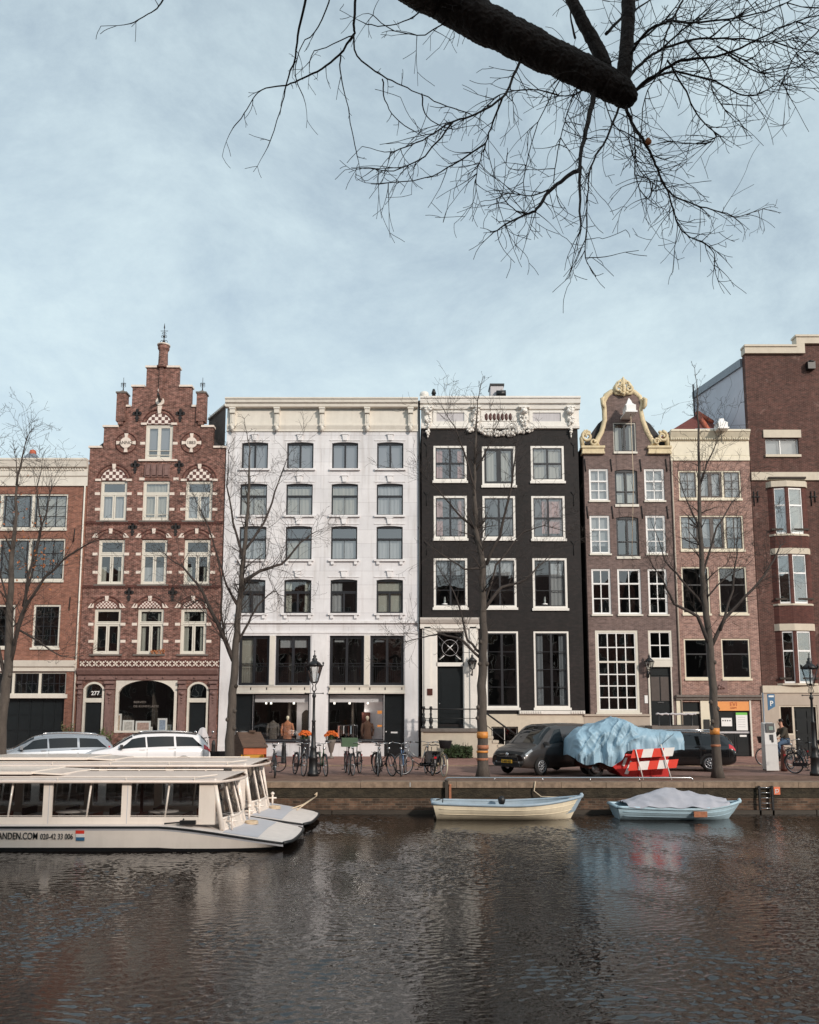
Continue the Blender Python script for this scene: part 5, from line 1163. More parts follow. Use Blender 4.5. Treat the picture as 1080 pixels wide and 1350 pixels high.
m = MB(); m.box(GW[0]-.08, GD[1]+.06, h.y-.05, h.y+.05, GW[3], GW[3]+.08); m.box(GW[0]-.08, GW[0], h.y-.05, h.y+.05, GW[2]-.08, GW[3]); m.box(GW[1], GD[0], h.y-.05, h.y+.05, 0, GW[3]); m.box(GD[1], GD[1]+.06, h.y-.05, h.y+.05, 0, GW[3]); m.box(GW[0]-.08, GW[1], h.y-.05, h.y+.05, GW[2]-.08, GW[2]); fr = m.build('door_frame', cream_stone, h.root)
m = MB(); m.quad((GW[0], h.y+.03, GW[2]), (GW[1], h.y+.03, GW[2]), (GW[1], h.y+.03, GW[3]), (GW[0], h.y+.03, GW[3])); m.build('side_light', glass, fr)
m = MB(); m.box(GD[0], GD[1], h.y+.08, h.y+.14, .02, GD[3]); 
for a in (.12, .62): 
    for b0_, b1_ in ((.2, 1.0), (1.15, GD[3]-.7), (GD[3]-.55, GD[3]-.2)): m.box(GD[0]+a*(GD[1]-GD[0]), GD[0]+(a+.27)*(GD[1]-GD[0]), h.y+.05, h.y+.08, b0_, b1_)
d_ = m.build('door', dark_door, h.root); k = MB(); k.lathe((GD[0]+.12, h.y+.03, 1.3), [(.02, -.03), (.045, 0), (.02, .03)], 8); k.build('handle', chrome, d_)
# shallow three-sided bay
xa, xm, xb = oh[0], h.x(1040.5, 770), oh[1]+.05; py_ = .55
zt, zb = h.z(637, 1035), h.z(903.5, 1045)
P = [(xa, h.y), (xa+.2, h.y-.16), (xm, h.y-.3), (xb-.22, h.y-.16), (xb, h.y)]
bay = MB(); win_levels = [(h.z(901, 1045), h.z(832.6, 1045)), (h.z(796.5, 1040), h.z(732, 1040)), (h.z(705, 1035), h.z(644.6, 1035))]
lv = sorted([zb, zt]+[v for w in win_levels for v in w])
def panel(mb, p, q, z0_, z1_, t0, t1, off, mi=0, th=.05):
    a = Vector((p[0], p[1], 0)); b = Vector((q[0], q[1], 0)); d_ = (b-a); n_ = Vector((d_.y, -d_.x, 0)).normalized()
    A_ = a+d_*t0; B_ = a+d_*t1; c_ = (A_+B_)/2+n_*(off-th/2); c_.z = (z0_+z1_)/2
    mb.obox(c_, (B_-A_)/2, n_*th/2, (0, 0, (z1_-z0_)/2), mi)
for p, q in ((P[0], P[1]), (P[1], P[2]), (P[2], P[3]), (P[3], P[4])):
    small = abs(q[0]-p[0]) < .4
    cur_ = zb
    for (w0, w1) in win_levels:
        panel(bay, p, q, cur_, w0, 0, 1, 0, 0, .25)
        if small: panel(bay, p, q, w0, w1, 0, 1, 0, 0, .25)
        else: panel(bay, p, q, w0, w1, 0, .12, 0, 0, .25); panel(bay, p, q, w0, w1, .88, 1, 0, 0, .25)
        cur_ = w1
    if zt > cur_: panel(bay, p, q, cur_, zt, 0, 1, 0, 0, .25)
bo = bay.build('bay', bay_brick, h.root)
for li, (w0, w1) in enumerate(win_levels):
    for p, q in ((P[1], P[2]), (P[2], P[3])):
        f = MB(); fm_ = .04
        for a, b in ((.12, .17), (.83, .88)): panel(f, p, q, w0, w1, a, b, -.03)
        panel(f, p, q, w0, w0+.1, .17, .83, -.03); panel(f, p, q, w1-.08, w1, .17, .83, -.03); zz = w0+(w1-w0)*.62; panel(f, p, q, zz-.04, zz+.04, .17, .83, -.03)
        fo = f.build('window', bright_white, h.root); g = MB(); panel(g, p, q, w0+.1, w1-.08, .17, .83, -.05, 0, .004); g.build('pane', glass_sky, fo)
        if li == 2: g = MB(); panel(g, p, q, w0+.1, w1-.08, .19, .81, -.16, 0, .01); g.build('blind', net, fo)
m = MB(); m.box(xa+.1, xb-.1, h.y+.31, h.y+.36, zb, zt); 
for zz in lv[1::2]: m.prism([(0, 0)]*0 or [(xa+.05, zz+.2), (xb-.05, zz+.2), (xb-.05, zz+.3), (xa+.05, zz+.3)], h.y-.2, h.y+.3)
m.build('bay_interior', interior_m, h.root)
m = MB()
def slab(z0_, z1_, e):
    P2 = [(xa-e, h.y), (xa+.18-e, h.y-.18-e), (xm, h.y-.32-e), (xb-.2+e, h.y-.18-e), (xb+e, h.y)]; n_ = 5
    m.add([(x, y, z0_) for x, y in P2]+[(x, y, z1_) for x, y in P2], [tuple(range(n_))[::-1], tuple(range(n_, 2*n_))]+[(i, i+1, i+1+n_, i+n_) for i in range(n_-1)])
slab(h.z(643.5, 1035), h.z(636, 1035), .06)
for (za, zb2) in ((731.5, 723.8), (832, 823)): slab(h.z(za, 1042), h.z(zb2, 1042), .02)
for w0, w1 in win_levels: slab(w0-.1, w0-.002, .02)
m.split('bay_band', cream_stone, h.root)
m = MB(); 
for px, py in ((992.5, 655), (1068, 655)): x_, z_ = XZ(px+4, py, h.y); m.tube([(x_-.2, h.y-.03, z_), (x_+.2, h.y-.03, z_)], .03, 5); m.tube([(x_-.1, h.y-.03, z_+.3), (x_-.1, h.y-.03, z_-.5)], .03, 5); m.tube([(x_+.1, h.y-.03, z_+.3), (x_+.1, h.y-.03, z_-.3)], .03, 5)
m.split('wall_anchor', iron_anchor, h.root)
m = MB(); x_, z_ = XZ(1067, 484, h.y); m.box(x_-.2, x_+.2, h.y-.3, h.y, z_-.2, z_+.2); m.lathe((x_, h.y-.15, z_+.2), [(.26, 0), (.05, .12)], 6); m.build('wall_vent', black_iron, h.root)
# plain neighbours closing the row outside the picture, and the far bank behind the camera (seen in the panes and the water)
def plain(name_label, x0, x1, y, ht_, mat_, sgn, cols):
    r_ = empty('canal_house', ((x0+x1)/2, y, 0), name_label, 'house')
    hl = []; m = MB(); w = (x1-x0)/cols
    for i in range(cols):
        for j in range(int(ht_/3.3)): z0_ = .9+j*3.3; hl.append((x0+w*(i+.5)-.6, x0+w*(i+.5)+.6, z0_, z0_+1.9, 0))
    yy = y if sgn > 0 else y-.3
    wall(m, x0, x1, -.05, ht_, hl, yy, .3); y0, y1 = (y, y+11) if sgn > 0 else (y-11, y)
    m.box(x0+.01, x1-.01, y0+(.31 if sgn > 0 else 0), y1-(.31 if sgn < 0 else 0), -.05, ht_-.1, 1); m.build('wall', [mat_, flank_brick], r_)
    g = MB(); f = MB()
    for a, b, c, d in [q[:4] for q in hl]:
        yg = y+.12*sgn; pts = [(a, yg, c), (b, yg, c), (b, yg, d), (a, yg, d)]; g.add(pts, [(0, 1, 2, 3)])
        y_a, y_b = sorted((y+.04*sgn, y+.1*sgn))
        for q in ((a, a+.08, c, d), (b-.08, b, c, d), (a+.08, b-.08, c, c+.08), (a+.08, b-.08, d-.08, d), ((a+b)/2-.03, (a+b)/2+.03, c+.08, d-.08)): f.box(q[0], q[1], y_a, y_b, q[2], q[3])
    wf = f.build('window_frames', window_white, r_); g.build('window_panes', car_glass, wf)
    return r_
plain('plain orange brick house beyond the left edge of the row', -34, XZ(-152, 800, YF)[0]-.02, YF, 14.5, orange_brick, 1, 4)
nx = -57.5
for i, (w, hh, mt) in enumerate(((8, 19, black_brick), (6, 17.5, mauve_brick), (7.5, 20, red_brick), (9, 18.5, mauve_brick), (6.5, 20.5, black_brick), (8, 18, red_brick), (7, 19.5, mauve_brick), (8, 20, red_brick), (8, 18, black_brick), (9, 19.5, mauve_brick), (8, 18.5, red_brick), (10, 20, black_brick), (8, 19, mauve_brick), (9, 18, red_brick), (8, 20, black_brick))):
    plain('%s house on the near quay behind the viewer, %s from the left' % (['tall black brick', 'low mauve brick', 'red brick', 'wide pink brick', 'slim tall black brick', 'low orange brick', 'taller mauve brick', 'tall red brick', 'low black brick', 'broad mauve brick', 'mid height red brick', 'broadest black brick', 'mauve brick', 'low red brick', 'tall end black brick'][i], ['one', 'two', 'three', 'four', 'five', 'six', 'seven', 'eight', 'nine', 'ten', 'eleven', 'twelve', 'thirteen', 'fourteen', 'fifteen'][i]), nx, nx+w-.02, -15.5, hh, mt, -1, 3); nx += w

# ================================================================== GROUND, QUAY, WATER
def sheet(name, x0, x1, y0, y1, z, mt, nx=1, ny=1):
    m = MB(); m.add([(x0+(x1-x0)*i/nx, y0+(y1-y0)*j/ny, z) for j in range(ny+1) for i in range(nx+1)], [(j*(nx+1)+i, j*(nx+1)+i+1, (j+1)*(nx+1)+i+1, (j+1)*(nx+1)+i) for j in range(ny) for i in range(nx)])
    return tag(m.build(name, mt), kind='structure')
sheet('ground', -900, 900, YQ+.4, 1500, -.06, strip_brick)
sheet('near_bank', -900, 900, -900, 2.0, -.006, strip_brick)
YK = 35.3
m = MB(); m.box(-200, 200, YK, YF+.3, -.05, .0); tag(m.build('pavement', sidewalk_brick), kind='structure')
m = MB(); m.box(-200, 200, YK-.18, YK-.002, -.05, -.002); tag(m.build('kerb', cap_stone), kind='structure')
sheet('road', -200, 200, 29.7, YK-.18, -.045, road_brick)
sheet('parking_strip', -200, 200, YQ+.45, 29.7, -.04, strip_brick)
m = MB()
x = -60.0; g = random.Random(3)
while x < 60:
    w = 1.1+g.random()*.9; m.box(x, x+w-.012, YQ-.06-g.random()*.015, YQ+.44, -.19, -.002-g.random()*.016); x += w
tag(m.build('quay_edge', cap_stone), kind='structure')
m = MB(); m.box(-200, 200, YQ+.0, YQ+.5, -3, -.501); m.box(-200, 200, YQ-.02, YQ+.3, -.5, -.191, 1)
tag(m.build('quay_wall', [quay_brick, moss]), kind='structure')
m = MB(); x = -40.0
while x < 40: w = 3+g.random()*2; m.box(x, x+w-.03, YQ-.16, YQ-.025, ZW-.2, ZW+.12+g.random()*.02); x += w
tag(m.build('quay_timber', wet_wood), kind='structure')
m = MB(); m.box(-200, 200, 1.5, 2.0, -3, -.02); tag(m.build('near_quay_wall', quay_brick), kind='structure')
# water
wm = bpy.data.materials.new('canal_water'); wm.use_nodes = True; t = wm.node_tree; t.nodes.clear()
o = N(t, 'ShaderNodeOutputMaterial'); p = N(t, 'ShaderNodeBsdfPrincipled'); t.links.new(p.outputs[0], o.inputs[0])
p.inputs['Base Color'].default_value = (.012, .008, .006, 1); p.inputs['Roughness'].default_value = .02; p.inputs['IOR'].default_value = 1.7
p.inputs['Specular IOR Level'].default_value = .5
tcn = N(t, 'ShaderNodeTexCoord')
def wnoise(scale, st, rot, det, rough=.5, dist=0.0):
    mp = N(t, 'ShaderNodeMapping'); mp.inputs['Scale'].default_value = st; mp.inputs['Rotation'].default_value = (0, 0, rot)
    n = N(t, 'ShaderNodeTexNoise'); n.inputs['Scale'].default_value = scale; n.inputs['Detail'].default_value = det; n.inputs['Roughness'].default_value = rough; n.inputs['Distortion'].default_value = dist
    t.links.new(tcn.outputs['Object'], mp.inputs[0]); t.links.new(mp.outputs[0], n.inputs[0]); return n
nA = wnoise(3.4, (.6, 1.2, 1), radians(14), 2, .5, .3); nB = wnoise(12, (.8, 1.15, 1), radians(-18), 3, .6, .5); nC = wnoise(.28, (1, 1, 1), .3, 3)
b1_ = N(t, 'ShaderNodeBump'); b1_.inputs['Distance'].default_value = .004; b2_ = N(t, 'ShaderNodeBump'); b2_.inputs['Distance'].default_value = .006
rC = N(t, 'ShaderNodeMapRange'); rC.inputs['From Min'].default_value = .35; rC.inputs['From Max'].default_value = .65; rC.inputs['To Min'].default_value = .45; rC.inputs['To Max'].default_value = 1.0
t.links.new(nC.outputs[0], rC.inputs[0]); t.links.new(rC.outputs[0], b1_.inputs['Strength']); t.links.new(rC.outputs[0], b2_.inputs['Strength'])
t.links.new(nA.outputs[0], b1_.inputs['Height']); t.links.new(nB.outputs[0], b2_.inputs['Height']); t.links.new(b1_.outputs[0], b2_.inputs['Normal']); t.links.new(b2_.outputs[0], p.inputs['Normal'])
import numpy as np
def rippled_water(x0, x1, dx, y0, y1, dy):
    rs = np.random.RandomState(4); xs = np.arange(x0, x1+1e-6, dx); ys = np.arange(y0, y1+1e-6, dy); X_, Y_ = np.meshgrid(xs, ys)
    # slow wobble of the coordinates keeps the crests from running straight
    wx = X_+.25*np.sin(.9*Y_+.7*X_)+.12*np.sin(2.3*X_-1.7*Y_+1); wy = Y_+.25*np.sin(.8*X_-.6*Y_+2)+.12*np.sin(2.1*Y_+1.9*X_)
    Z_ = np.zeros_like(X_); g1 = np.zeros_like(X_)
    for _ in range(9): a = rs.uniform(0, 2*pi); k = 2*pi/rs.uniform(2.2, 7.0); g1 += np.sin(k*(X_*cos(a)+Y_*sin(a))+rs.uniform(0, 6.3))
    g1 = np.clip(.85+.27*g1, .25, 1.6)
    for i in range(110):
        L = .078*(7.0**rs.uniform(0, 1)); k = 2*pi/L; a = radians(112)+rs.normal()*radians(46); s = WAVE_SLOPE*(1.15 if L < .19 else .22)/k
        Z_ += s*np.sin(k*(wx*cos(a)+wy*sin(a))+rs.uniform(0, 6.3))
    ed = np.minimum(np.minimum(X_-x0, x1-X_), np.minimum(Y_-y0, (y1-Y_)*9)); Z_ *= g1*np.clip(ed/1.5, 0, 1)
    n, m_ = X_.shape; me = bpy.data.meshes.new('canal_water'); me.vertices.add(n*m_)
    me.vertices.foreach_set('co', np.stack([X_, Y_, Z_+ZW], -1).astype(np.float32).ravel())
    i = np.arange(n-1)[:, None]*m_+np.arange(m_-1)[None]; q = np.stack([i, i+1, i+m_+1, i+m_], -1).reshape(-1, 4); c = len(q)
    me.loops.add(c*4); me.loops.foreach_set('vertex_index', q.ravel().astype(np.int32)); me.polygons.add(c); me.polygons.foreach_set('loop_start', np.arange(0, c*4, 4, dtype=np.int32))
    me.polygons.foreach_set('use_smooth', np.ones(c, dtype=bool)); me.update(calc_edges=True)
    me.materials.append(wm); o = bpy.data.objects.new('canal_water', me); C.objects.link(o); return tag(o, kind='structure')
WAVE_SLOPE = .024
WX0, WX1, WY0, WY1 = -15.5, 15.5, 7.0, YQ+.04
rippled_water(WX0, WX1, .034, WY0, WY1, .028)
m = MB()
for a, b, c, d in ((-300, WX0, 1.8, YQ+.2), (WX1, 300, 1.8, YQ+.2), (WX0, WX1, 1.8, WY0)): m.quad((a, c, ZW), (b, c, ZW), (b, d, ZW), (a, d, ZW))
tag(m.build('canal_water', wm), kind='structure')

# ================================================================== TREES
def curve_pts(a, b, n, bend, g):
    a = Vector(a); b = Vector(b); d = b-a; L = d.length; o = Vector((g.uniform(-1, 1), g.uniform(-1, 1), g.uniform(-1, 1)))*L*bend
    return [a+d*(i/n)+o*sin(pi*i/n)+Vector((g.uniform(-1, 1), g.uniform(-1, 1), g.uniform(-1, 1)))*L*.018 for i in range(n+1)]
def twig(mb, g, p, d, L, r, lev, up, rmin, minr_sides=3, dens=1.0, yk=1.0, seg=.22):
    n = max(3, int(L/seg)) if (L > .5 or seg < .1) else 3; wob = 1 if seg > .1 else .8
    pts = [p]; dd = d.normalized(); q = p.copy(); n = n+1; bend = Matrix.Rotation(g.uniform(-.22, .22)*min(1, 4/n), 3, Vector((g.uniform(-.4, .4), 1, g.uniform(-.4, .4))))
    for i in range(n):
        dd = (bend @ dd+Vector((g.uniform(-1, 1), g.uniform(-1, 1)*yk, g.uniform(-1, 1)))*.13*wob+Vector((0, 0, up))*.09).normalized()
        q = q+dd*(L/n); pts.append(q.copy())
    mb.tube(pts, [max(rmin, r*(1-.75*i/n)) for i in range(n+1)], 5 if r > .02 else 3, cap=False)
    if lev > 0:
        k = max(1, int(g.uniform(2.2, 4.2)*dens*(1 if L > .3 else .6)))
        for _ in range(k):
            i = g.randint(1, n); s_ = (pts[i]-pts[i-1]).normalized(); o = s_.orthogonal().normalized(); o = Matrix.Rotation(g.random()*2*pi, 3, s_) @ o; o.y *= yk
            a = g.uniform(.5, 1.05); twig(mb, g, pts[i], s_*cos(a)+o*sin(a), L*g.uniform(.38, .7), max(rmin, r*.55*(1-.5*i/n)), lev-1, up, rmin, dens=dens, yk=yk, seg=seg)
def street_tree(label, Y, trunk, limbs, r0, seed, rt=.02, nt=26, tl=1.1, extra=None, tape=()):
    g = random.Random(seed); b = PX(trunk[0][0], trunk[0][1], Y)
    root = empty('canal_tree', (b.x, Y, -.04), label, 'tree', 'bare trees along the quay')
    T = [PX(x, y, Y) for x, y in trunk]; T[0].z = -.1
    m = MB(); n = len(T)
    hs = [max(0, (p.z+.1)/(T[-1].z+.1)) for p in T]
    P = []; R = []
    for i in range(n-1):
        for k in range(4):
            f_ = k/4; q = T[i].lerp(T[i+1], f_); hh = hs[i]*(1-f_)+hs[i+1]*f_
            P.append(q+Vector((g.uniform(-1, 1), g.uniform(-1, 1), 0))*.02); R.append(max(.012, r0*((1-hh)**.85*.92+.08*(1-hh))+ (.07*max(0, 1-q.z/.35) if q.z < .35 else 0)))
    P.append(T[-1]); R.append(rt*.4)
    m.tube(P, R, 10); 
    for k in range(5):
        i = g.randint(4, max(5, len(P)//3)); m.lathe((P[i].x+R[i]*g.choice((-.8, .8)), P[i].y-R[i]*.5, P[i].z-.08), [(.02, 0), (.07, .04), (.08, .1), (.02, .17)], 6)
    m.build('trunk', bark, root)
    c = MB()
    allp = []
    for lp in limbs:
        r_ = lp[0]*.78; pts = [PX(x, y, Y) for x, y in lp[1]]; dy = g.uniform(-.35, .35)
        L_ = len(pts)
        for i in range(L_): pts[i].y += dy*i
        Q = []; 
        for i in range(L_-1):
            for k in range(3): Q.append(pts[i].lerp(pts[i+1], k/3)+Vector((g.uniform(-1, 1), g.uniform(-1, 1), g.uniform(-1, 1)))*.025*(1 if i+k else 0))
        Q.append(pts[-1]); c.tube(Q, [r_*(1-.85*i/(len(Q)-1))+.004 for i in range(len(Q))], 7)
        allp.append((Q, r_))
    H_ = [(P[i], R[i]) for i in range(len(P)) if hs and P[i].z > T[-1].z*.42]
    for Q, r_ in allp:
        k = int(len(Q)*1.6)
        for _ in range(k):
            i = g.randint(1, len(Q)-1); d_ = (Q[i]-Q[i-1]).normalized(); o_ = Vector((g.uniform(-1, 1), g.uniform(-1, 1)*.8, g.uniform(-.4, 1))).normalized()
            twig(c, g, Q[i], d_*.8+o_*.9, tl*g.uniform(.6, 1.6), max(.008, r_*.26*(1-.6*i/len(Q))), 3, .6, .0042, dens=.8)
        twig(c, g, Q[-1], (Q[-1]-Q[-2]), tl*.6, .012, 2, .5, .0042)
    for _ in range(nt):
        q, r_ = g.choice(H_); o_ = Vector((g.uniform(-1, 1), g.uniform(-1, 1)*.8, g.uniform(.3, 1.2))).normalized()
        fz = (q.z/T[-1].z); twig(c, g, q, o_, tl*g.uniform(.6, 1.5)*(1.2-fz), max(.009, min(.03, r_*.36)), 3, .7, .0042, dens=.8)
    c.build('crown', twig_m, root)
    for py, hh, mt, nm in tape:
        q = PX(trunk[0][0], py, Y); i = min(range(len(P)), key=lambda k: abs(P[k].z-q.z)); w = MB()
        w.lathe((P[i].x, P[i].y, q.z-hh/2), [(R[i]+.012, 0), (R[i]+.016, hh*.5), (R[i]+.012, hh)], 14); w.build(nm, mt, root)
    return root, allp, c
street_tree('bare multi stemmed tree at the left edge, a few dry leaves still on it', 28.2,
    [(1, 1024), (1, 970), (5, 921), (12, 880), (12, 812), (15, 744), (21, 676), (22, 608), (18, 588)],
    [(.09, [(12, 880), (22, 840), (34, 805), (39, 761), (52, 712), (65, 676), (72, 640)]), (.05, [(22, 640), (28, 600), (36, 570)]), (.08, [(14, 875), (32, 812), (68, 765), (95, 744), (126, 727), (150, 722)]),
     (.09, [(8, 900), (-4, 850), (-8, 780), (-20, 700), (-25, 640)]), (.05, [(30, 800), (44, 740), (50, 690), (42, 640), (46, 600)]), (.04, [(12, 800), (0, 740), (-3, 680), (4, 620)]), (.05, [(24, 830), (50, 846), (75, 862), (98, 868)])], .21, 11, nt=44)
street_tree('bare tree before the left edge of the white house, behind the wooden cargo box', 28.6,
    [(301, 1022), (304, 960), (307, 915), (310, 874), (313, 820), (318, 772), (322, 731), (325, 690), (329, 642), (329, 591), (322, 552)],
    [(.11, [(308, 871), (296, 840), (278, 799), (267, 775), (247, 751), (232, 742)]), (.09, [(318, 768), (342, 751), (369, 741), (393, 710), (414, 693)]), (.06, [(312, 850), (329, 820), (340, 799), (362, 780), (372, 786)]),
     (.06, [(324, 724), (346, 687), (359, 642), (368, 608), (374, 585)]), (.06, [(321, 735), (308, 690), (301, 642), (303, 600)]), (.05, [(296, 840), (294, 800), (298, 770), (294, 735), (284, 700)]), (.04, [(278, 799), (262, 790), (245, 800), (228, 790)]), (.05, [(314, 800), (300, 772), (292, 740), (276, 690), (262, 660)])], .175, 5, nt=56)
street_tree('bare tree in front of the black house, trunk banded with rusty orange marks', 28.6,
    [(637, 1021), (636, 961), (635, 904), (638, 847), (637, 798), (636, 741), (628, 700), (625, 643), (627, 586), (630, 529), (636, 500)],
    [(.08, [(640, 802), (662, 773), (695, 761), (716, 740), (735, 722)]), (.08, [(641, 745), (658, 708), (670, 660), (676, 620), (680, 586)]), (.06, [(635, 862), (617, 843), (607, 798), (596, 770), (580, 745)]),
     (.06, [(634, 868), (609, 842), (581, 834), (560, 838), (536, 843)]), (.05, [(628, 700), (601, 675), (580, 650), (564, 635)]), (.05, [(636, 750), (612, 752), (590, 740), (570, 728)]), (.05, [(627, 650), (612, 600), (598, 570), (586, 555)]), (.05, [(638, 800), (655, 745), (690, 700), (720, 690), (752, 700)]), (.04, [(628, 620), (645, 585), (656, 560)])], .2, 21, nt=66,
    tape=((969, .22, tape_orange, 'orange_band'), (985, .14, rust_band, 'rust_band'), (991, .07, tape_orange, 'orange_band'), (1001, .08, rust_band, 'rust_band')))
street_tree('bare tree in front of the pink brick house, wrapped with yellow orange tape', 28.6,
    [(947, 1022), (943, 960), (941, 926), (937, 856), (930, 802), (925, 740), (922, 657), (921, 574), (920, 524), (916, 485)],
    [(.09, [(935, 850), (916, 814), (883, 798), (866, 770), (850, 752)]), (.09, [(938, 852), (958, 814), (987, 785), (1016, 756), (1037, 719), (1044, 712)]), (.06, [(950, 831), (970, 777), (979, 727), (984, 690)]),
     (.06, [(929, 800), (903, 765), (884, 735), (872, 690)]), (.05, [(926, 760), (950, 694), (974, 657), (990, 640)]), (.04, [(924, 700), (905, 660), (893, 630)]), (.04, [(923, 640), (936, 600), (944, 580)]), (.04, [(930, 790), (955, 762), (985, 745)])], .165, 31, nt=50,
    tape=((964, .22, tape_orange, 'orange_tape'), (983, .08, rust_band, 'pale_tape')))
for i, (src, x, y, rz, lb) in enumerate(((1, -15, -4, 2.0, 'bare tree on the near bank behind the viewer, far left'), (2, -7, -5, 1.0, 'bare tree on the near bank behind the viewer, left of the middle'), (3, 3, -4.5, 3.0, 'bare tree on the near bank behind the viewer, just right of the middle'), (1, 11, -5, .5, 'bare tree on the near bank behind the viewer, to the right'), (2, 20, -4, 4.0, 'bare tree on the near bank behind the viewer, far right'))):
    s0 = [o for o in C.objects if o.name.startswith('canal_tree')][src]; c = copy_tree(s0); c.location = (x, y, 0); c.rotation_euler = (0, 0, rz); c['label'] = lb
lv_ = MB(); g = random.Random(2)
def leaf(mb, p, s, g):
    a = Vector((g.uniform(-1, 1), g.uniform(-1, 1), g.uniform(-1, 1))).normalized()*s; b = a.orthogonal().normalized()*s*.55
    mb.add([p-a, p+b, p+a, p-b], [(0, 1, 2, 3)])
rt_ = [o for o in C.objects if o.name.startswith('canal_tree')][0]
for _ in range(70): leaf(lv_, PX(g.gauss(50, 22), g.gauss(742, 14), 28.2+g.uniform(-.5, .5)), .06, g)
for _ in range(30): leaf(lv_, PX(g.gauss(30, 25), g.gauss(685, 20), 28.2+g.uniform(-.5, .5)), .05, g)
lv_.build('leaves', leaf_brown, rt_)

# near tree whose limb hangs over the water
g = random.Random(77); YB = 5.0
root = empty('overhanging_tree', (-3.9, .6, 0), 'large dark bare tree on the near bank whose thick cut limb hangs down from above', 'tree')
def B_(px, py, dy=0): return PX(px, py, YB+dy)
main = [Vector((-3.9, .6, 0)), Vector((-3.8, .8, 3)), Vector((-3.5, 1.3, 6)), Vector((-2.6, 2.2, 7.7)), Vector((-1.2, 3.6, 8.1)), B_(500, -60, -.5), B_(575, -8), B_(640, 32), B_(700, 62), B_(760, 90), B_(806, 112), B_(828, 128)]
rad = [.36, .31, .27, .22, .18, .155, .135, .125, .112, .1, .095, .075]
P = []; R = []
for i in range(len(main)-1):
    n = 6
    for k in range(n):
        f_ = k/n; q = main[i].lerp(main[i+1], f_); P.append(q+Vector((g.uniform(-1, 1), g.uniform(-1, 1), g.uniform(-1, 1)))*.008); R.append((rad[i]*(1-f_)+rad[i+1]*f_)*g.uniform(.96, 1.05))
P.append(main[-1]); R.append(.075); P.append(B_(836, 137)); R.append(.045)
m = MB(); m.tube(P, R, 20)
m.tube([B_(700, 62), B_(698, 44), B_(694, 34)], [.1, .07, .045], 10)
m.tube([B_(818, 118), B_(824, 94), B_(828, 40), B_(829, -10), B_(826, -120)], [.06, .052, .046, .048, .04], 12)
m.tube([B_(803, 100), B_(788, 62), B_(766, 25), B_(748, -12), B_(700, -120)], [.055, .046, .04, .038, .03], 12)
o_ = m.build('trunk', near_bark, root)
sub = o_.modifiers.new('grain', 'SUBSURF'); sub.levels = 1; sub.render_levels = 3
tx = bpy.data.textures.new('bark_relief', 'CLOUDS'); tx.noise_scale = .022; tx.noise_depth = 4
dm = o_.modifiers.new('relief', 'DISPLACE'); dm.texture = tx; dm.strength = .018; dm.mid_level = .5; dm.texture_coords = 'LOCAL'
tw = MB()
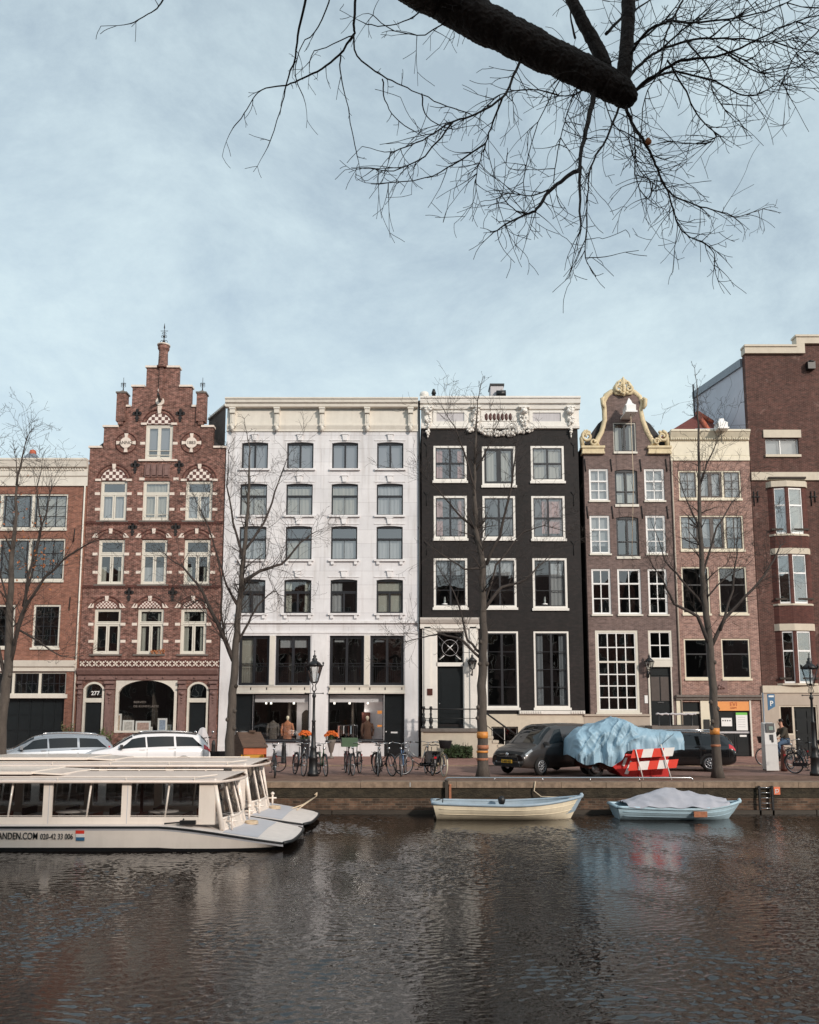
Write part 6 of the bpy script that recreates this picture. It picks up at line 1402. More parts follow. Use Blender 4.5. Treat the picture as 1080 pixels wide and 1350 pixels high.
mains = [  # (radius in mm at start, points, twigs per piece)
 (22, [(783, 120), (776, 160), (766, 205), (764, 250), (766, 303)]), (14, [(766, 222), (745, 235), (724, 252), (708, 275), (694, 283), (668, 295), (647, 310)]),
 (9, [(813, 147), (800, 182), (783, 211), (776, 240), (774, 285), (772, 340)]), (12, [(827, 149), (836, 168), (847, 183), (860, 206), (869, 228), (880, 250), (894, 261), (924, 272), (952, 280), (975, 285), (1006, 275)]),
 (6, [(869, 228), (884, 262), (891, 289), (905, 310), (925, 318), (941, 333), (942, 352)]), (10, [(683, 89), (674, 108), (663, 128), (632, 148), (597, 161), (565, 180), (535, 194), (515, 200)]), (7, [(663, 128), (650, 160), (641, 189), (632, 215), (626, 240)]),
 (6, [(597, 161), (560, 205), (520, 225), (494, 222)]), (6, [(641, 189), (600, 215), (560, 235), (500, 242)]),
 (13, [(841, 119), (862, 100), (891, 83), (920, 76), (952, 72), (1000, 52), (1035, 33), (1090, 16)]), (12, [(835, 92), (852, 78), (869, 67), (905, 54), (941, 50), (990, 52), (1020, 54), (1060, 32)]),
 (10, [(841, 120), (858, 105), (885, 95), (913, 99), (945, 108), (980, 125), (1005, 122), (1030, 105), (1062, 80)]), (10, [(826, 80), (850, 45), (880, 28), (915, 30), (960, 25), (1010, 15), (1060, -10)]),
 (11, [(800, 45), (822, 22), (850, 5), (880, -20)]), (8, [(832, 60), (862, 40), (890, 10), (905, -20)]), (7, [(869, 67), (900, 40), (935, 10), (960, -15)]), (6, [(880, 80), (905, 120), (918, 150), (940, 172), (942, 185), (920, 190), (880, 185), (862, 180)]),
 (6, [(905, 54), (935, 90), (940, 120), (960, 150)]), (6, [(945, 60), (985, 80), (1010, 60), (1045, 50)]), (6, [(935, 50), (975, 20), (1010, -10)]), (6, [(960, 72), (1000, 95), (1040, 90)]),
 (8, [(758, 50), (752, 20), (757, -10)]), (8, [(766, 60), (778, 90), (795, 98)]), (9, [(775, 120), (752, 126), (735, 125)]), (5, [(735, 125), (700, 118), (660, 125), (630, 150)]), (5, [(752, 126), (745, 160), (735, 200), (730, 240)]),
 (5, [(790, 130), (810, 165), (835, 180), (838, 205)]), (5, [(835, 150), (838, 190), (838, 230), (852, 262), (862, 250)]), (4, [(827, 149), (832, 195), (845, 225), (860, 240)]), (5, [(740, 100), (715, 150), (700, 190), (690, 240)]),
 (5, [(724, 250), (700, 258), (672, 255), (655, 262)]), (5, [(694, 283), (676, 275), (660, 255)]), (6, [(600, 20), (560, 45), (520, 40), (492, 20)]), (5, [(560, 8), (540, 25), (505, 35), (480, 30)]),
 (9, [(407, -20), (395, 37), (389, 75), (378, 110), (370, 146), (353, 194)]), (9, [(469, -20), (467, 31), (466, 46), (447, 73), (424, 90), (400, 103), (378, 112), (355, 115), (337, 125), (322, 150), (307, 169)]), (6, [(466, 46), (471, 73), (503, 100), (530, 112), (557, 125), (590, 140), (620, 150)]),
 (5, [(449, 73), (449, 100), (457, 133), (464, 170), (471, 206)]), (5, [(436, -5), (420, 35), (398, 60), (389, 95), (400, 127)]), (4, [(466, 46), (430, 62), (412, 70), (408, 88)]), (6, [(218, -8), (210, 8), (195, 19), (172, 31)]), (5, [(557, 125), (560, 150), (580, 165), (600, 170)]),
 (5, [(505, 104), (508, 132), (520, 155), (545, 172)]), (5, [(1080, 40), (1050, 70), (1040, 90), (1030, 110)]), (6, [(820, 5), (850, -5), (870, -30)]), (7, [(900, 0), (880, 40), (870, 90), (850, 130), (845, 180)])]
for j, (r_, pts) in enumerate(mains):
    dy = g.uniform(-.16, .16); Q = [B_(x, y, dy*i+g.uniform(-.03, .03)) for i, (x, y) in enumerate(pts)]
    LP = P[30:66]; near_ = min(LP, key=lambda v: (v.x-Q[0].x)**2+(v.z-Q[0].z)**2)
    if (near_.x-Q[0].x)**2+(near_.z-Q[0].z)**2 < .2**2 and pts[0][0] > 590: Q[0] = Q[0].lerp(near_, .35); Q.insert(0, near_.copy())
    S = []
    for i in range(len(Q)-1):
        a_, b_, c_, d_ = Q[max(i-1, 0)], Q[i], Q[i+1], Q[min(i+2, len(Q)-1)]
        for k in range(4): t_ = k/4; S.append(.5*((2*b_)+(c_-a_)*t_+(2*a_-5*b_+4*c_-d_)*t_*t_+(3*b_-a_-3*c_+d_)*t_**3)+Vector((g.uniform(-1, 1), g.uniform(-1, 1), g.uniform(-1, 1)))*.0045)
    S.append(Q[-1]); e = .0032 if r_ > 3 else .0025
    tw.tube(S, [max(e, r_*.001*(1-.8*i/(len(S)-1))*1.05) for i in range(len(S))], 7, cap=True)
    right = pts[0][0] > 790 and pts[-1][1] < 140
    k = int(len(S)*(.95 if right else .9 if pts[0][0] > 560 else .22))
    for _ in range(k):
        i = g.randint(max(1, len(S)//6), len(S)-1); d_ = (S[i]-S[i-1]).normalized(); o_ = Vector((g.uniform(-1, 1), g.uniform(-1, 1)*.6, g.uniform(-1, .7))).normalized()
        twig(tw, g, S[i], d_*.9+o_, g.uniform(.08, .3)*(1.5 if right else 1.15 if pts[0][0] > 560 else .55), .0034, 2 if (g.random() < .4 and pts[0][0] > 560) else 1, .5 if right else -.25, .0018, dens=.75, yk=.7, seg=.045)
    twig(tw, g, S[-1], S[-1]-S[-2], .2, .003, 1, -.2, .0019)
tw.build('branches', near_bark, root)
m = MB(); q = B_(855, 186); m.lathe((q.x, q.y, q.z-.03), [(.004, 0), (.02, .015), (.022, .035), (.008, .055)], 8, sy=.4); m.build('leaf', leaf_brown, root)

# ================================================================== STREET LAMPS
def lamp(px, py_top, Y, label):
    p = PX(px, py_top, Y); x = p.x; H_ = p.z; s = H_/4.3
    t = empty('street_lamp', (x, Y, -.04), label, 'street lamp', 'old crown lantern street lamps on the quay')
    c = (x, Y, -.04); m = MB()
    m.lathe(c, [(.2, 0), (.2, .12), (.16, .16), (.15, .6), (.18, .64), (.13, .7), (.11, .95), (.13, 1.0), (.085, 1.08), (.06, 1.9*s), (.08, 1.93*s), (.05, 1.98*s), (.042, 2.75*s), (.07, 2.8*s), (.07, 2.86*s), (.03, 2.92*s), (.03, 3.02*s)], 12)
    m.tube([(x-.32, Y, 3.05*s-.17), (x+.32, Y, 3.05*s-.17)], .014, 5)
    for s_ in (-1, 1):
        m.lathe((x+s_*.32, Y, 3.05*s-.2), [(.01, 0), (.03, .03), (.01, .06)], 6)
    for k in range(4):
        a = pi/4+k*pi/2; m.tube([(x, Y, 2.95*s-.04), (x+.1*cos(a), Y+.1*sin(a), 3.06*s-.04), (x+.05*cos(a), Y+.05*sin(a), 3.2*s-.04), (x+.13*cos(a), Y+.13*sin(a), 3.3*s-.04)], .014, 5)
    m.build('post', black_iron, t)
    z0_, z1_ = 3.28*s, 3.86*s; w0, w1 = .13, .29
    m = MB()
    for k in range(6):
        a = k*pi/3; a2 = a+pi/3; m.tube([(x+w0*cos(a), Y+w0*sin(a), z0_), (x+w1*cos(a), Y+w1*sin(a), z1_)], .013, 5)
        m.tube([(x+w1*cos(a), Y+w1*sin(a), z1_), (x+w1*cos(a2), Y+w1*sin(a2), z1_)], .02, 5); m.tube([(x+w0*cos(a), Y+w0*sin(a), z0_), (x+w0*cos(a2), Y+w0*sin(a2), z0_)], .016, 5)
        m.lathe((x+(w1+.02)*cos(a), Y+(w1+.02)*sin(a), z1_+.0), [(.025, 0), (.02, .07), (.04, .1), (.01, .15)], 6)
    m.lathe((x, Y, z1_), [(w1+.02, 0), (.2, .1), (.12, .17), (.09, .19), (.1, .25), (.05, .3), (.07, .36), (.02, .4), (.012, .5), (.03, .53), (.001, .58)], 12); m.lathe((x, Y, z0_-.04), [(.03, 0), (w0, .05)], 6)
    m.build('lantern_frame', black_iron, t)
    m = MB(); m.lathe((x, Y, z0_), [(w0-.01, 0), (w1-.012, z1_-z0_)], 6, smooth=False); m.build('lantern_glass', lamp_glass, t)
lamp(415, 862, 29.4, 'black crown lantern street lamp before the middle pier of the white house')
lamp(1066.5, 866, 29.6, 'black crown lantern street lamp at the right edge beside the parked bicycles')

# ================================================================== BICYCLES
def bike_mesh(root, frame_m, rack=True, basket=None, dark=True, tyre=None):
    ty = tyre or rubber
    for xw in (-.54, .56):
        m = MB(); c = (xw, 0, .345); m.ring(c, .315, .011, 28, 5)
        for k in range(18):
            a = 2*pi*k/18; m.tube([(xw, .025*(-1)**k, .345), (xw+.31*cos(a), 0, .345+.31*sin(a))], .0022, 3, cap=False)
        m.tube([(xw, -.06, .345), (xw, .06, .345)], .022, 8)
        w = m.build('wheel', alloy, root); q = MB(); q.ring(c, .335, .021, 30, 6); q.build('tyre', ty, w)
    m = MB()
    BBk = Vector((-.06, 0, .29)); ST = Vector((-.2, 0, .78)); HT = Vector((.37, 0, .86)); HB = Vector((.42, 0, .66))
    m.tube([BBk, ST], .016, 7); m.tube([HT, HB], .02, 7); m.tube([BBk, (.18, 0, .42), HB], .018, 7); m.tube([BBk+Vector((0, 0, .22)), (.15, 0, .6), HT-Vector((0, 0, .06))], .014, 7)
    for s_ in (-1, 1):
        m.tube([BBk, (-.54, s_*.06, .345)], .01, 5); m.tube([ST-Vector((0, 0, .06)), (-.54, s_*.06, .345)], .009, 5); m.tube([HB, (.45, s_*.05, .6), (.5, s_*.055, .48), (.56, s_*.06, .345)], .012, 5)
    m.build('frame', frame_m, root)
    m = MB()
    for xw, a0, a1 in ((-.54, radians(-8), radians(185)), (.56, radians(35), radians(190))):
        pts = [(xw+.375*cos(a0+(a1-a0)*i/12), .345+.375*sin(a0+(a1-a0)*i/12)) for i in range(13)]
        for (p, q) in zip(pts, pts[1:]): m.quad((p[0], -.028, p[1]), (p[0], .028, p[1]), (q[0], .028, q[1]), (q[0], -.028, q[1]))
    m.split('mudguard', charcoal, root)
    m = MB(); m.obox((-.3, -.05, .31), (.26, 0, .01), (0, .012, 0), (-.002, 0, .06)); m.ring((-.06, -.045, .29), .08, .01, 14, 4)
    m.tube([(-.06, -.1, .29), (.04, -.1, .15)], .01, 5); m.tube([(-.06, .1, .29), (-.16, .1, .43)], .01, 5); m.box(-.01, .09, -.2, -.1, .14, .165); m.box(-.21, -.11, .1, .2, .42, .445); m.build('chain_case', charcoal, root)
    m = MB(); m.tube([ST, ST+Vector((-.04, 0, .13))], .013, 6); c = ST+Vector((-.05, 0, .17))
    m.add([(c.x-.14, -.1, c.z+.01), (c.x-.14, .1, c.z+.01), (c.x+.02, .07, c.z), (c.x+.14, .02, c.z-.01), (c.x+.14, -.02, c.z-.01), (c.x+.02, -.07, c.z), (c.x-.12, 0, c.z+.035), (c.x+.1, 0, c.z+.015)], [(0, 5, 7, 6), (5, 4, 7), (4, 3, 7), (3, 2, 7), (2, 1, 6, 7), (1, 0, 6), (0, 1, 2, 3, 4, 5)], 0, True); m.build('saddle', rubber, root)
    m = MB(); q = HT+Vector((-.02, 0, .14)); m.tube([HT, q, q+Vector((.05, 0, .02))], .013, 6)
    for s_ in (-1, 1): m.tube([q+Vector((.05, 0, .02)), q+Vector((.06, s_*.12, .05)), q+Vector((-.02, s_*.25, .07)), q+Vector((-.2, s_*.29, .05))], .011, 6); m.tube([q+Vector((-.1, s_*.28, .065)), q+Vector((-.22, s_*.29, .05))], .018, 6, 1)
    m.tube([q+Vector((.1, 0, -.12)), q+Vector((.16, 0, -.12))], .04, 8); m.build('handlebar', [chrome, rubber], root)
    if rack:
        m = MB()
        for s_ in (-1, 1): m.tube([(-.2, s_*.055, .7), (-.78, s_*.055, .73)], .007, 4); m.tube([(-.6, s_*.055, .72), (-.54, s_*.06, .345)], .006, 4); m.tube([(-.4, s_*.055, .71), (-.54, s_*.06, .345)], .006, 4)
        for k in range(4): m.tube([(-.3-.14*k, -.055, .715), (-.3-.14*k, .055, .715)], .006, 4)
        m.build('rack', black_iron, root); m = MB(); m.box(-.96+.06, -.93+.06, -.04, .04, .56, .62); m.build('rear_light', tail_red, root)
    if basket == 'crate':
        m = MB(); x0_, x1_, z0_, z1_ = .42, .78, .93, 1.2
        for a, b, c_, d in ((x0_, x0_+.015, -.26, .26), (x1_-.015, x1_, -.26, .26)): m.box(a, b, c_, d, z0_, z1_)
        for c_ in (-.26, .245): m.box(x0_+.016, x1_-.016, c_, c_+.015, z0_, z1_)
        m.box(x0_, x1_, -.26, .26, z0_-.016, z0_-.001); m.build('crate', crate_green, root)
    if basket == 'black':
        m = MB(); m.lathe((.6, 0, .88), [(.14, 0), (.19, .24), (.2, .26), (.17, .25), (.13, .02)], 12, sy=1.2); m.build('basket', charcoal, root)
    if basket == 'bags':
        m = MB()
        for s_ in (-1, 1): m.box(-.72, -.34, *sorted((s_*.07, s_*.2)), .42, .72)
        m.box(-.7, -.36, -.2, .2, .735, .78); m.build('pannier_bags', charcoal, root)
    return root
def bike(label, px, py, ang, frame_m, basket=None, tyre=None, lean=0, base=None, group='bicycles parked along the quay edge'):
    p = G(px, py, -.04)
    if base is None: r_ = empty('bicycle', (0, 0, 0), label, 'bicycle', group); bike_mesh(r_, frame_m, True, basket, tyre=tyre)
    else:
        r_ = copy_tree(base); r_['label'] = label
        for ch in r_.children:
            if ch.name.startswith('frame'): ch.material_slots[0].link = 'OBJECT'; ch.material_slots[0].material = frame_m
    r_.location = p; r_.rotation_euler = (lean, 0, radians(ang)); r_.scale = (1.1,)*3; return r_
fr_silver = M('bicycle_silver', (150,150,150), .3, .05, 3, metal=.5); fr_black = M('bicycle_black', (30,30,32), .3, .1, 3, coat=.5); fr_blue = M('bicycle_blue', (70,96,128), .3, .1, 3, coat=.5)
fr_red = M('bicycle_dark_red', (92,34,34), .3, .1, 3, coat=.5); fr_cream = M('bicycle_cream', (206,196,168), .35, .1, 3); fr_green = M('bicycle_green', (62,84,64), .35, .1, 3)
cream_tyre = M('cream_tyre', (206,198,176), .7, .1, 5)
b0_ = bike('black bicycle just right of the wooden cargo box, seen end on', 363, 1024, -82, fr_black, lean=.05)
bike('grey framed bicycle with its silver fork toward the water, left of the lamp post', 394, 1022, -68, fr_silver, base=b0_, lean=-.08)
bike('dull green bicycle leaning against the black lamp post', 425, 1022, -72, fr_green, base=b0_, lean=.06)
bc_ = bike('dark red bicycle carrying a green crate above its front wheel', 458, 1020, -80, fr_red, 'crate')
bike('black bicycle standing close against the right side of the one with the green crate', 470, 1021, -98, fr_black, base=b0_, lean=.04)
bike('silver bicycle before the closed black shop door, left one of the tangled pair', 497, 1022, -84, fr_silver, base=b0_, lean=-.06)
bike('black bicycle before the closed black shop door, right one of the tangled pair', 507, 1022, -62, fr_black, base=b0_, lean=.09)
bike('blue bicycle seen end on left of the bicycle with the whole round wheel in view', 532, 1022, -96, fr_blue, base=b0_, lean=.03)
bw_ = bike('pale bicycle standing sideways with its whole round front wheel in view', 553, 1021, 200, fr_silver, None, tyre=None)
bike('dark bicycle with black pannier bags next to the stoep of the black house', 566, 1021, 100, fr_black, 'bags', lean=.04)
bike('cream bicycle with cream tyres, last of the row before the hedge', 578, 1022, -74, fr_cream, 'black', cream_tyre, lean=-.04)
bike('black bicycle at the right edge behind the front basket bicycle', 1052, 1013, 222, fr_black, base=b0_)
bike('black bicycle with a black basket, nearest of those at the right edge', 1068, 1021, -60, fr_black, 'black', lean=.05)
bike('bicycle with silver frame cut by the right edge of the photo', 1086, 1017, -100, fr_silver, base=b0_)

# ================================================================== CARS
def catm(sts, x):
    n = len(sts)
    for i in range(n-1):
        if x <= sts[i+1][0] or i == n-2:
            p0 = sts[max(i-1, 0)]; p1 = sts[i]; p2 = sts[i+1]; p3 = sts[min(i+2, n-1)]
            t = (x-p1[0])/(p2[0]-p1[0]); t = max(0, min(1, t)); r = []
            for k in range(1, len(p1)):
                m1 = (p2[k]-p0[k])/(p2[0]-p0[0])*(p2[0]-p1[0]); m2 = (p3[k]-p1[k])/(p3[0]-p1[0])*(p2[0]-p1[0])
                d_ = abs(p2[k]-p1[k])*1.5; m1 = max(-d_, min(d_, m1)); m2 = max(-d_, min(d_, m2))
                r.append((2*t**3-3*t**2+1)*p1[k]+(t**3-2*t**2+t)*m1+(-2*t**3+3*t**2)*p2[k]+(t**3-t**2)*m2)
            return r
class CarShape:
    def __init__(s, sts): s.st = sts; s.x0 = sts[0][0]; s.x1 = sts[-1][0]
    def sec(s, x):
        zb, belt, top, w, wt_ = catm(s.st, x)
        g_ = max(0, min(1, (top-belt)/.35)); 
        return [(w*.86, zb), (w*.97, zb+.07), (w*1.0, zb+.42*(belt-zb)), (w*.985, belt-.06), (w*.95, belt), (wt_+.05+(w*.9-wt_-.05)*(1-g_), top-.1*g_-.008), (wt_-.07, top-.012), (0, top+.015)]
    def P(s, x, v, off=0.0, side=1):
        q = s.sec(x); i = min(int(v), 6); f_ = v-i; y = q[i][0]*(1-f_)+q[i+1][0]*f_; z = q[i][1]*(1-f_)+q[i+1][1]*f_
        if off:
            e = .02; a = Vector(s.P(min(x+e, s.x1), v, 0, 1))-Vector(s.P(max(x-e, s.x0), v, 0, 1)); b = Vector(s.P(x, min(v+.05, 7), 0, 1))-Vector(s.P(x, max(v-.05, 0), 0, 1))
            n = a.cross(b); n = n.normalized() if n.length else Vector((0, 1, 0))
            if n.y < 0 and v < 5.5: n = -n
            if v >= 5.5 and n.z < 0: n = -n
            return Vector((x, y*side, z))+Vector((n.x, n.y*side, n.z))*off
        return Vector((x, y*side, z))
    def patch(s, mb, x0, x1, v0, v1, off=.006, side=1, nx=8, nv=3, mi=0, x0t=None, x1t=None):
        vs_ = []
        for i in range(nx+1):
            for j in range(nv+1):
                fj = j/nv; a = x0+((x0t if x0t is not None else x0)-x0)*fj; b = x1+((x1t if x1t is not None else x1)-x1)*fj
                vs_.append(s.P(a+(b-a)*i/nx, v0+(v1-v0)*fj, off, side))
        mb.add(vs_, [(i*(nv+1)+j, (i+1)*(nv+1)+j, (i+1)*(nv+1)+j+1, i*(nv+1)+j+1) for i in range(nx) for j in range(nv)], mi, True)
    def body(s, mb, n=64):
        rows = []
        for i in range(n+1):
            x = s.x0+(s.x1-s.x0)*i/n; r = [s.P(x, v*.5, 0, 1) for v in range(15)]; l = [s.P(x, v*.5, 0, -1) for v in range(14)]; rows.append(l+r[::-1])
        k = len(rows[0]); fl = [p for r in rows for p in r]
        fs = [(i*k+j, i*k+j+1, (i+1)*k+j+1, (i+1)*k+j) for i in range(n) for j in range(k-1)]
        fs += [(i*k+k-1, i*k, (i+1)*k, (i+1)*k+k-1) for i in range(n)]; fs += [tuple(range(k)), tuple(range(n*k+k-1, n*k-1, -1))]
        mb.add(fl, fs, 0, True)
def car(label, px, py, ang, paint, sts, sidewins, screen, rear=None, z=-.04, axles=(-1.28, 1.32), wr=.32, roofm=None, rails=False, plate=None, extra=None, name='parked_car', cat='car', rwin=None):
    S = CarShape(sts); root = empty(name, (0, 0, 0), label, cat, 'cars parked along the quay')
    m = MB(); S.body(m); b = m.build('body', paint, root)
    for side in (-1, 1):
        for (a, c, at, ct) in sidewins:
            m = MB(); S.patch(m, a, c, 4.12, 4.9, .006, side, x0t=at, x1t=ct); m.build('side_window', car_glass, root)
    m = MB()
    for side in (-1, 1): S.patch(m, screen[0], screen[1], 5.15, 7, .006, side, 6, 5)
    m.build('windscreen', car_glass, root)
    if rear:
        m = MB()
        for side in (-1, 1): S.patch(m, rear[0], rear[1], 5.2, 7, .006, side, 6, 5)
        m.build('rear_window', car_glass, root)
    if roofm:
        m = MB()
        for side in (-1, 1): S.patch(m, roofm[1], roofm[2], 5.6, 7, .008, side, 10, 4)
        m.build('roof_panel', roofm[0], root)
    W = S.sec(axles[1])[2][0]
    for xa in axles:
        for side in (-1, 1):
            m = MB(); y0_, y1_ = sorted((side*(W-.2), side*(W+.006))); 
            m.ring((xa, side*(W-.075), wr-.0), wr-.085, .085, 26, 8); w = m.build('wheel', rubber, root)
            q = MB(); q.ring((xa, side*(W+.0), wr), wr-.13, .022, 20, 5)
            for k in range(10): a = k*pi/5; q.tube([(xa+.03*cos(a), side*(W+.0), wr+.03*sin(a)), (xa+(wr-.13)*cos(a), side*(W+.0), wr+(wr-.13)*sin(a))], .02, 4)
            q.tube([(xa, side*(W-.09), wr), (xa, side*(W+.015), wr)], .06, 10); q.build('rim', alloy, w)
            q = MB(); k = 18; pts = [(xa+(wr+.05)*cos(pi*1.06*i/k-.1), wr+(wr+.05)*sin(pi*1.06*i/k-.1)) for i in range(k+1)]
            yy = side*(S.sec(xa)[2][0]+.004); yi = side*(W-.3)
            pi_ = [(xa+(wr-.03)*cos(pi*1.06*i/k-.1), wr+(wr-.03)*sin(pi*1.06*i/k-.1)) for i in range(k+1)]; yy = side*(W+.012); q.add([(x, yy, z_) for x, z_ in pts]+[(x, yy, z_) for x, z_ in pi_], [(i, i+1, k+2+i, k+1+i) for i in range(k)]); q.build('wheel_arch', rubber, root)
    for side in (-1, 1):
        m = MB(); x_ = screen[0]+.06 if 0 else screen[1]-.28; p = S.P(x_, 4.2, .12, side); m.obox(p, (.05, 0, 0), (0, .1, 0), (0, 0, .065)); m.build('mirror', paint if roofm is None else charcoal, root)
        m = MB(); S.patch(m, S.x1-.4, S.x1-.1, 3.1, 4.3, .008, side, 6, 3); m.build('headlight', head_glass, root)
        m = MB(); S.patch(m, S.x0+.04, S.x0+.26, 3.0, 4.4, .008, side, 4, 3); m.build('tail_light', tail_red, root)
        m = MB()
        for x_ in (sidewins[0][0]+.12, sidewins[1][0]+.1): p = S.P(x_, 3.55, .012, side); m.obox(p, (.09, 0, 0), (0, .015, 0), (0, 0, .016))
        m.build('door_handles', paint, root)
        m = MB()
        for x_ in [w[0] for w in sidewins]+[sidewins[-1][1]+.12]:
            S.patch(m, x_-.045, x_-.035, .6, 4.0, .003, side, 1, 8)
        S.patch(m, axles[0]+.45, axles[1]-.45, .2, .75, .004, side, 6, 2)
        m.build('trim', rubber, root)
    if rails:
        m = MB()
        for side in (-1, 1): pts = [S.P(x_, 5.9, .06, side) for x_ in [screen[0]-.3-(k*.25) for k in range(8)]]; pts = [S.P(screen[0]-.25, 5.9, 0, side)]+pts+[S.P(screen[0]-2.1, 5.9, 0, side)]; m.tube(pts, .016, 5)
        m.build('roof_rails', chrome, root)
    zf = S.sec(S.x1); m = MB(); x_ = S.x1
    m.box(x_, x_+.03, -.52, .52, zf[0][1]+.2, zf[0][1]+.34, 0); m.box(x_, x_+.03, -.6, .6, zf[0][1]+.0, zf[0][1]+.12, 0); m.build('grille', rubber, root)
    m = MB(); m.box(x_+.031, x_+.045, -.26, .26, zf[0][1]+.12, zf[0][1]+.235); pl = m.build('number_plate', plate_yellow, root)
    if extra: extra(S, root, pl)
    p = G(px, py, z); root.location = p; root.rotation_euler = (0, 0, radians(ang)); return root
wagon = [(-2.25, .42, .70, .74, .68, .5), (-2.2, .34, .86, .95, .8, .56), (-2.05, .28, .94, 1.22, .86, .58), (-1.85, .24, .95, 1.38, .88, .6), (-1.4, .22, .95, 1.45, .89, .62), (-.6, .22, .94, 1.48, .9, .64), (.1, .22, .92, 1.46, .9, .63), (.5, .22, .91, 1.38, .9, .61), (.85, .22, .90, 1.18, .9, .63), (1.2, .23, .88, .97, .89, .7), (1.6, .24, .84, .91, .88, .68), (1.95, .27, .76, .82, .84, .58), (2.15, .32, .64, .70, .76, .5), (2.22, .36, .58, .64, .7, .45)]
SW = [(.02, 1.0, .05, .5), (-.95, -.04, -.93, -.0), (-1.95, -1.03, -1.6, -1.0)]
car('silver estate car parked at the left edge behind the tour boats', 62, 1022, 203, silver, wagon, SW, (.48, 1.12), (-2.12, -1.9), rails=True)
car('white car with a black roof parked behind the tour boats, right of the silver estate', 190, 1021, 201, car_white, [tuple([s_[0]]+[s_[1], s_[2]+.02, s_[3]+(.05 if s_[3] > 1.1 else .02), s_[4], s_[5]]) for s_ in wagon], SW, (.48, 1.12), (-2.12, -1.9), roofm=(car_black, -1.75, .45), rails=True)
def black_extra(S, root, pl):
    m = MB()
    for x_ in (-1.0, .1): m.tube([S.P(x_, 5.6, .02, -1), S.P(x_, 5.6, .1, -1), S.P(x_, 5.6, .1, 1), S.P(x_, 5.6, .02, 1)], .018, 5)
    for s_ in (-.5, .5): m.tube([(-1.5, s_, 1.56), (.5, s_, 1.56)], .02, 5)
    m.build('roof_rack', chrome, root)
    m = MB(); m.box(-2.262, -2.251, -.26, .26, .45, .56); m.build('rear_plate', plate_yellow, root)
car('black estate car with red rear lamps behind the tree with orange tape', 889, 1015, 164, car_black, wagon, SW, (.48, 1.12), (-2.12, -1.9), rails=True, extra=black_extra)
van_st = [(-2.2, .34, .95, 1.55, .84, .66), (-2.15, .26, 1.08, 1.76, .88, .68), (-1.8, .24, 1.1, 1.8, .89, .68), (-.8, .24, 1.1, 1.83, .9, .68), (.2, .24, 1.08, 1.81, .9, .67), (.6, .24, 1.06, 1.74, .9, .65), (.95, .24, 1.04, 1.52, .9, .66), (1.3, .25, 1.0, 1.22, .89, .70), (1.5, .25, .98, 1.08, .88, .72), (1.85, .27, .9, .98, .86, .68), (2.08, .3, .76, .84, .82, .6), (2.2, .33, .66, .74, .76, .56)]
def van_extra(S, root, pl):
    m = MB()
    for side in (-1, 1): S.patch(m, 2.06, 2.18, 5.2, 7, .01, side, 2, 4)
    m.build('grille_bar', rubber, root)
    m = MB(); m.box(2.235, 2.245, -.5, .5, .66, .675); m.box(2.235, 2.245, -.5, .5, .7, .71); m.build('chrome_bars', chrome, root)
    m = MB(); m.lathe((2.22, 0, .66), [(.001, 0), (.075, .04), (.08, .08), (.075, .12), (.001, .16)], 14, sx=.3); m.build('badge', chrome, root)
    t = textmesh('plate_lettering', 'V-895-XR', .075, charcoal, None, (0, 0, 0), 0, 'CENTER'); t.parent = pl; t.location = (2.248, 0, .365+.1); t.rotation_euler = (0, 0, pi/2)
    m = MB()
    for side in (-1, 1): m.lathe((2.16, side*.55, .42), [(.001, 0), (.06, .03), (.06, .09), (.001, .12)], 10, sx=.8)
    m.build('fog_lamps', head_glass, root)
car('dark grey delivery van with a yellow number plate parked right of the banded tree', 724, 1019, 219, van_grey, van_st, [(.16, 1.0, .2, .5), (-.0-1.1, .0, -1.1, .0)][:1]+[(-1.0, -.995, -1.0, -.995)], (.62, 1.42), None, wr=.33, axles=(-1.36, 1.36), extra=van_extra, name='parked_van', cat='van')

# ================================================================== COVERED TRAILER, TARP, BARRIER
def Zat(px, py, Y): return PX(px, py, Y)
YT = 29.2
p0 = PX(809, 1011, 28.4); 
tr = empty('trailer', (PX(840, 1020, YT).x, YT, -.04), 'red trailer with white stripes under the blue tarp', 'trailer')
m = MB(); xl_ = PX(769, 1010, 28.6).x; xr_ = PX(878.5, 1010, 28.6).x; xm_ = PX(809, 1010, 28.6).x
m.prism([(xm_+.25, .02), (xr_, .02), (xr_, .78), (xm_-.0, .78), (xm_-.15, .42)], 28.35, 30.2); m.prism([(xl_, .3), (xm_+.1, .2), (xm_+.1, .72), (xl_, .72)], 28.6, 30.1, 1)  # left section in darker red: the shadow there is put into its colour
m.box(xm_+.2, xr_+.02, 28.31, 28.35, .66, .74); m.box(xr_-.62, xr_-.56, 28.31, 28.35, .04, .66); m.box(xm_+.78, xm_+.83, 28.31, 28.35, .04, .66)
m.build('body', [red_paint, mahogany], tr)
m = MB(); m.prism([(xm_+.3, .12), (xm_+.42, .1), (xm_+.6, .5), (xm_+.52, .56)], 28.325, 28.349); m.prism([(xm_+.22, .4), (xm_+.3, .36), (xm_+.45, .72), (xm_+.38, .76)], 28.325, 28.349); m.build('reflective_stripes', sign_white, tr)
for xw, yw in ((xl_+.45, 28.75), (xl_+.45, 29.95)):
    m = MB(); m.ring((xw, yw, .26), .21, .08, 22, 8); w = m.build('wheel', rubber, tr); q = MB(); q.lathe((0, 0, 0), [(.02, 0), (.15, .02), (.16, .06), (.03, .08)], 14); q.xform(Matrix.Translation((xw, yw-.09, .26)) @ Matrix.Rotation(-pi/2, 4, 'X').inverted()); q.build('rim', alloy, w)
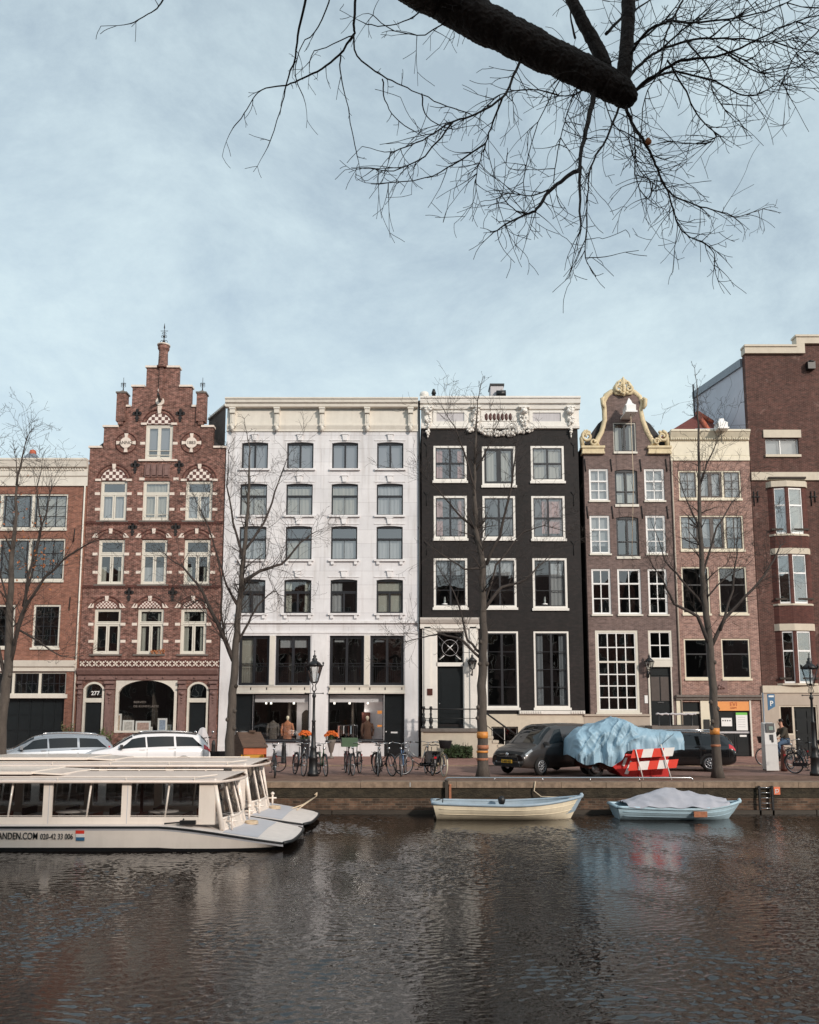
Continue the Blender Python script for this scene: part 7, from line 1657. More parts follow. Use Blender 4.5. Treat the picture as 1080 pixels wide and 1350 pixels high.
# tarp: a folded sheet over the load
topc = [(749, 990), (752, 972), (760, 965), (771, 960), (790, 953.6), (809, 948), (825, 950.5), (841, 958), (858, 962.5), (875, 963), (891, 964)]
botc = [(749, 998), (756, 1006), (768, 1007), (779, 1006), (792, 1009), (801, 1009), (809, 1001), (816, 995), (828, 989), (850, 991), (870, 990.5), (892, 990)]
def itp(c, x):
    for (a, b), (c_, d) in zip(c, c[1:]):
        if a <= x <= c_: return b+(d-b)*(x-a)/(c_-a+1e-9)
    return c[-1][1] if x > c[-1][0] else c[0][1]
m = MB(); nu, nv_ = 150, 96; yf0 = 28.25; yb0 = 30.5; vs_ = []
for i in range(nu+1):
    px = 749+(892.5-749)*i/nu; X_ = PX(px, 985, 29.0).x; zt_ = PX(px, itp(topc, px), 29.2).z; zb_ = PX(px, itp(botc, px), 28.3).z
    e = min(1, (i/nu)/.09); e2 = 1; dep = .35+.65*sqrt(max(0, 1-(1-e)**2))
    for j in range(nv_+1):
        f_ = j/nv_; ang_ = f_
        # perimeter: front bottom -> front top -> back top -> back bottom
        a = -pi*.0+pi*f_; cx_ = cos(a); sx_ = sin(a); k = 2/4.5
        yy = (yf0+yb0)/2-(yb0-yf0)/2*dep*(abs(cx_)**k)*(1 if cx_ > 0 else -1); zz = zb_+(zt_-zb_)*(sx_**k if sx_ > 0 else 0)
        q = Vector((X_, yy, zz)); n_ = Vector((0, -cx_, sx_))
        fold = noise.noise(Vector((X_*2.1+zz*1.2, yy*1.3, zz*2.4)))*.13; r1 = 1-abs(noise.noise(Vector((X_*3.4-zz*1.7, yy*1.6, zz*1.5+7))))*2; r2 = 1-abs(noise.noise(Vector((X_*5+zz*4, yy*3, zz*2.0+3))))*2
        amp = (1 if px < 835 else .35); low = .35+.65*max(0, 1-f_*2.6); d_ = (fold*.9+(r1**4 if r1 > 0 else 0)*.15*low+(r2**4 if r2 > 0 else 0)*.05*low)*amp
        lo = (1-f_*4 if f_ < .25 else 0); q = q+n_*d_+Vector((sin(X_*9)*.03*lo, -.05*lo*sin(X_*13+2)*amp, .05*lo*sin(X_*7)))
        vs_.append(q)
m.add(vs_, [(i*(nv_+1)+j, (i+1)*(nv_+1)+j, (i+1)*(nv_+1)+j+1, i*(nv_+1)+j+1) for i in range(nu) for j in range(nv_)], 0, True)
m.add([vs_[j] for j in range(nv_+1)], [tuple(range(nv_+1))]); m.add([vs_[nu*(nv_+1)+j] for j in range(nv_+1)], [tuple(range(nv_, -1, -1))])
tp_ = m.build('tarpaulin', tarp_m); tag(tp_, 'crumpled pale blue tarpaulin draped over the red trailer', 'tarpaulin')
m = MB(); a_ = PX(870, 984, 28.2); b_ = PX(870, 966, 28.22); m.tube([(a_.x, 28.18, a_.z), (b_.x, 28.2, b_.z)], .008, 4); m.tube([(a_.x-.02, 28.18, a_.z), (PX(889, 967, 28.2).x, 28.2, PX(889, 967, 28.2).z)], .008, 4); m.build('tie_rope', black_iron, tp_)
YBR = 27.9
br = empty('road_barrier', (PX(862, 1020, YBR).x, YBR, -.04), 'red and white striped barrier of two boards in front of the red trailer', 'barrier')
def board(c0, c1, hh, n, first):
    a = Vector(PX(c0[0], c0[1], YBR)); b = Vector(PX(c1[0], c1[1], YBR)); d_ = (b-a); u = d_.normalized(); w = Vector((-u.z, 0, u.x))
    for mi_ in (0,):
        m = MB()
        for i in range(n):
            s0, s1 = i/n, (i+1)/n; A_ = a+d_*s0; B2 = a+d_*s1; sk = u*.05
            m.prism([((A_-w*hh/2-sk).x, (A_-w*hh/2-sk).z), ((B2-w*hh/2-sk).x, (B2-w*hh/2-sk).z), ((B2+w*hh/2+sk).x, (B2+w*hh/2+sk).z), ((A_+w*hh/2+sk).x, (A_+w*hh/2+sk).z)], YBR-.03, YBR, (i+first) % 2)
        m.build('striped_board', [sign_red, sign_white], br)
board((833, 994), (888, 991), .28, 4, 0); m = 0
board((829.5, 1010.5), (893, 1006.5), .28, 5, 0)
m = MB()
for a, b in (((837, 988), (847, 1028)), ((870, 981), (884, 1026))):
    p = PX(a[0], a[1], YBR+.06); q = PX(b[0], b[1], YBR); m.tube([(p.x, YBR-.05, p.z), (q.x, YBR-.12, -.04)], .022, 5)
m.split('leg', sign_white, br)
# low rail along the quay edge
rl = empty('quay_rail', (0, YQ+.15, 0), 'low silver pipe rail along the quay edge above the two small boats', 'rail')
m = MB(); xa, xb = G(586, 1026).x, G(897, 1026).x; zr_ = PX(740, 1025.5, YQ+.2).z; m.tube([(xa, YQ+.2, 0), (xa, YQ+.2, zr_-.04), (xa+.05, YQ+.2, zr_), (xb-.05, YQ+.2, zr_), (xb, YQ+.2, zr_-.04), (xb, YQ+.2, 0)], .028, 7); m.build('pipe', chrome, rl)
m = MB()
for px in (647, 708, 768, 830): x_ = G(px, 1026).x; m.tube([(x_, YQ+.2, -.01), (x_, YQ+.2, zr_)], .02, 6)
m.build('supports', chrome, rl)

# ================================================================== CANAL TOUR BOATS
def tour_boat(y0, y1, zr, xoff, label, lettering):
    W = y1-y0; yc = (y0+y1)/2; XE = -24.0
    root = empty('tour_boat', (-10, yc, ZW), label, 'tour boat', 'white glass topped tour boats moored side by side')
    xf = -4.45+xoff     # cabin front
    xn, xt_ = -2.55+xoff, -2.45+xoff+.15
    xs = [XE, -20, -14, -8, -6, xf-.5, xf+.35, xf+1.0, xf+1.6, -2.55+xoff]
    def dz(x):
        t = max(0, min(1, (x-(xf-1.3))/(-2.92+xoff-(xf-1.3)))); return -.43-.39*t**1.35
    def hw(x):
        t = max(0, min(1, (x-(xf+.2))/(-2.92+xoff-(xf+.2)))); return W/2*(1-.14*t**2)
    st = [XE+i*(xf-1.3-XE)/8 for i in range(8)]+[xf-1.3+i*(-2.92+xoff-xf+1.3)/14 for i in range(15)]
    m = MB(); dk = MB(); rb = MB()
    def sec(x, s_):
        w = hw(x); z = dz(x); t = max(0, (x-xf)/(2.0)); t = min(1, t)
        return [(x, yc+s_*w, z-.03), (x, yc+s_*(w-.02), z-.1), (x, yc+s_*(w-.03-.12*t), max(ZW+.07, z-.38-.1)), (x-.25*t, yc+s_*(w-.08-.25*t), ZW-.08)]
    for s_ in (-1, 1):
        R_ = [sec(x, s_) for x in st]; n_ = len(st)
        for (k, mi_) in ((0, 2), (1, 0), (2, 1)):
            m.add([p for r in R_ for p in (r[k], r[k+1])], [(2*i, 2*i+2, 2*i+3, 2*i+1) for i in range(n_-1)], mi_, True)
        pts = [(x, yc+s_*(hw(x)+.015), dz(x)-.02) for x in st]; rb.tube(pts, .022, 6)
    # blunt bow: near corner reaches less far than the far one
    xe = st[-1]; A_ = sec(xe, -1); B2 = sec(xe, 1)
    tipf = Vector((xe+.2, yc+hw(xe)*.75, dz(xe)-.03)); 
    nb = 8; bow = []
    for i in range(nb+1):
        f_ = i/nb; y_ = yc-hw(xe)+2*hw(xe)*f_; bow.append((xe+.2*sin(pi*f_)**.28, y_))
    m.add([(x, y, dz(xe)-.03) for x, y in bow]+[(x-.55, y, ZW-.08) for x, y in bow], [(i, i+1, nb+2+i, nb+1+i) for i in range(nb)], 1, True)
    rb.tube([(x+.01, y, dz(xe)-.02) for x, y in bow], .04, 6)
    m.build('hull', [boat_white, boat_black, boat_grey], root); rb.build('rubbing_strip', boat_black, root)
    dk.add([p for x in st for p in ((x, yc-hw(x), dz(x)), (x, yc, dz(x)+.04), (x, yc+hw(x), dz(x)))], [(3*i+k, 3*i+3+k, 3*i+4+k, 3*i+1+k) for i in range(len(st)-1) for k in (0, 1)], 0, True)
    dk.add([(x, y, dz(xe)) for x, y in bow]+[(xe, yc, dz(xe)+.04)], [(i, i+1, nb+1) for i in range(nb)])
    dk.build('deck', boat_deck, root)
    gp = MB(); x0_, x1_ = xf+.15, xf+.95; gp.add([(x, yc+f_*hw(x), dz(x)+.046-.04*abs(f_)) for x in (x0_, (x0_+x1_)/2, x1_) for f_ in (-.92, 0, .92)], [(0, 3, 4, 1), (1, 4, 5, 2), (3, 6, 7, 4), (4, 7, 8, 5)]); gp.build('non_slip_pad', boat_grey, root)
    # cabin: side walls with openings
    zs = dz(-8); zt = zr-.1; ys = y0+.34; ye = y1-.34; xb_ = XE+1.5
    zw0, zw1 = zs+.17, zr-.15
    pil = []; x = xf-.42; k = 0
    hol = []
    while x > xb_+2:
        hol.append((x-1.78+.14, x-.02, zw0, zw1, 0)); x -= 1.83
    for yy, out in ((ys, -1), (ye, 1)):
        w = MB(); wall(w, xb_, xf-.12, zs, zt, hol, yy-.03, .06)
        wo = w.build('cabin_side', boat_white, root)
        w = MB()
        for h_ in hol: c_ = (h_[0]+h_[1])/2+.05; w.tube([(c_-.05, yy-.0, h_[2]), (c_+.03, yy-.0, h_[3])], .026, 4)
        w.box(hol[-1][0], hol[0][1], yy-.02, yy+.02, zw0+.02, zw0+.03)
        w.build('window_bars', boat_white, wo)
        gl_ = MB()
        for h_ in hol: gl_.quad((h_[0], yy+.01, h_[2]), (h_[1], yy+.01, h_[2]), (h_[1], yy+.01, h_[3]), (h_[0], yy+.01, h_[3]))
        gl_.build('side_panes', boat_glass, wo)
    # front: raked glazed panels
    fr = MB(); gl_ = MB(); zb_ = dz(xf+.1)+.0; xb2, xt2 = xf+.1, xf-.12
    def fp(f_, t): return Vector((xb2+(xt2-xb2)*t+.22*sin(pi*f_)*(1-t*.4), ys+(ye-ys)*f_, zb_+.02+(zt-zb_)*t))
    for f_ in (0, .25, .5, .75, 1): 
        fr.tube([fp(f_, 0), fp(f_, 1)], .06 if f_ in (0, 1) else .03, 5)
    for t_ in (.0, .22, 1): fr.tube([fp(i/10, t_) for i in range(11)], .035, 5)
    fr.add([fp(i/10, t_) for i in range(11) for t_ in (0, .22)], [(2*i, 2*i+2, 2*i+3, 2*i+1) for i in range(10)])
    fr.box(xf-.46, xf-.08, ys-.035, ys+.05, zs, zt); fr.box(xf-.46, xf-.08, ye-.05, ye+.035, zs, zt)
    fo = fr.build('cabin_front', boat_white, root)
    gl_.add([fp(i/10, t_) for i in range(11) for t_ in (.22, 1)], [(2*i, 2*i+2, 2*i+3, 2*i+1) for i in range(10)]); gl_.build('front_panes', boat_glass, fo)
    # roof with camber and a gutter rail
    r_ = MB(); nn = 10; xr0, xr1 = xb_-.3, xf+.02
    def rp(x, f_): return (x+(.3*sin(pi*f_)**.8 if x > xf-1 else 0), ys-.12+(ye-ys+.24)*f_, zr-.1+.13*sin(pi*f_)**.6)
    xs_ = [xr0, -14, -8, xf-1.5, xr1]
    r_.add([rp(x, j/nn) for x in xs_ for j in range(nn+1)], [(i*(nn+1)+j, (i+1)*(nn+1)+j, (i+1)*(nn+1)+j+1, i*(nn+1)+j+1) for i in range(4) for j in range(nn)], 0, True)
    r_.add([(p[0], p[1], zr-.13) for p in [rp(x, j/nn) for x in xs_ for j in range(nn+1)]], [(i*(nn+1)+j, i*(nn+1)+j+1, (i+1)*(nn+1)+j+1, (i+1)*(nn+1)+j) for i in range(4) for j in range(nn)], 0)
    r_.tube([(xr0, ys-.12, zr-.11)]+[rp(xr1, j/nn)[:2]+(zr-.11,) for j in range(nn+1)]+[(xr0, ye+.12, zr-.11)], .035, 6)
    r_.build('roof', boat_roof, root)
    q = MB(); q.tube([(xr0, ys-.05, zr+.0), (xr1-.5, ys-.05, zr+.0), (xr1-.1, ys+.12, zr+.04)], .018, 5); q.tube([(xr0, ye+.05, zr), (xr1-.5, ye+.05, zr)], .018, 5)
    for k in range(12): q.tube([(xr1-.6-k*1.6, ys-.05, zr-.08), (xr1-.6-k*1.6, ys-.05, zr)], .014, 4)
    q.build('roof_rail', chrome if 0 else boat_white, root)
    if 1:
        q = MB(); q.obox((-10.6, yc, zr+.07), (1.6, 0, 0), (0, 1.0, 0), (0, 0, .035)); q.obox((-10.6+1.9, yc, zr+.05), (.4, 0, -.02), (0, .9, 0), (0, 0, .02)); q.build('sliding_hatch', boat_white, root)
    # inside: floor, seats, tables
    q = MB(); q.box(xb_, xf-.1, ys+.05, ye-.05, zs-.35, zs-.3); q.build('cabin_floor', mahogany, root)
    q = MB()
    for k in range(11):
        xx = xf-1.0-k*1.1
        for yy in (ys+.2, ye-.95): q.box(xx-.3, xx+.1, yy, yy+.75, zs-.29, zs-.05); q.box(xx+.1, xx+.16, yy, yy+.75, zs-.29, zs+.2)
    q.build('seats', mahogany, root)
    q = MB()
    for k in range(5): xx = xf-1.45-k*2.2; q.lathe((xx, ys+.55, zs-.3), [(.1, 0), (.02, .04), (.02, .5), (.36, .52), (.36, .55)], 14)
    q.build('tables', boat_white, root)
    q = MB()
    for k in range(7):
        xx = xf-2.2-k*2.4; q.box(xx-.03, xx+.03, yc-.03, yc+.03, zs-.3, zr-.1)
    q.build('posts', mahogany, root)
    # fittings
    q = MB()
    for f_ in (.08, .92):
        y_ = ys+(ye-ys)*f_; q.tube([(xf+.28, y_, zb_), (xf+.28, y_, zb_+.3)], .03, 6); q.lathe((xf+.28, y_, zb_+.3), [(.05, 0), (.06, .04), (.02, .08)], 8); q.tube([(xf+.16, y_, zb_+.2), (xf+.4, y_, zb_+.2)], .025, 5)
    q.split('bollard', boat_white, root)
    q = MB(); yy = ys+.25*(ye-ys)
    for k in range(4): q.ring((xf+.5, yc+.2, dz(xf+.5)+.05+.02*k), .16-.02*(k % 2), .015, 14, 4, plane='xy')
    q.build('coiled_rope', rope_m, root)
    if lettering:
        yl = y0-.008+.03; X0 = PX(-3, 1103, y0).x; X1 = PX(49.5, 1103, y0).x; zc = PX(60, 1106.5, y0).z
        textmesh('lettering', 'ANDEN.COM', .15, boat_black, root, (X0, y0+.0, zc), .0015, width=X1-X0)
        X0 = PX(53, 1103, y0).x; X1 = PX(96, 1103, y0).x; textmesh('lettering', '020-42 33 006', .125, boat_black, root, (X0, y0+.0, zc), 0, width=X1-X0)
        X0 = PX(100.5, 1102, y0).x; X1 = PX(111.5, 1102, y0).x; f = MB(); dz_ = .075
        for i in range(3): f.box(X0-i*.008, X1-i*.008, y0-.004, y0+.012, zc-.03+i*dz_, zc-.03+(i+1)*dz_-.001, [2, 1, 0][i])
        f.build('flag_sticker', [sign_red, bright_white, blue_sign], root)
        q = MB(); xx = PX(246, 1083, y0+.2).x; q.box(xx-.14, xx+.22, y0+.12, y0+.22, -.41, -.32); q.tube([(xx-.5, y0+.16, -.39), (xx-.1, y0+.16, -.36), (xx-.05, y0+.16, -.28)], .02, 5); q.build('cleat', boat_black, root)
        q = MB()
        for hxx in hol[::1]: q.box(hxx[0]-.08, hxx[0]-.065, ys-.034, ys-.028, zs+.02, zt-.05)
        q.build('panel_joints', boat_grey, root)
    return root
tour_boat(19.2, 22.35, .66, 0.0, 'near white glass topped tour boat with black lettering and a small flag on its hull', True)
tb2 = tour_boat(22.5, 25.75, .82, .04, 'far white glass topped tour boat between the near one and the quay wall', False)
m = MB(); a = Vector((-3.6, 25.0, -.7)); q = PX(417, 1050, YQ-.05); m.tube([a, a.lerp(q, .5)+Vector((0, 0, -.06)), q], .02, 5); m.tube([a+Vector((.25, -.1, 0)), q], .018, 5); m.tube([q, q+Vector((.02, .05, .12)), q+Vector((-.05, 0, .04))], .03, 5); tag(m.build('mooring_rope', rope_m), 'pale mooring rope from the far tour boat bow up to the quay wall', 'rope')

# ================================================================== SMALL BOATS
def rowboat(px0, px1, Yc, zsheer, beam, hullm, rimm, label, open_=True, inner=None, bowup=.22, base=None):
    x0 = PX(px0, 1060, Yc).x; x1 = PX(px1, 1060, Yc).x; L = x1-x0
    root = empty('small_boat', ((x0+x1)/2, Yc, ZW), label, 'small boat', 'small boats moored at the quay wall')
    n = 28; H = MB(); In = MB(); R_ = MB()
    def st(t):
        w = beam/2*(.74+.26*sin(pi*min(1, t*1.3)*.5) if t < .55 else max(.02, (1-((t-.55)/.45)**2.1)))
        z = zsheer+.06*(1-t)**3+bowup*max(0, (t-.45)/.55)**2; xx = x0+L*t; return xx, w, z
    rows = []
    for i in range(n+1):
        t = i/n; xx, w, z = st(t); kz = ZW-.12+.1*max(0, (t-.8)/.2)**2; rake = .38*max(0, (t-.75)/.25)
        row = []
        for k in range(9):
            a = k/8; yy = w*(1-(a)**2.6*.75 if a < 1 else 0)*(1 if a < 1 else 0)+(0.0); yy = w*(1-a**2.2)**.75 if t < .98 else .012*(1-a)
            row.append((xx-rake*a*1.0+(.16*a if t < .02 else .16*a*max(0, 1-t*12)), yy, z+(kz-z)*a))
        rows.append(row)
    for s_ in (-1, 1):
        H.add([(p[0], Yc+s_*p[1], p[2]) for r in rows for p in r], [(i*9+k, (i+1)*9+k, (i+1)*9+k+1, i*9+k+1) for i in range(n) for k in range(8)], 0, True)
        In.add([(p[0], Yc+s_*p[1]*.93, p[2]-.02+.0*k) for r in rows for k, p in enumerate(r[:6])], [(i*6+k, i*6+k+1, (i+1)*6+k+1, (i+1)*6+k) for i in range(n) for k in range(5)], 0, True)
        pts = []; 
        for i in range(n+1): xx, w, z = st(i/n); pts.append((xx, Yc+s_*w, z))
        R_.tube(pts, .045, 6)
        for f_ in (.3, .5): H.tube([(r[int(f_*8)][0], Yc+s_*(r[int(f_*8)][1]+.004), r[int(f_*8)][2]) for r in rows[1:-1]], .009, 4)
    r0 = rows[0]; H.add([(p[0], Yc+s_*p[1], p[2]) for s_ in (-1,) for p in r0]+[(p[0], Yc+p[1], p[2]) for p in r0[::-1]], [tuple(range(18))])
    xx, w, z = st(0); R_.tube([(xx, Yc-w, z), (xx, Yc+w, z)], .05, 6); xx, w, z = st(1); R_.lathe((xx-.02, Yc, z-.02), [(.05, 0), (.07, .06), (.03, .12)], 8)
    H.build('hull', hullm, root); In.build('inner_hull', inner or rimm, root); R_.build('gunwale', rimm, root)
    if open_:
        for t in (.2, .42, .66):
            xx, w, z = st(t); q = MB(); q.box(xx-.13, xx+.13, Yc-w*.92, Yc+w*.92, z-.16, z-.12); q.build('thwart', rimm, root)
        q = MB(); q.tube([(x0+.3, Yc, zsheer-.05), (x0+.32, Yc-.1, zsheer+.16), (x0+.12, Yc-.12, zsheer+.12)], .02, 5); q.lathe((x0+L*.47, Yc+.3, zsheer-.1), [(.04, 0), (.1, .1), (.12, .22), (.05, .3)], 8); q.build('fittings', black_iron, root)
        q = MB(); q.box(x0+.05, x1-.9, Yc-.3, Yc+.3, ZW+.05, ZW+.08); q.build('floor_boards', wet_wood, root)
    return root, st, x0, L
rb1, st1, bx0, bL = rowboat(570, 768, 25.3, -.56, 1.55, hull_cream, rim_blue, 'cream clinker rowing boat with a grey blue rim, bow to the right', True)
rb2, st2, cx0, cL = rowboat(808, 976, 25.3, -.66, 1.6, hull_blue, hull_blue, 'pale blue small boat under a grey canvas cover with a taped stern plate', False, bowup=.16)
m = MB(); nu, nv_ = 60, 26; vs_ = []
for i in range(nu+1):
    t = .08+.8*i/nu; xx, w, z = st2(t); hh = .5*max(0, min(1, (t-.06)/.36))**.8 if t < .5 else .5*max(0, (1-(t-.46)/.46))**.8
    for j in range(nv_+1):
        f_ = -1+2*j/nv_; zz = z+.05+hh*(1-abs(f_)**1.25)-.1*max(0, abs(f_)-.9)*10*(.3+.7*noise.noise(Vector((xx*1.3, f_, 3)))); yy = 25.3+f_*(w+.06)
        q = Vector((xx, yy, zz)); d_ = noise.noise(Vector((xx*2.4+f_*2, f_*3, 1.5)))*.05+max(0, 1-abs(noise.noise(Vector((xx*2, f_*2+xx*.8, 9))))*3)*.04; vs_.append(q+Vector((0, 0, d_)))
m.add(vs_, [(i*(nv_+1)+j, (i+1)*(nv_+1)+j, (i+1)*(nv_+1)+j+1, i*(nv_+1)+j+1) for i in range(nu) for j in range(nv_)], 0, True)
tag(m.build('canvas_cover', canvas), 'slack grey canvas cover pitched over the pale blue boat', 'canvas cover')
m = MB(); m.box(cx0+cL*.56, cx0+cL*.66, 25.3-.86, 25.3-.8, -.86, -.7); m.build('faded_patch', rust_band, rb2)
for px, lbl in ((589, 'dark timber fender post on the quay wall above the stern of the cream boat'), (593.5, 'thin rusty post beside the dark fender post above the cream boat')):
    p = PX(px, 1040, YQ-.12); m = MB(); w = .07 if px > 590 else .1; m.box(p.x-w/2, p.x+w/2, YQ-.17, YQ-.07, ZW+.1, .02 if px < 590 else -.12)
    m.lathe((p.x, YQ-.12, .02 if px < 590 else -.12), [(w*.7, 0), (w*.5, .05)], 6); tag(m.build('fender_post', wet_wood if px < 590 else rust_band), lbl, 'post')
m = MB(); a = PX(706, 1030, YQ-.1); b = PX(713, 1050, YQ-.2); m.tube([(a.x, YQ-.1, a.z), (a.x-.05, YQ-.12, a.z-.3), (b.x, YQ-.3, b.z), (bx0+bL*.98, 25.3, -.4)], .02, 5); tag(m.build('mooring_line', rope_m), 'slack line from the quay edge down to the bow of the cream boat', 'rope')
# ladder and orange sign on the quay wall
ld = empty('quay_ladder', (PX(1010.5, 1050, YQ).x, YQ-.1, ZW), 'dark steel ladder fixed to the quay wall right of the boats', 'ladder')
m = MB(); xa, xb = PX(1001, 1050, YQ-.1).x, PX(1018, 1050, YQ-.1).x
for x_ in (xa, xb): m.box(x_-.03, x_+.03, YQ-.16, YQ-.1, ZW-.1, -.12)
m.build('side_rails', black_iron, ld); m = MB()
for k in range(6): zz = -.18-k*.16; m.tube([(xa, YQ-.13, zz), (xb, YQ-.13, zz)], .014, 5)
m.build('rungs', chrome, ld)
m = MB(); p = PX(1024, 1042.5, YQ-.04); m.box(p.x-.1, p.x+.1, YQ-.075, YQ-.05, p.z-.12, p.z+.12); sg = m.build('quay_sign', M('faded_orange', (222,120,84), .5, .1, 8)); tag(sg, 'small orange and white plate on the quay wall right of the ladder', 'sign')
m = MB(); m.ring((p.x, YQ-.08, p.z+.0), .045, .012, 12, 4); m.box(p.x-.06, p.x-.035, YQ-.085, YQ-.076, p.z-.08, p.z+.06); m.build('symbol', bright_white, sg)

# ================================================================== STREET FURNITURE
p = G(1017, 1017, -.04); pm = empty('parking_meter', p, 'pale grey parking machine with a dark screen beside the cyclist', 'parking meter')
x, y = p.x, p.y; wd = .24; hh = PX(1017, 954, y).z+.04
m = MB(); m.add([(x-wd, y-.16, 0), (x+wd, y-.16, 0), (x+wd, y+.2, 0), (x-wd, y+.2, 0), (x-wd*.98, y-.14, hh*.55), (x+wd*.98, y-.14, hh*.55), (x+wd*.98, y+.2, hh*.55), (x-wd*.98, y+.2, hh*.55), (x-wd*.86, y-.06, hh-.04), (x+wd*.86, y-.06, hh-.04), (x+wd*.86, y+.2, hh), (x-wd*.86, y+.2, hh)],
      [(0, 1, 5, 4), (1, 2, 6, 5), (2, 3, 7, 6), (3, 0, 4, 7), (4, 5, 9, 8), (5, 6, 10, 9), (6, 7, 11, 10), (7, 4, 8, 11), (8, 9, 10, 11)]); m.box(x-wd*1.02, x+wd*1.02, y-.15, y+.21, hh*.53, hh*.545); m.build('casing', meter_grey, pm)
m = MB(); m.obox((x, y-.115, hh*.55+.62), (wd*.68, 0, 0), (0, .01, 0), (0, .02, .17)); m.build('screen', charcoal, pm)
m = MB(); m.obox((x+.02, y-.133, hh*.55+.6), (wd*.34, 0, 0), (0, .004, 0), (0, .008, .07)); m.build('display', emis('display_glow', (120, 150, 140), .35) if 0 else M('display_grey', (110, 130, 122), .4, .2, 9), pm)
m = MB(); m.obox((x+.03, y-.14, hh*.55+.26), (.06, 0, 0), (0, .01, 0), (0, .006, .1)); m.obox((x+.06, y-.15, hh*.55+.12), (.03, 0, 0), (0, .01, 0), (0, .003, .05)); m.build('keypad', charcoal, pm)
m = MB(); m.box(x-wd*1.0, x+wd*.9, y-.14, y+.18, -.0, .04); m.build('base', charcoal, pm)
p2 = G(1011, 1013, -.04); t = empty('parking_sign', p2, 'blue parking sign on a grey pole above the parking machine', 'sign'); x, y = p2.x, p2.y; zt = PX(1012, 915, y).z
m = MB(); m.tube([(x, y, 0), (x, y, zt+.05)], .035, 8); m.build('pole', zinc, t)
xa, xb = PX(1011.5, 925, y).x, PX(1021.2, 925, y).x; zb = PX(1012, 937, y).z; zc = PX(1012, 931.5, y).z
m = MB(); m.prism([(xa, zb), (xb, zc), (xb, zt), (xa, zt)], y-.05, y-.03); sp_ = m.build('sign_board', blue_sign, t)
textmesh('lettering', 'P', .2, bright_white, sp_, ((xa+xb)/2, y-.06, zc+.03), .006, 'CENTER'); m = MB(); m.box(xa+.05, xb-.04, y-.056, y-.051, zt-.13, zt-.06); m.build('sign_band', bright_white, sp_)
def bollard(px, py, label):
    p = G(px, py, 0); m = MB(); m.lathe((p.x, p.y, -.03), [(.13, 0), (.12, .1), (.09, .75), (.1, .8), (.07, .85), (.08, .9), (.02, .98)], 10); tag(m.build('bollard', mahogany if px > 1000 else black_iron), label, 'bollard', 'iron bollards on the pavement edge')
bollard(374, 1006.5, 'black bollard right of the wooden cargo box'); bollard(1034, 1015.5, 'brown red bollard below the cyclist')
bollard(281, 1003, 'dark bollard between the scooter and the white house corner')
def flowerpot(px, py0, py1, label, urn):
    p = G(px, py1, 0); x, y = p.x, p.y; zt = PX(px, py0, y).z; t = empty('flower_pot', (x, y, 0), label, 'flower pot', 'pots of orange flowers outside the shop')
    m = MB(); H_ = zt-.45
    m.lathe((x, y, 0), [(.13, 0), (.14, .06), (.06, .12), (.05, .25), (.1, .32), (.2, H_*.85), (.24, H_), (.2, H_)] if urn else [(.2, 0), (.19, .05), (.22, H_*.9), (.25, H_), (.2, H_)], 12); m.build('urn', grey_stone if urn else charcoal, t)
    m = MB(); g = random.Random(int(px)); 
    for _ in range(170):
        a = g.random()*2*pi; b = g.random(); r_ = .34*sqrt(g.random()); q = Vector((x+r_*cos(a), y+r_*sin(a)*.8, H_+.05+.38*sqrt(max(0, 1-(r_/.36)**2))*(.6+.4*b))); m.lathe(q, [(.012, 0), (.045, .012), (.035, .035), (.005, .04)], 6)
    m.build('flowers', flower, t)
    m = MB()
    for _ in range(90): a = g.random()*2*pi; leaf(m, Vector((x+.28*cos(a)*g.random(), y+.28*sin(a)*g.random(), H_+g.random()*.22)), .06, g)
    m.build('leaves', leaf_green, t)
flowerpot(402, 962, 1000, 'orange flowers in a straight dark pot left of the lamp post', False); flowerpot(436.5, 963, 1000, 'orange flowers in a grey stemmed urn right of the lamp post', True)
def bush(name, x0, x1, y0, y1, z0, hh, n, label, cat, s=.07, mt=None, spiky=False):
    g = random.Random(n); m = MB(); t = empty(name, ((x0+x1)/2, (y0+y1)/2, z0), label, cat)
    for _ in range(n):
        x = g.uniform(x0, x1); y = g.uniform(y0, y1); hm = hh*(.65+.35*noise.noise(Vector((x*2.3, y*2, n)))+.15*g.random()); z = z0+hm*g.random()**.6
        leaf(m, Vector((x, y, z)), s*g.uniform(.6, 1.2), g)
    m.build('leaves', mt or leaf_green, t); m = MB()
    for _ in range(max(4, n//60)): x = g.uniform(x0, x1); y = g.uniform(y0, y1); m.tube([(x, y, z0), (x+g.uniform(-.1, .1), y, z0+hh*g.uniform(.5, 1))], .008, 3)
    m.build('stems', twig_m, t)
hx0, hx1 = PX(583, 990, 41).x, PX(622, 990, 41).x; bush('hedge', hx0, hx1, 40.55, 41.05, 0, .82, 1700, 'low green hedge growing against the stoep wall of the black house', 'hedge', .085)
q = PX(91, 960, 42); bush('potted_shrub', q.x-.3, q.x+.25, 41.7, 42.1, 0, 2.1, 420, 'straggly shrub between the garage and the door numbered 277', 'shrub', .06, M('dry_green_leaf', (84,82,52), .8, .3, 8))
q = PX(141, 965, 42); bush('potted_shrub', q.x-.25, q.x+.3, 41.6, 42.0, 0, 1.9, 380, 'thin green shrub between the door numbered 277 and the arched shop window', 'shrub', .06, M('olive_leaf', (82,96,50), .8, .3, 8))
# flower box on the sill
q = PX(208, 861, YF-.02); bush('flower_box', q.x-.35, q.x+.35, YF-.1, YF+.02, q.z-.05, .3, 130, 'dry orange plant on the window sill above the arched shop window', 'plant', .05, leaf_brown)
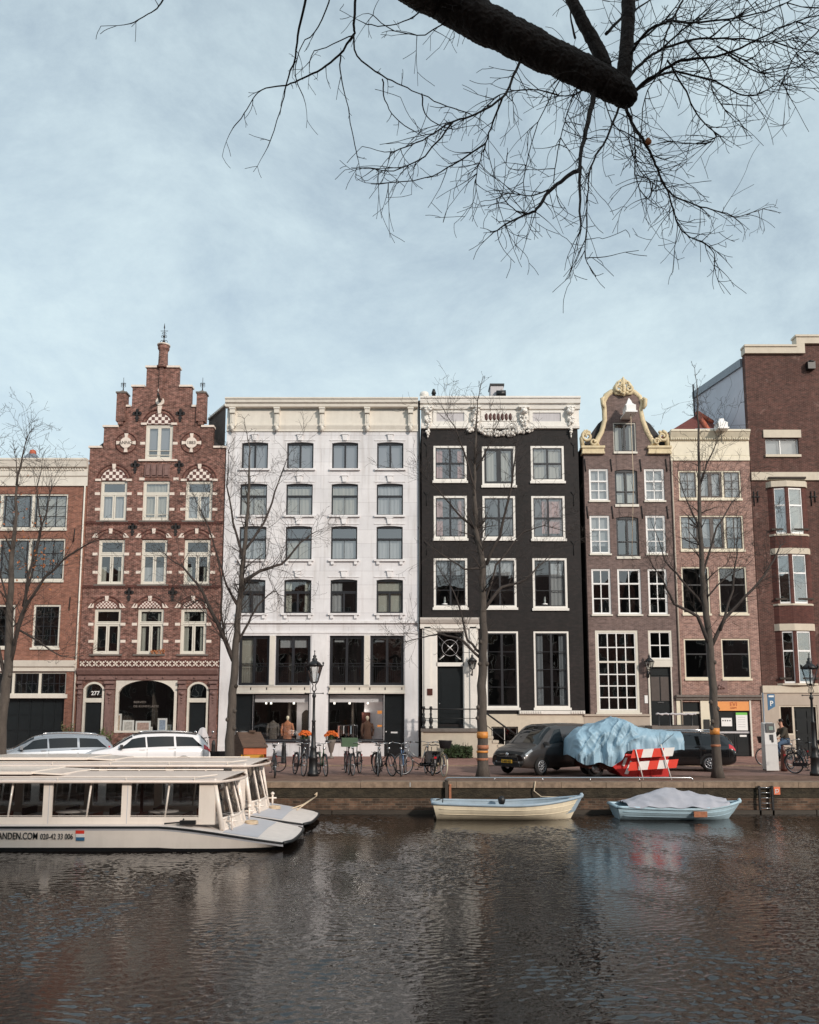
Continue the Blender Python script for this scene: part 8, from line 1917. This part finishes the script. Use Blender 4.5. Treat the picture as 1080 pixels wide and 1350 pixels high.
# wooden box on a cargo bicycle
p = G(322, 1020, -.04); x, y = p.x, p.y
cb_ = empty('cargo_bicycle', (x, y, -.04), 'cargo bicycle carrying a house shaped wooden box with an orange varnished side', 'cargo bicycle')
def at(px, py, Y): q = PX(px, py, Y); return q.x, q.z
xl_, _ = at(299, 990, y); xm_, ze = at(325, 983, y); xr_, _ = at(353.5, 983, y); _, zr_ = at(320, 965, y); _, zb_ = at(340, 994, y)
m = MB(); m.add([(xl_, y+.3, zb_-.2), (xm_, y-.5, zb_-.2), (xm_, y-.5, ze), (xl_+.42, y-.15, zr_), (xl_, y+.3, ze)], [(0, 1, 2, 3, 4)]); m.build('gable_end', wood_brown, cb_)
m = MB(); m.add([(xm_, y-.5, zb_), (xr_, y-.3, zb_), (xr_, y-.3, ze), (xm_, y-.5, ze)], [(0, 1, 2, 3)]); m.add([(xr_, y-.3, zb_-.2), (xr_-.6, y+.5, zb_-.2), (xr_-.6, y+.5, ze), (xr_, y-.3, ze)], [(0, 1, 2, 3)]); m.build('side_panel', wood_orange, cb_)
m = MB(); R1 = Vector((xl_+.38, y-.12, zr_)); R2 = Vector((xr_-.3, y+.1, zr_)); E1 = Vector((xm_-.02, y-.56, ze-.02)); E2 = Vector((xr_+.06, y-.36, ze-.02)); F1 = Vector((xl_-.05, y+.34, ze-.02)); F2 = Vector((xr_-.6, y+.55, ze-.02))
dn = Vector((0, 0, -.04)); m.add([E1, E2, R2, R1, E1+dn, E2+dn, R2+dn, R1+dn], [(0, 1, 2, 3), (4, 7, 6, 5), (0, 4, 5, 1), (1, 5, 6, 2), (3, 7, 4, 0)]); m.add([R1, R2, F2, F1, R1+dn, R2+dn, F2+dn, F1+dn], [(0, 1, 2, 3), (4, 7, 6, 5), (2, 1, 5, 6), (0, 3, 7, 4)]); m.box(R1.x+.45, R1.x+.65, y-.1, y+.1, zr_-.02, zr_+.06); m.build('roof_lid', wood_brown, cb_)
m = MB(); m.box(xm_-.1, xr_-.1, y-.45, y-.2, .25, zb_-.01); m.build('yellow_crate', M('yellow_crate', (206,150,58), .5, .1, 4), cb_)
for xw, yw in ((xl_+.25, y+.3), (xm_+.1, y-.55)):
    m = MB(); m.ring((xw, yw, .22), .22, .012, 20, 5); w = m.build('wheel', alloy, cb_); m = MB(); m.ring((xw, yw, .22), .24, .02, 20, 5); m.build('tyre', rubber, w)
m = MB(); m.ring((xr_+.35, y+.3, .3), .28, .02, 24, 6); m.tube([(xr_-.4, y+.2, .3), (xr_+.1, y+.3, .35), (xr_+.2, y+.3, .9), (xr_+.1, y+.3, 1.05)], .02, 6); m.tube([(xr_+.35, y+.3, .3), (xr_+.1, y+.3, .5)], .015, 5); m.build('rear_frame', fr_black, cb_)
# scooter with checked screen, folded parasol
p = G(268, 1012, -.04); x, y = p.x, p.y; sc_ = empty('scooter', (x, y, -.04), 'motor scooter with a round headlight and checked cover behind the white car', 'scooter')
m = MB(); m.lathe((x-.05, y-.1, .55), [(.12, 0), (.2, .1), (.22, .35), (.15, .5), (.05, .55)], 10, sy=.5); m.tube([(x-.05, y-.05, .95), (x-.05, y-.05, 1.15)], .03, 6); m.tube([(x-.4, y, 1.2), (x-.05, y-.05, 1.15), (x+.3, y, 1.2)], .02, 6); m.box(x-.2, x+.9, y+.1, y+.3, .35, .62); m.build('body', car_black, sc_)
m = MB(); m.ring((x-.05, y-.15, .25), .18, .07, 18, 6); m.ring((x+.8, y+.2, .25), .18, .07, 18, 6); m.build('tyres', rubber, sc_)
m = MB(); m.lathe((x-.07, y-.2, 1.12), [(.01, -.1), (.1, -.04), (.11, .04), (.02, .1)], 12, sy=.5); m.build('headlight', head_glass, sc_)
m = MB(); m.obox((x-.05, y-.24, .78), (.26, 0, 0), (0, .01, 0), (0, .03, .28))
for i in range(4): m.obox((x-.05, y-.262+0*i, .56+i*.15), (.27, 0, 0), (0, .008, 0), (0, 0, .014), 1); m.obox((x-.26+i*.14, y-.262, .78), (.012, 0, 0), (0, .008, 0), (0, .03, .28), 1)
m.build('checked_screen', [charcoal, bright_white], sc_)
m = MB()
for s_ in (-1, 1): m.tube([(x+s_*.3, y, 1.2), (x+s_*.36, y-.02, 1.42)], .01, 4); m.lathe((x+s_*.36, y-.02, 1.4), [(.01, -.06), (.07, 0), (.01, .06)], 8, sy=.4)
m.build('mirrors', chrome, sc_)
q = PX(263, 990, 41.2); zt = PX(266, 959, 41.2).z; m = MB(); vs_ = []
nn = 24; prof = [(.42, .35), (.4, .6), (.33, 1.0), (.24, zt-.3), (.14, zt-.05), (.03, zt)]
m2 = [(r_*(1+.12*(k % 2)), z_) for k, (r_, z_) in enumerate(prof)]
for r_, z_ in prof:
    for k in range(nn): a = 2*pi*k/nn; rr = r_*(1+.16*cos(6*a+z_*1.5)); vs_.append((q.x+rr*cos(a)+.14*(z_/zt), q.y+rr*sin(a)*.7, z_))
m.add(vs_, [(i*nn+k, i*nn+(k+1) % nn, (i+1)*nn+(k+1) % nn, (i+1)*nn+k) for i in range(len(prof)-1) for k in range(nn)], 0, True)
t = empty('parasol', (q.x, q.y, 0), 'folded white parasol standing before the right hand arched door', 'parasol'); m.build('folded_canopy', sign_white if 0 else net, t); m = MB(); m.tube([(q.x, q.y, 0), (q.x, q.y, .6)], .03, 8); m.lathe((q.x, q.y, 0), [(.3, 0), (.3, .06), (.05, .08)], 14); m.build('stand', charcoal, t)

# ================================================================== CYCLIST
pb = G(1027, 1009.5, -.04); by = pb.y
cbk = empty('bicycle', (0, 0, 0), 'dark bicycle being ridden left past the parking machine', 'bicycle'); bike_mesh(cbk, fr_black, True, 'black')
cbk.location = pb; cbk.rotation_euler = (0, 0, pi)
def skinobj(name, verts, edges, radii, mat_, parent, rootv=0, sub=2):
    me = bpy.data.meshes.new(name); me.from_pydata(verts, edges, []); o = bpy.data.objects.new(name, me); C.objects.link(o); o.parent = parent; me.materials.append(mat_)
    md = o.modifiers.new('skin', 'SKIN'); md.use_smooth_shade = True
    if not me.skin_vertices: 
        bm = bmesh.new(); bm.from_mesh(me); bm.verts.layers.skin.verify(); bm.to_mesh(me); bm.free()
    for i, v in enumerate(me.skin_vertices[0].data):
        r_ = radii[i]; v.radius = r_ if isinstance(r_, tuple) else (r_, r_); v.use_root = (i == rootv)
    s_ = o.modifiers.new('smooth', 'SUBSURF'); s_.levels = sub; s_.render_levels = sub; return o
pr = empty('person', (0, 0, 0), 'cyclist in a dark olive jacket and blue jeans riding to the left', 'person'); pr.location = pb+Vector((.12, 0, 0)); pr.rotation_euler = (0, 0, pi); pr.scale = (1.06,)*3; cbk.scale = (1.08,)*3
hipc = (-.22, 0, 1.0); V_ = [hipc, (-.2, 0, 1.18), (-.14, 0, 1.38), (-.1, 0, 1.5), (-.07, 0, 1.58), (-.04, 0, 1.66), (-.03, 0, 1.76)]
E_ = [(0, 1), (1, 2), (2, 3), (3, 4), (4, 5), (5, 6)]; R_ = [.14, .13, .15, .1, .055, .088, .08]
def limb(pts, rs, a):
    k = a
    for p, r_ in zip(pts, rs): V_.append(p); R_.append(r_); E_.append((k, len(V_)-1)); k = len(V_)-1
hands = {}
for s_ in (-1, 1):
    limb([(-.12, s_*.17, 1.45), (.0, s_*.24, 1.24), (.14, s_*.27, 1.11)], [.055, .045, .03], 3)
    knee, ank, toe = ((.16, s_*.12, .86), (.0, s_*.13, .46), (.13, s_*.13, .44)) if s_ > 0 else ((.1, s_*.12, .72), (.0, s_*.13, .28), (.12, s_*.13, .2))
    limb([(-.18, s_*.1, .98), knee, ank, toe], [.085, .06, .042, .03], 0)
body = skinobj('body', V_, E_, R_, skin, pr)
# jacket, trousers, shoes, hair
skinobj('jacket', [(-.23, 0, .98), (-.2, 0, 1.15), (-.14, 0, 1.36), (-.11, 0, 1.49), (-.09, 0, 1.56), (-.13, .19, 1.46), (-.01, .26, 1.24), (.12, .28, 1.12), (-.13, -.19, 1.46), (-.01, -.26, 1.24), (.12, -.28, 1.12)], [(0, 1), (1, 2), (2, 3), (3, 4), (3, 5), (5, 6), (6, 7), (3, 8), (8, 9), (9, 10)], [(.17, .16), (.17, .16), (.19, .17), (.13, .12), .08, .085, .07, .055, .085, .07, .055], jacket_m, pr)
skinobj('trousers', [(-.23, 0, 1.0), (-.18, .11, .97), (.16, .12, .86), (.0, .13, .5), (-.18, -.11, .97), (.1, -.12, .72), (.0, -.13, .32)], [(0, 1), (1, 2), (2, 3), (0, 4), (4, 5), (5, 6)], [.15, .11, .085, .062, .11, .085, .062], jeans_m, pr)
for s_, z_ in ((1, .44), (-1, .2)):
    m = MB(); m.lathe((0, 0, 0), [(.03, -.09), (.05, -.03), (.045, .06), (.02, .13)], 8, sx=.8, sy=.9); m.xform(Matrix.Translation((.06, s_*.13, z_)) @ Matrix.Rotation(pi/2, 4, 'Y')); o = m.build('shoe', rubber, None); o.parent = pr
hd = Vector((.01, -.0, 1.77))
m = MB(); m.lathe((-.065, 0, 1.74), [(.06, .0), (.082, .05), (.085, .08), (.07, .11), (.02, .135)], 12, sx=1.1); o = m.build('hair', hair_m, None); o.parent = pr
m = MB(); m.lathe((-.002, 0, 1.635), [(.02, 0), (.05, .02), (.052, .045), (.02, .055)], 10, sx=1.0); o = m.build('beard', hair_m, None); o.parent = pr
m = MB()   # face: nose, eyes, ears
m.lathe((.075, 0, 1.715), [(.014, 0), (.02, .015), (.008, .05)], 6)
for s_ in (-1, 1): m.lathe((-.03, s_*.092, 1.7), [(.008, 0), (.02, .03), (.008, .06)], 6, sy=.4); m.lathe((.062, s_*.034, 1.755), [(.004, -.008), (.012, 0), (.004, .008)], 6, 1)
o = m.build('face', [skin, hair_m], None); o.parent = pr
for s_ in (-1, 1):
    m = MB(); c = Vector((.17, s_*.285, 1.1)); m.obox(c, (.045, 0, -.01), (0, .036, 0), (0, 0, .016))
    for k in range(4): yk = c.y+(-.03+k*.02); m.tube([(c.x+.04, yk, c.z), (c.x+.075, yk, c.z-.01), (c.x+.08, yk, c.z-.045-.004*k), (c.x+.05, yk, c.z-.06)], .0095, 6)
    m.tube([(c.x+.0, c.y-s_*.035, c.z-.005), (c.x+.04, c.y-s_*.05, c.z-.03), (c.x+.06, c.y-s_*.035, c.z-.05)], .011, 6); o = m.build('hand', skin, None); o.parent = pr
